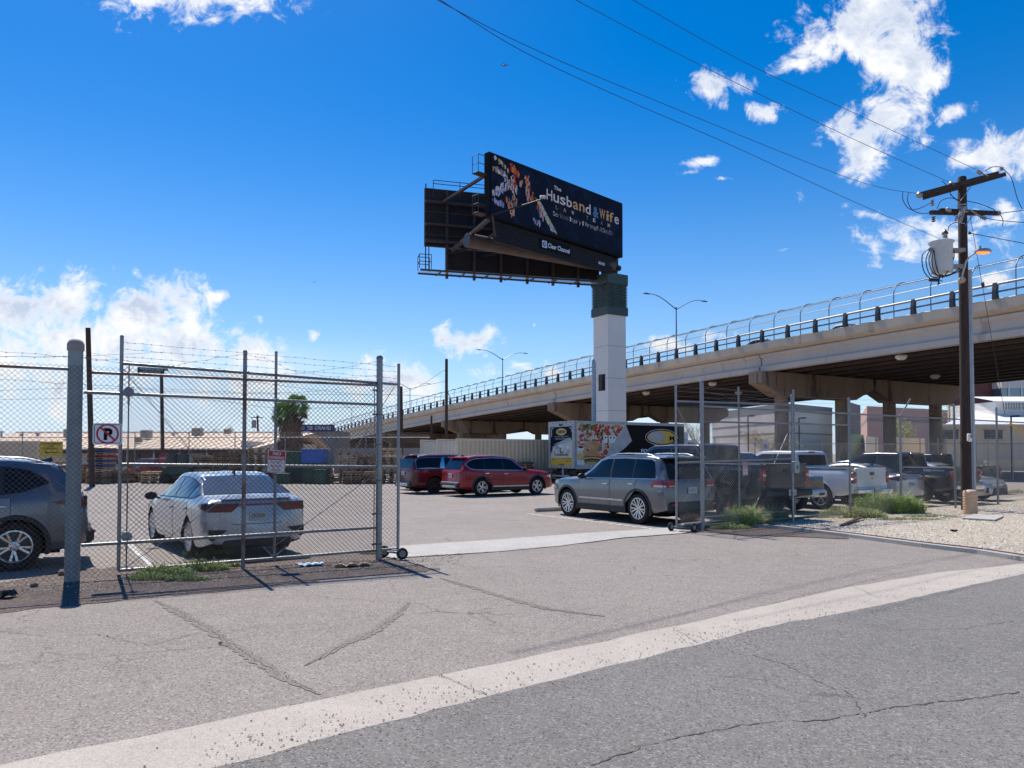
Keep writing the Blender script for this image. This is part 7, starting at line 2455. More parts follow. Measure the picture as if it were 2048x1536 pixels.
# ------------------------------------------------------------------ shipping containers
def container(p, heading, L, label, doors=True):
    t = thing('shipping_container', label, 'shipping container', p, heading)
    Wd, H = 2.44, 2.68
    m = MB(); P = []
    n = int(L / .28) * 4
    xs = [L * i / n for i in range(n + 1)]
    off = lambda i: (.0, .0, .035, .035)[i % 4]
    # corrugated near side (y=0), far side, roof, floor
    m.grid([[(x, off(i), .12) for i, x in enumerate(xs)], [(x, off(i), H - .1) for i, x in enumerate(xs)]])
    m.grid([[(x, Wd - off(i), .12) for i, x in enumerate(xs)], [(x, Wd - off(i), H - .1) for i, x in enumerate(xs)]])
    m.bb(0, L, .0, Wd, H - .12, H - .04); m.bb(0, L, .0, Wd, .05, .14); m.bb(L - .05, L, 0, Wd, .1, H - .1)
    m.build('wall', 'cont', t)
    m = MB()
    for y in (.0, Wd - .08): m.bb(-.02, L + .02, y - .01, y + .09, H - .12, H); m.bb(-.02, L + .02, y - .01, y + .09, 0, .14)
    for x in (-.03, L - .1):
        for y in (-.012, Wd - .118): m.bb(x, x + .13, y, y + .13, 0, H)
    m.build('frame', 'cont_door', t)
    for k in range(2):
        m = MB(); y0, y1 = .12 + k * 1.1, .12 + (k + 1) * 1.1 - .02
        m.bb(-.0, .05, y0, y1, .16, H - .14)
        for z in (.5, 1.2, 1.9): m.bb(-.02, .0, y0 + .08, y1 - .08, z, z + .12)
        d = m.build('door', 'cont_door', t)
        for y in (y0 + .3, y1 - .3):
            m = MB(); m.rod((-.04, y, .1), (-.04, y, H - .08), .02, n=6)
            for z in (.2, .9, 1.4, H - .25): m.box((-.03, y, z), (.05, .12, .06))
            m.bb(-.07, -.04, y - .02, y + .3, 1.15, 1.19)
            m.build('lock_bar', 'silver_trim', d)
    return t


cN = Vector((-3.25, 43.7, 0))
cp = Vector((-.54, .84, 0)).normalized()
container(cN, HR, 12.19, 'long tan shipping container behind the red SUV, corrugated side showing')
container(cN + cp * 2.5, HR, 6.06, 'tan shipping container left of the long one, only its doors showing')
p = A(-45, 915, 52); container(Vector((p.x - 2, 52, 0)), R(3), 6.06, 'tan shipping container at the far left behind the fence')

# ------------------------------------------------------------------ buildings
def quad(m, pts, mi=0): m.add([Vector(p) for p in pts], [tuple(range(len(pts)))], mi)


# tan roofed building on the left
Yb = 62.0
x0, x1 = A(-160, 900, Yb).x, A(516, 900, Yb).x
zE = A(0, 897, Yb).z; Yr = 74.0; zR = A(0, 866, Yr).z
b1 = thing('warehouse', 'low white building with a wide tan metal roof behind the pallets', 'building', ((x0 + x1) / 2, Yb, 0))
m = MB(); m.bb(x0, x1 - .5, Yb, Yb + 24, 0, zE - .1); m.build('wall', 'white_wall', b1, world=True)
m = MB(); m.add([(x0, Yb - 1.2, zE), (x1, Yb - 1.2, zE), (x1 + 1.5, Yr, zR), (x0, Yr, zR), (x1, Yb + 25, zE), (x0, Yb + 25, zE), (x0, Yb - 1.2, zE - .1), (x1, Yb - 1.2, zE - .1)], [(0, 1, 2, 3), (3, 2, 4, 5), (6, 7, 1, 0)])
n = int((x1 - x0) / .9)
for i in range(n):
    x = x0 + (x1 - x0) * (i + .5) / n; m.add([(x - .03, Yb - 1.2, zE + .005), (x + .03, Yb - 1.2, zE + .005), (x + .05, Yr, zR + .05), (x - .01, Yr, zR + .05), (x, Yb - 1.2, zE + .06), (x + .02, Yr, zR + .1)], [(0, 4, 5, 3), (4, 1, 2, 5)])
rf = m.build('roof', 'roof_tan', b1, world=True)
m = MB(); m.bb(x0, x1 + 1, Yr - .15, Yr + .15, zR, zR + .14); m.build('ridge_cap', 'roof_white', b1, world=True)
m = MB(); m.bb(x0, x1, Yb - 1.1, Yb - .9, zE - .42, zE - .12); m.build('eave_beam', 'darkwood', b1, world=True)
m = MB(); m.bb(x1 - 1.2, x1 - .4, Yb - .6, Yb + 20, 0, zE + .6); m.build('end_wall', 'white_wall', b1, world=True)
for i in range(9):
    px = 60 + i * 52
    x = A(px, 900, Yb).x; m = MB(); m.bb(x - .06, x + .06, Yb - 1.1, Yb - .98, 0, zE - .1); m.build('canopy_post', 'white_wall', b1, world=True)
for px, w_ in ((250, 1.6), (300, 2.4), (420, 1.2)):
    x = A(px, 900, Yb).x; m = MB(); m.bb(x - w_ / 2, x + w_ / 2, Yb - .04, Yb + .02, .9, 2.0); m.build('window', 'glass', b1, world=True)
for px, w_, h_, Yq in ((143, 22, 18, 68), (293, 18, 16, 68), (395, 18, 16, 70), (236, 10, 8, 72), (44, 9, 4, 71), (75, 9, 6, 71), (277, 12, 10, 64.5), (347, 7, 5, 71), (3, 6, 12, 70), (455, 12, 10, 72)):
    a = A(px, 868, Yq); s_ = Yq / FPX
    zr = zE + (zR - zE) * (Yq - Yb + 1.2) / (Yr - Yb + 1.2)
    m = MB()
    if w_ > 10:
        m.cbox((a.x, Yq, zr + h_ * s_ / 2 + .1), (w_ * s_, w_ * s_ * .9, h_ * s_), .04)
        for k in range(6): m.box((a.x, Yq - w_ * s_ * .45 - .01, zr + .2 + k * h_ * s_ * .13), (w_ * s_ * .8, .03, .03))
    else: m.lathe([(w_ * s_ * .3, zr), (w_ * s_ * .3, zr + h_ * s_ * .6), (w_ * s_ * .55, zr + h_ * s_ * .7), (w_ * s_ * .5, zr + h_ * s_), (0, zr + h_ * s_ * 1.1)], (a.x, Yq, 0), n=12)
    m.build('roof_vent' if w_ <= 10 else 'cooling_unit', 'hvac', b1, world=True)
# blue lettered wall sign beyond the palm
Ys = 120
a, b = A(592, 863, Ys), A(668, 849, Ys)
t = thing('blue_sign', 'long dark blue lettered sign beyond the palm tree beside the ramp', 'sign', (a.x, Ys, 0))
m = MB(); m.bb(a.x, b.x, Ys, Ys + .5, a.z, b.z); m.build('panel', 'sign_blue', t, world=True)
m = MB(); m.bb(a.x, b.x, Ys + .5, Ys + 12, 0, a.z + .2); m.build('wall', 'greyblock', t, world=True)
fr = (Vector((a.x, Ys - .01, a.z)), Vector((1, 0, 0)), Vector((0, 0, 1)), Vector((0, -1, 0)))
w_, h_ = b.x - a.x, b.z - a.z
m = MB(); put_text(m, 'ING', fr, w_ * .1, h_ * .25, w_ * .12, h_ * .45, .02, 0, .02); put_text(m, '525', fr, w_ * .3, h_ * .25, w_ * .14, h_ * .5, .02, 0, .02); put_text(m, 'GRAND', fr, w_ * .5, h_ * .25, w_ * .42, h_ * .5, .02, 0, .01)
m.build('letters', 'sign_white', t, world=True, fix=False)


def box_building(name, label, corner_px, Y, left_px, right_px, py_top, mt, yl=1.25, yr=1.1, bands=(), parapet=None, cat='building', band_mt='stucco_dark'):
    """corner nearest the camera, walls receding to the left and right"""
    C_ = A(corner_px, 900, Y); Lp = A(left_px, 900, Y * yl); Rp = A(right_px, 900, Y * yr)
    zt = A(corner_px, py_top, Y).z
    t = thing(name, label, cat, (C_.x, C_.y, 0))
    D = Lp + Rp - C_
    m = MB(); P = [Lp, C_, Rp, D]
    vs = [(p.x, p.y, -.05) for p in P] + [(p.x, p.y, zt) for p in P]
    m.add(vs, [(0, 1, 5, 4), (1, 2, 6, 5), (2, 3, 7, 6), (3, 0, 4, 7), (4, 5, 6, 7)])
    m.build('wall', mt, t, world=True)
    for (b0, b1_) in bands:
        z0, z1 = A(corner_px, b1_, Y).z, A(corner_px, b0, Y).z
        m = MB()
        for p, q in ((Lp, C_), (C_, Rp)):
            d = (q - p).normalized(); nn = Vector((d.y, -d.x, 0)); o_ = nn * .05
            m.add([(*(p + o_).xy, z0), (*(q + o_).xy, z0), (*(q + o_).xy, z1), (*(p + o_).xy, z1), (*p.xy, z0), (*q.xy, z0), (*q.xy, z1), (*p.xy, z1)], [(0, 1, 2, 3), (0, 4, 5, 1), (3, 2, 6, 7)])
        m.build('wall_band', band_mt, t, world=True)
    return t, (Lp, C_, Rp, zt)


box_building('warehouse', 'tall beige stucco warehouse with dark bands behind the overpass columns', 1567, 114, 1425, 1665, 808, 'stucco', bands=((843, 846), (864, 867), (806, 822)))
box_building('office_tower', 'dark grey louvred block right of the beige warehouse', 1690, 120, 1680, 1722, 801, 'greyblock', bands=((823, 825), (829, 831), (836, 838), (845, 848), (854, 856)))
box_building('office_building', 'pink brown building seen between the overpass columns', 1735, 170, 1722, 1905, 812, 'pink_wall', bands=((836, 842),))
box_building('green_container', 'green container wall left of the white trailer', 1690, 98, 1680, 1728, 866, 'green_cont', cat='container')
box_building('white_trailer', 'white trailer with a round fan between two overpass columns', 1732, 94, 1728, 1756, 872, 'white_wall', cat='trailer', bands=((905, 908),))
box_building('cream_wall', 'cream block wall with two dark slots right of the white trailer', 1782, 92, 1779, 1850, 874, 'cream', bands=(), cat='wall')
t, (Lp, C_, Rp, zt) = box_building('brick_building', 'tall dark red brick building behind the utility pole', 1903, 125, 1899, 2010, 740, 'brick_red', yl=1.1, yr=1.02)
m = MB(); a = A(2003, 792, 124.5); b = A(2120, 765, 124.5)
m.bb(a.x, b.x, 124.5, 127, a.z, A(0, 776, 124.5).z); m.build('window', 'glass_blue', t, world=True)
m = MB(); m.bb(a.x, b.x, 124.4, 140, A(0, 776, 124.5).z, A(0, 745, 124.5).z); m.bb(a.x, b.x, 124.9, 140, 0, a.z); m.build('facade', 'stucco', t, world=True)
for px in (2003, 2028, 2055):
    x = A(px, 0, 124.4).x; m = MB(); m.bb(x - .12, x + .12, 124.35, 124.5, a.z, b.z); m.build('mullion', 'silver_trim', t, world=True)
# cream industrial building with white roof
Yc = 88.0
xg = A(1876, 0, Yc).x; xe = A(2240, 0, Yc).x
zw = A(0, 849, Yc).z; Yd = 101.0
t = thing('workshop', 'cream block workshop with a white metal roof right of the utility pole', 'building', (xg, Yc, 0))
xb_ = A(1892, 0, Yd + 8).x
m = MB(); vs = [(xg, Yc), (xe, Yc), (xe, Yd + 8), (xb_, Yd + 8)]
m.add([(x, y, 0) for x, y in vs] + [(x, y, zw) for x, y in vs], [(0, 1, 5, 4), (1, 2, 6, 5), (2, 3, 7, 6), (3, 0, 4, 7), (4, 5, 6, 7)]); m.build('wall', 'block_cream', t, world=True)
zpk = A(0, 813, Yd).z
xpk = A(1930, 0, Yd).x
m = MB(); m.add([(xg - .3, Yc - .4, zw), (xe, Yc - .4, zw), (xe, Yd, zpk - .6), (xpk, Yd, zpk - .6), (xb_ - .3, Yd + 8, zw), (xe, Yd + 8, zw)], [(0, 1, 2, 3), (0, 3, 4), (3, 2, 5, 4)])
m.bb(xg - .35, xe, Yc - .45, Yc - .35, zw - .15, zw + .02)
m.build('roof', 'roof_white', t, world=True)
for px0, px1 in ((1885, 1917), (1969, 2005), (2060, 2095)):
    a = A(px0, 878, Yc - .03); b = A(px1, 861, Yc - .03)
    m = MB(); m.bb(a.x, b.x, Yc - .05, Yc + .02, a.z, b.z); f_ = m.build('window', 'glass', t, world=True)
    m = MB()
    for k in range(3): m.bb(a.x, b.x, Yc - .07, Yc - .05, a.z + (b.z - a.z) * (k + .5) / 3 - .02, a.z + (b.z - a.z) * (k + .5) / 3 + .02)
    for k in range(1, 3): xx = a.x + (b.x - a.x) * k / 3; m.bb(xx - .02, xx + .02, Yc - .07, Yc - .05, a.z, b.z)
    m.bb(a.x - .2, b.x + .1, Yc - .12, Yc - .0, b.z, b.z + .1)
    m.build('window_frame', 'galv_rust', t, world=True)
# clerestory
a = A(1992, 820, 96); zt2 = A(0, 803, 96).z
m = MB(); m.bb(a.x, xe, 96, 106, a.z - 1.5, zt2); m.build('clerestory', 'white_wall', t, world=True)
m = MB(); m.add([(a.x - .8, 95.2, zt2), (xe, 95.2, zt2), (xe, 101, A(0, 792, 96).z + .3), (a.x - .2, 101, A(0, 792, 96).z + .3), (a.x - .8, 95.2, zt2 - .2), (xe, 95.2, zt2 - .2)], [(0, 1, 2, 3), (4, 5, 1, 0)]); m.build('clerestory_roof', 'roof_white', t, world=True)
for px0, px1 in ((2009, 2030), (2034, 2062)):
    p, q = A(px0, 819, 95.9), A(px1, 805, 95.9)
    m = MB(); m.bb(p.x, q.x, 95.9, 96.02, p.z, q.z); m.build('window', 'glass_blue', t, world=True)
    m = MB()
    for k in range(5): xx = p.x + (q.x - p.x) * k / 4; m.bb(xx - .05, xx + .05, 95.82, 95.9, p.z, q.z)
    m.bb(p.x, q.x, 95.82, 95.9, (p.z + q.z) / 2 - .03, (p.z + q.z) / 2 + .03); m.build('window_frame', 'white_wall', t, world=True)
# low retaining wall and far street
m = MB(); a, b = A(1975, 940, 78), A(2200, 940, 78); m.bb(a.x, b.x, 78, 78.4, 0, A(0, 924, 78).z); m.bb(a.x - .1, b.x, 77.95, 78.45, A(0, 924, 78).z, A(0, 922, 78).z + .02)
tag(m.build('low_wall', 'cream'), 'low cream wall at the far right behind the parked sedan', 'wall')
# long dark wall and clutter under the ramp on the left
a, b = A(668, 900, 66), A(842, 900, 66)
m = MB(); m.bb(a.x, b.x, 66, 66.4, 0, 2.3); tag(m.build('block_wall', 'stucco_dark'), 'low grey block wall under the overpass ramp behind the pallets', 'wall')
# lamps among the far buildings
for px, py, Y, lb in ((1496, 832, 72, 'dark parking lot lamp before the beige warehouse, left one'), (1598, 836, 70, 'dark parking lot lamp before the beige warehouse, right one'), (2022, 832, 60, 'dark slim lamp post before the cream workshop')):
    t_ = A(px, py, Y); b = Vector((t_.x, Y, 0)); L_ = thing('street_lamp', lb, 'street lamp', b)
    m = MB(); m.rod((0, 0, 0), (0, 0, t_.z), .07, .06, 8); m.build('pole', 'bracket', L_)
    m = MB(); m.rod((0, 0, t_.z), (.2, 0, t_.z + .02), .04); m.cbox((.38, 0, t_.z), (.5, .3, .12), .03); m.build('lamp_head', 'bracket', L_)

# ------------------------------------------------------------------ trees and plants
def leaf_cloud(m, center, rad, n, size, seed, squash=1.0, mi=0, hollow=.35):
    rg = random.Random(seed)
    for _ in range(n):
        while True:
            v = Vector((rg.uniform(-1, 1), rg.uniform(-1, 1), rg.uniform(-1, 1)))
            if v.length < 1: break
        if v.length < hollow and rg.random() < .6: v = v.normalized() * rg.uniform(.5, 1)
        p = Vector(center) + Vector((v.x * rad[0], v.y * rad[1], v.z * rad[2]))
        d = Vector((rg.gauss(0, 1), rg.gauss(0, 1), rg.gauss(0, 1))).normalized(); u = d.orthogonal().normalized()
        s_ = size * rg.uniform(.6, 1.4)
        m.add([p - d * s_, p + u * s_ * .45, p + d * s_, p - u * s_ * .45], [(0, 1, 2, 3)], mi)


def tree(name, label, px, Y, py_top, wpx, leafm, seed, density=1500, bare=False, size=.09, group=None):
    top = A(px, py_top, Y); b = Vector((top.x, Y, 0)); H = top.z; wd = wpx * Y / FPX / 2
    t = thing(name, label, 'tree', b, group=group)
    rg = random.Random(seed)
    m = MB(); m.tube([(0, 0, 0), (.05, .02, H * .25), (-.05, 0, H * .45)], [.14, .1, .07], 8)
    tips = []
    for i in range(16 if bare else 9):
        a = rg.uniform(0, 6.28); e = rg.uniform(.3, 1)
        s0 = Vector((0, 0, H * rg.uniform(.25, .45)))
        e1 = Vector((math.cos(a) * wd * .5 * e, math.sin(a) * wd * .5, H * rg.uniform(.5, .8))); e2 = Vector((math.cos(a) * wd * e, math.sin(a) * wd * .8, H * rg.uniform(.65, 1)))
        m.tube([s0, e1, e2], [.06, .035, .012], 5); tips.append(e2); tips.append(e1)
        if bare:
            for _ in range(9):
                q = e1.lerp(e2, rg.random()); d = Vector((rg.gauss(0, .5), rg.gauss(0, .5), rg.uniform(.1, .9))) * wd * .35; m.tube([q, q + d * .6, q + d + Vector((0, 0, -.05))], [.014, .01, .005], 4)
    m.build('trunk', 'twig', t, smooth=50)
    m = MB()
    for i, q in enumerate(tips): leaf_cloud(m, q + Vector((0, 0, -.1)), (wd * .42, wd * .42, H * .16), int(density / len(tips)), size, seed * 31 + i)
    if density: m.build('crown', leafm, t, fix=False)
    return t


tree('pale_tree', 'sparse pale tree seen between the food truck and the gate', 1392, 128, 838, 76, 'leaf_dry', 5, 1300, True, .1)
tree('desert_tree', 'olive desert tree behind the small sign with the crossed-out P', 1535, 106, 862, 110, 'leaf_dry', 6, 2600, True, .12)
tree('leafy_tree', 'yellow green tree between two overpass columns on the right', 1805, 100, 832, 70, 'tree_olive', 7, 2600, False, .12)
tree('leafy_tree', 'small yellow green tree left of the cream workshop gable', 1885, 112, 818, 46, 'tree_olive', 8, 1800, False, .12)
tree('leafy_tree', 'small grey green tree on the skyline left of the far transformer pole', 447, 90, 857, 40, 'leaf_b', 9, 1200, False, .12)
# fan palm with a thick skirt of dead fronds
Yp = 56
b = Vector((A(580, 900, Yp).x, Yp, 0)); zsk = A(0, 838, Yp).z
t = thing('palm_tree', 'fan palm with green crowns above a thick brown skirt of dead fronds', 'tree', b)
m = MB(); m.tube([(0, 0, 0), (.1, 0, zsk * .5), (-.1, 0, zsk + .6)], [.35, .3, .25], 10); m.build('trunk', 'twig', t, smooth=50)
m = MB(); rg = random.Random(21)
for i in range(1500):
    z = rg.uniform(.2, zsk + .3); a = rg.uniform(0, 6.28); rr_ = (1.0 - .28 * abs(z / zsk - .55)) * rg.uniform(.55, 1)
    p = Vector((rr_ * math.cos(a), rr_ * math.sin(a), z)); d = Vector((math.cos(a) * .15, math.sin(a) * .15, -1)).normalized(); u = Vector((-math.sin(a), math.cos(a), 0))
    m.add([p, p + u * .06 + d * .35, p + d * rg.uniform(.6, .9), p - u * .06 + d * .35], [(0, 1, 2, 3)])
m.build('dead_frond_skirt', 'palm_dead', t, fix=False)


def palm_head(c, rad, n, seed):
    rg = random.Random(seed); m = MB()
    for i in range(n):
        a = rg.uniform(0, 6.28); e = rg.uniform(-.5, 1.2)
        d = Vector((math.cos(a) * math.cos(e), math.sin(a) * math.cos(e), math.sin(e)))
        L_ = rad * rg.uniform(.75, 1.1); st = c + d * L_ * .45
        m.rod(c, st, .012, n=3)
        u = d.orthogonal().normalized(); v = d.cross(u)
        for k in range(13):
            f = (k - 6) / 6 * 1.25; dd = (d * math.cos(f) + u * math.sin(f)).normalized()
            tip = st + dd * L_ * .55 - Vector((0, 0, L_ * .14 * abs(f) + .05)); w_ = v * .035 + dd.cross(v) * .03
            m.add([st, st + dd * L_ * .3 + w_, tip, st + dd * L_ * .3 - w_], [(0, 1, 2, 3)])
    return m


for c, r_, n, sd_ in (((-.25, 0, zsk + .25), 1.35, 52, 1), ((.45, .1, zsk + .95), 1.15, 46, 2), ((.75, 0, zsk - .1), .8, 20, 3)):
    palm_head(Vector(c), r_, n, sd_).build('crown', 'palm_green' if sd_ != 3 else 'palm_dead', t, fix=False)


def weeds(name, label, polys, n, hmin, hmax, mats, seed, spread=.04, cat='weeds', wd=.006, clumps=None, droop=.4):
    """blades growing from random points of a ground patch; clumps: (point, radius, height)"""
    rg = random.Random(seed); m = MB()
    for (c, rx, ry, hh, k) in clumps:
        for _ in range(k):
            a = rg.uniform(0, 6.28); r_ = math.sqrt(rg.random())
            x, y = c.x + rx * r_ * math.cos(a), c.y + ry * r_ * math.sin(a)
            h = hh * (1 - .6 * r_ * r_) * rg.uniform(.35, 1.1)
            d = Vector((rg.gauss(0, .35) + math.cos(a) * r_ * .35, rg.gauss(0, .35) + math.sin(a) * r_ * .35, 1)).normalized()
            b = Vector((x, y, 0)); mid = b + d * h * .6; tip = b + d * h + Vector((d.x, d.y, -droop)) * h * .25
            u = Vector((-d.y, d.x, .1)); u = (u if u.length > .01 else Vector((1, 0, 0))).normalized() * wd
            mi = rg.randrange(len(mats))
            m.add([b - u, b + u, mid + u * .9, tip, mid - u * .9], [(0, 1, 2, 4), (4, 2, 3)], mi)
            for _2 in range(2):
                q = b.lerp(mid, rg.uniform(.3, 1.2)); e = Vector((rg.gauss(0, 1), rg.gauss(0, 1), rg.uniform(0, 1))).normalized() * h * .16; s_ = e.orthogonal().normalized() * wd * 1.1
                m.add([q, q + e * .5 + s_, q + e, q + e * .5 - s_], [(0, 1, 2, 3)], mi)
    return tag(m.build(name, mats, fix=False), label, cat)


weeds('weed_clump', 'straggly green and straw coloured weeds at the foot of the left rolling gate', None, 0, 0, 0, ['leaf_b', 'leaf_b', 'leaf_a', 'leaf_dry'], 1, clumps=[
    (G(330, 1150), .4, .2, .26, 700), (G(400, 1140), .45, .2, .26, 700), (G(450, 1132), .3, .12, .16, 500), (G(300, 1158), .3, .15, .15, 500), (G(375, 1160), .35, .13, .13, 450)], droop=1.2)
weeds('weed_clump', 'small weeds behind the left gate rail beside the sedan wheel', None, 0, 0, 0, ['leaf_a', 'leaf_b'], 11, clumps=[(G(400, 1112), .3, .12, .24, 160), (G(440, 1108), .3, .12, .2, 120)])
weeds('weed_clump', 'tiny weeds at the base of the thick gate post', None, 0, 0, 0, ['leaf_b', 'leaf_dry'], 12, clumps=[(G(742, 1108), .2, .08, .1, 160)])
weeds('weed_bush', 'dense green feathery weeds at the foot of the right rolling gate', None, 0, 0, 0, ['leaf_a', 'leaf_b', 'leaf_b', 'leaf_dry'], 2, clumps=[
    (G(1480, 1052), .5, .3, .66, 1900), (G(1445, 1052), .3, .2, .45, 600), (G(1515, 1048), .35, .25, .58, 800), (G(1550, 1042), .35, .25, .7, 420), (G(1500, 1050), .2, .2, .75, 300), (G(1460, 1058), .5, .15, .2, 500)], wd=.007)
weeds('weed_bush', 'bright green feathery bush on the gravel beside the fence post', None, 0, 0, 0, ['leaf_a', 'leaf_a', 'leaf_b', 'leaf_b', 'leaf_dry'], 3, clumps=[
    (G(1785, 1026), .6, .4, .8, 2600), (G(1750, 1026), .5, .35, .85, 1500), (G(1820, 1026), .4, .3, .7, 900), (G(1800, 1026), .3, .3, .9, 600)], wd=.008)
weeds('dry_grass', 'straw coloured grass spreading left of the bright green bush', None, 0, 0, 0, ['leaf_dry', 'leaf_b', 'leaf_b'], 4, clumps=[
    (G(1690, 1032), .7, .4, .42, 1100), (G(1730, 1036), .6, .3, .4, 900), (G(1650, 1036), .6, .3, .16, 500), (G(1860, 1034), .8, .25, .13, 800), (G(1800, 1040), 1.2, .2, .12, 900), (G(1560, 1046), .5, .2, .1, 300)], cat='grass')
weeds('grass_patch', 'small patch of green grass at the far right edge beyond the silver sedan', None, 0, 0, 0, ['leaf_b', 'leaf_dry'], 5, clumps=[(G(2030, 985), 1.6, .8, .22, 900)], cat='grass')
# gravel stones scattered over the yard
rg = random.Random(77); m = MB()
from mathutils import geometry
poly = [Vector((p.x, p.y)) for p in GV[:8]] + [Vector((19, 26)), Vector((14, 17.5))] + [Vector((p.x, p.y)) for p in KP[::-1]]


def inside(p, pl):
    c = False; j = len(pl) - 1
    for i in range(len(pl)):
        if ((pl[i].y > p.y) != (pl[j].y > p.y)) and (p.x < (pl[j].x - pl[i].x) * (p.y - pl[i].y) / (pl[j].y - pl[i].y) + pl[i].x): c = not c
        j = i
    return c


cnt = 0
OC = [Vector(v) for v in ((1, 0, 0), (-1, 0, 0), (0, 1, 0), (0, -1, 0), (0, 0, 1), (0, 0, -.3))]
OF = [(0, 2, 4), (2, 1, 4), (1, 3, 4), (3, 0, 4)]
ykb = lambda x: float(np.interp(x, [p.x for p in KP], [p.y for p in KP]))
while cnt < 15000:
    x = rg.uniform(5.2, 19.5); y0_ = ykb(x) + .1; y1_ = fr_(x) + .4
    if y1_ <= y0_: continue
    y = y0_ + (y1_ - y0_) * rg.random() ** 1.15
    s_ = rg.uniform(.012, .034); a = rg.uniform(0, 6.28); c_, q_ = math.cos(a), math.sin(a)
    sx_, sy_, sz_ = s_ * rg.uniform(.8, 1.5), s_, s_ * rg.uniform(.5, .9)
    m.add([(x + (v.x * sx_ * c_ - v.y * sy_ * q_), y + (v.x * sx_ * q_ + v.y * sy_ * c_), .012 + v.z * sz_) for v in OC], OF, rg.choice((0, 0, 0, 1, 2)))
    cnt += 1
mat('peb_a', (.55, .49, .40), .9, var=.3, vscale=9); mat('peb_b', (.36, .3, .25), .9, var=.3, vscale=9); mat('peb_c', (.68, .63, .55), .9, var=.2, vscale=9)
tag(m.build('gravel_stones', ['peb_a', 'peb_b', 'peb_c'], fix=False), 'pale gravel stones covering the yard around the utility pole', 'gravel', kind='stuff')
# loose grit near the left fence and along the street edge
m = MB()
for _ in range(2600):
    px_ = rg.uniform(-40, 900); x = (px_ - 1024) / FPX * 10.2; y = fl(x) - rg.random() ** 1.4 * 1.3 + .1
    s_ = rg.uniform(.004, .014)
    m.add([(x + v.x * s_ * 1.2, y + v.y * s_, .003 + v.z * s_ * .7) for v in OC], OF, rg.choice((0, 1, 1, 2)))
for _ in range(1500):
    t_ = rg.random(); i = rg.randrange(len(Lw) - 1); p = Vector(Lw[i][:2]).lerp(Vector(Lw[i + 1][:2]), t_); p = p + Vector((-.6, .8)) * rg.gauss(.1, .25)
    s_ = rg.uniform(.003, .009)
    m.add([(p.x + v.x * s_ * 1.2, p.y + v.y * s_, .006 + v.z * s_ * .7) for v in OC], OF, rg.choice((0, 1, 1, 2)))
tag(m.build('grit', ['peb_a', 'stone', 'peb_b'], fix=False), 'loose grit scattered along the fence foot and gutter', 'grit', kind='stuff')


# ------------------------------------------------------------------ litter and small things
def litter(name, label, cat, pc, w_, d, mt, seed, h=.03, rz=0.0, n=9):
    rg = random.Random(seed); P = []
    c_, q_ = math.cos(rz), math.sin(rz)
    for i in range(n + 1):
        r_ = []
        for j in range(n + 1):
            u = (i / n - .5) * w_ * (1 + .12 * math.sin(j * 1.7 + seed)); v = (j / n - .5) * d * (1 + .15 * math.sin(i * 1.3 + seed))
            z = .012 + h * abs(math.sin(i * 1.1 + seed) * math.cos(j * .9 + seed * 2)) + rg.uniform(0, h * .2)
            r_.append((pc.x + u * c_ - v * q_, pc.y + u * q_ + v * c_, z))
        P.append(r_)
    m = MB(); m.grid(P)
    return tag(m.build(name, mt, smooth=50, fix=False), label, cat)


litter('paper_sheet', 'crumpled pale blue paper lying below the left gate', 'paper', G(622, 1131), .36, .2, 'paper_blue', 1, .03, .35)
litter('paper_scrap', 'crumpled white scrap beside the rusty fence post', 'paper', G(474, 1132), .2, .1, 'paper_white', 2, .04, .2)
litter('cardboard', 'flattened torn brown cardboard below the thick gate post', 'cardboard', G(704, 1133), .56, .18, 'cardboard', 3, .045, .3)
litter('paper_scrap', 'small white scrap in the weeds at the left', 'paper', G(312, 1156), .12, .07, 'paper_white', 4, .03)
litter('paper_scrap', 'tiny white scrap left of the cardboard', 'paper', G(688, 1122), .12, .04, 'paper_white', 5, .03, .5)
litter('rag', 'dark crumpled rag at the left edge of the photo', 'rag', G(4, 1196), .3, .16, 'plastic', 6, .09)
litter('paper_scrap', 'bleached scrap lying on the gravel below the bright bush', 'paper', G(1752, 1040), .4, .16, 'paper_white', 7, .03, .2)
litter('rag', 'small black scrap lying on the pale gravel', 'rag', G(1908, 1065), .12, .08, 'plastic', 8, .06)
litter('paper_scrap', 'small white scrap left of the tan barrel', 'paper', G(1884, 1036), .2, .1, 'paper_white', 9, .04)
m = MB(); beam(m, Vector((*G(1682, 1054).xy, .03)), Vector((*G(1722, 1041).xy, .09)), .1, .035); tag(m.build('plank', 'darkwood'), 'grey plank lying on the gravel below the dry grass', 'plank')
for i, (a_, b__, s_) in enumerate(((67, 1174, .05), (125, 1150, .07), (440, 1288, .02), (1655, 1060, .05))):
    q = G(a_, b__); m = MB(); rg = random.Random(i); m.lathe([(0, 0), (s_, s_ * .3), (s_ * .9, s_ * .8), (s_ * .4, s_ * 1.15), (0, s_ * 1.2)], (q.x, q.y, 0), n=7)
    m.v = [(v[0] + rg.uniform(-.2, .2) * s_, v[1] + rg.uniform(-.2, .2) * s_, v[2]) for v in m.v]
    tag(m.build('stone', 'stone', smooth=30), ('dark stone in the dirt near the left edge', 'dark lump at the foot of the thick left post', 'small dark pebble on the driveway', 'small stone on the gravel kerb')[i], 'stone')
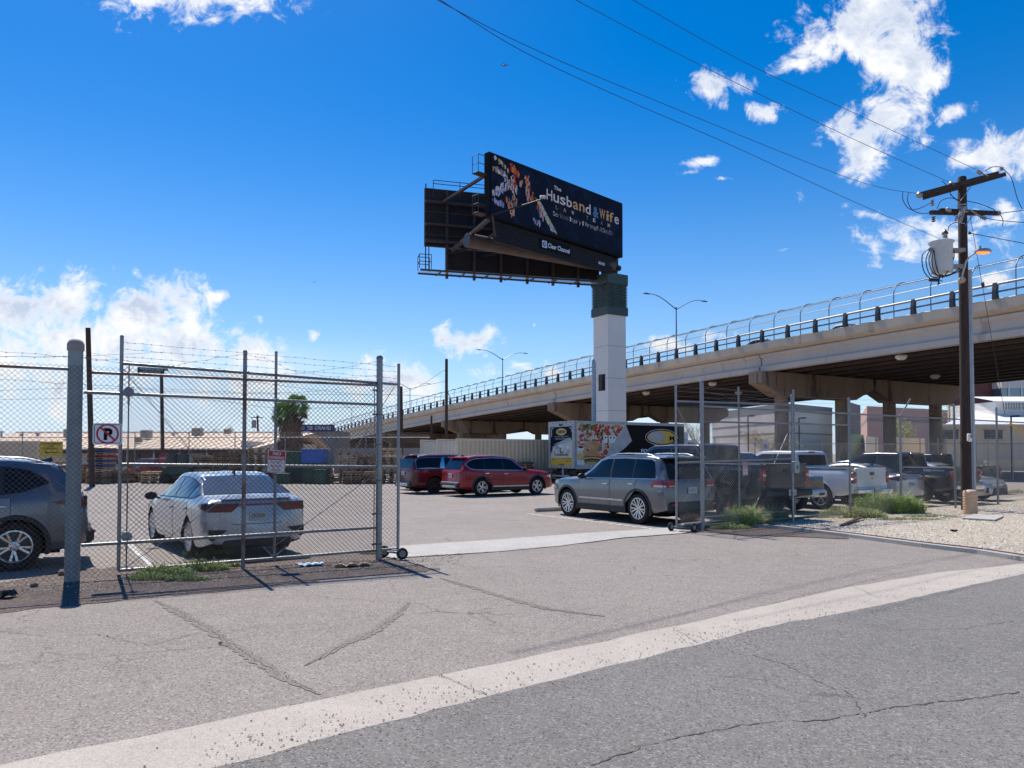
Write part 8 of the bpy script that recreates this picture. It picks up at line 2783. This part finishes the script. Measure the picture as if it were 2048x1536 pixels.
# tumbleweed on the gate wheels
q = G(1384, 1058); rg = random.Random(4); m = MB()
for _ in range(420):
    a, e = rg.uniform(0, 6.28), rg.uniform(-.3, 1.3); d = Vector((math.cos(a) * math.cos(e), math.sin(a) * math.cos(e), math.sin(e)))
    c = Vector((q.x, q.y + .1, .2)); p = c + Vector((d.x * .26, d.y * .14, d.z * .16)) * rg.uniform(.2, 1); f = Vector((rg.gauss(0, 1), rg.gauss(0, 1), rg.gauss(0, 1))).normalized() * .07
    m.rod(p - f, p + f, .003, n=3, caps=False)
tag(m.build('tumbleweed', 'brush', fix=False), 'dry brown tumbleweed caught on the right gate wheels', 'tumbleweed')
# traffic cone behind the weeds
q = S(15.4, 10.9); t = thing('traffic_cone', 'orange and white traffic cone behind the weeds at the right gate', 'traffic cone', G(1457, 1040))
m = MB(); m.lathe([(.0, .02), (.13, .02), (.12, .04), (.1, .05), (.083, .18), (.055, .34), (.03, .47), (.02, .48), (0, .48)], n=18); m.build('body', 'orange', t, smooth=40)
m = MB(); m.lathe([(.0855, .18), (.0575, .34)], n=18); m.build('collar', 'sign_white', t, smooth=40)
m = MB(); m.cbox((0, 0, .015), (.3, .3, .03), .01); m.build('base', 'orange', t)
# light coloured wheel stops
for k in range(3):
    q = S(13.6 + 2.75 * k, 18.6); m = MB(); m.cbox((q.x, q.y, .06), (1.6, .15, .12), .03, M=Matrix.Rotation(math.atan2(.54, .84), 3, 'Z'))
    tag(m.build('wheel_stop', 'concrete_m'), ('concrete wheel stop in front of the grey SUV', 'concrete wheel stop in front of the dark pickup', 'concrete wheel stop behind the white pickup with the mesh grille')[k], 'wheel stop')
# airliners
for px, py, Y, s_, lb in ((1011, 130, 1500, 1.0, 'small airliner crossing the blue sky above the billboard'), (630, 564, 3800, 1.0, 'tiny distant airliner low in the sky left of the billboard')):
    c = A(px, py, Y); t = thing('airplane', lb, 'airplane', c, R(165))
    m = MB(); m.lathe([(0, -8), (.9, -6), (1, -3), (1, 5), (.5, 8), (0, 9)], (0, 0, 0), 'X', 12); m.build('fuselage', 'bracket', t, smooth=50)
    m = MB(); m.add([(-1.5, 0, -.2), (1.2, 0, -.2), (3.6, 8, .6), (2.6, 8, .6), (3.6, -8, .6), (2.6, -8, .6), (-1.5, 0, -.45), (1.2, 0, -.45)], [(0, 1, 2, 3), (0, 5, 4, 1), (6, 3, 2, 7), (6, 7, 4, 5)]); m.build('wing', 'bracket', t)
    m = MB(); m.add([(6, 0, .4), (8, 0, .4), (9, 0, 3), (8, 0, 3), (6, .15, .4), (8, .15, .4), (9, .1, 3), (8, .1, 3)], [(0, 1, 2, 3), (4, 7, 6, 5), (0, 3, 7, 4), (1, 5, 6, 2)]); m.add([(6.5, 0, .6), (8, 0, .6), (8.8, 3, .7), (8, 3, .7), (8.8, -3, .7), (8, -3, .7)], [(0, 1, 2, 3), (0, 5, 4, 1)]); m.build('tail', 'bracket', t)
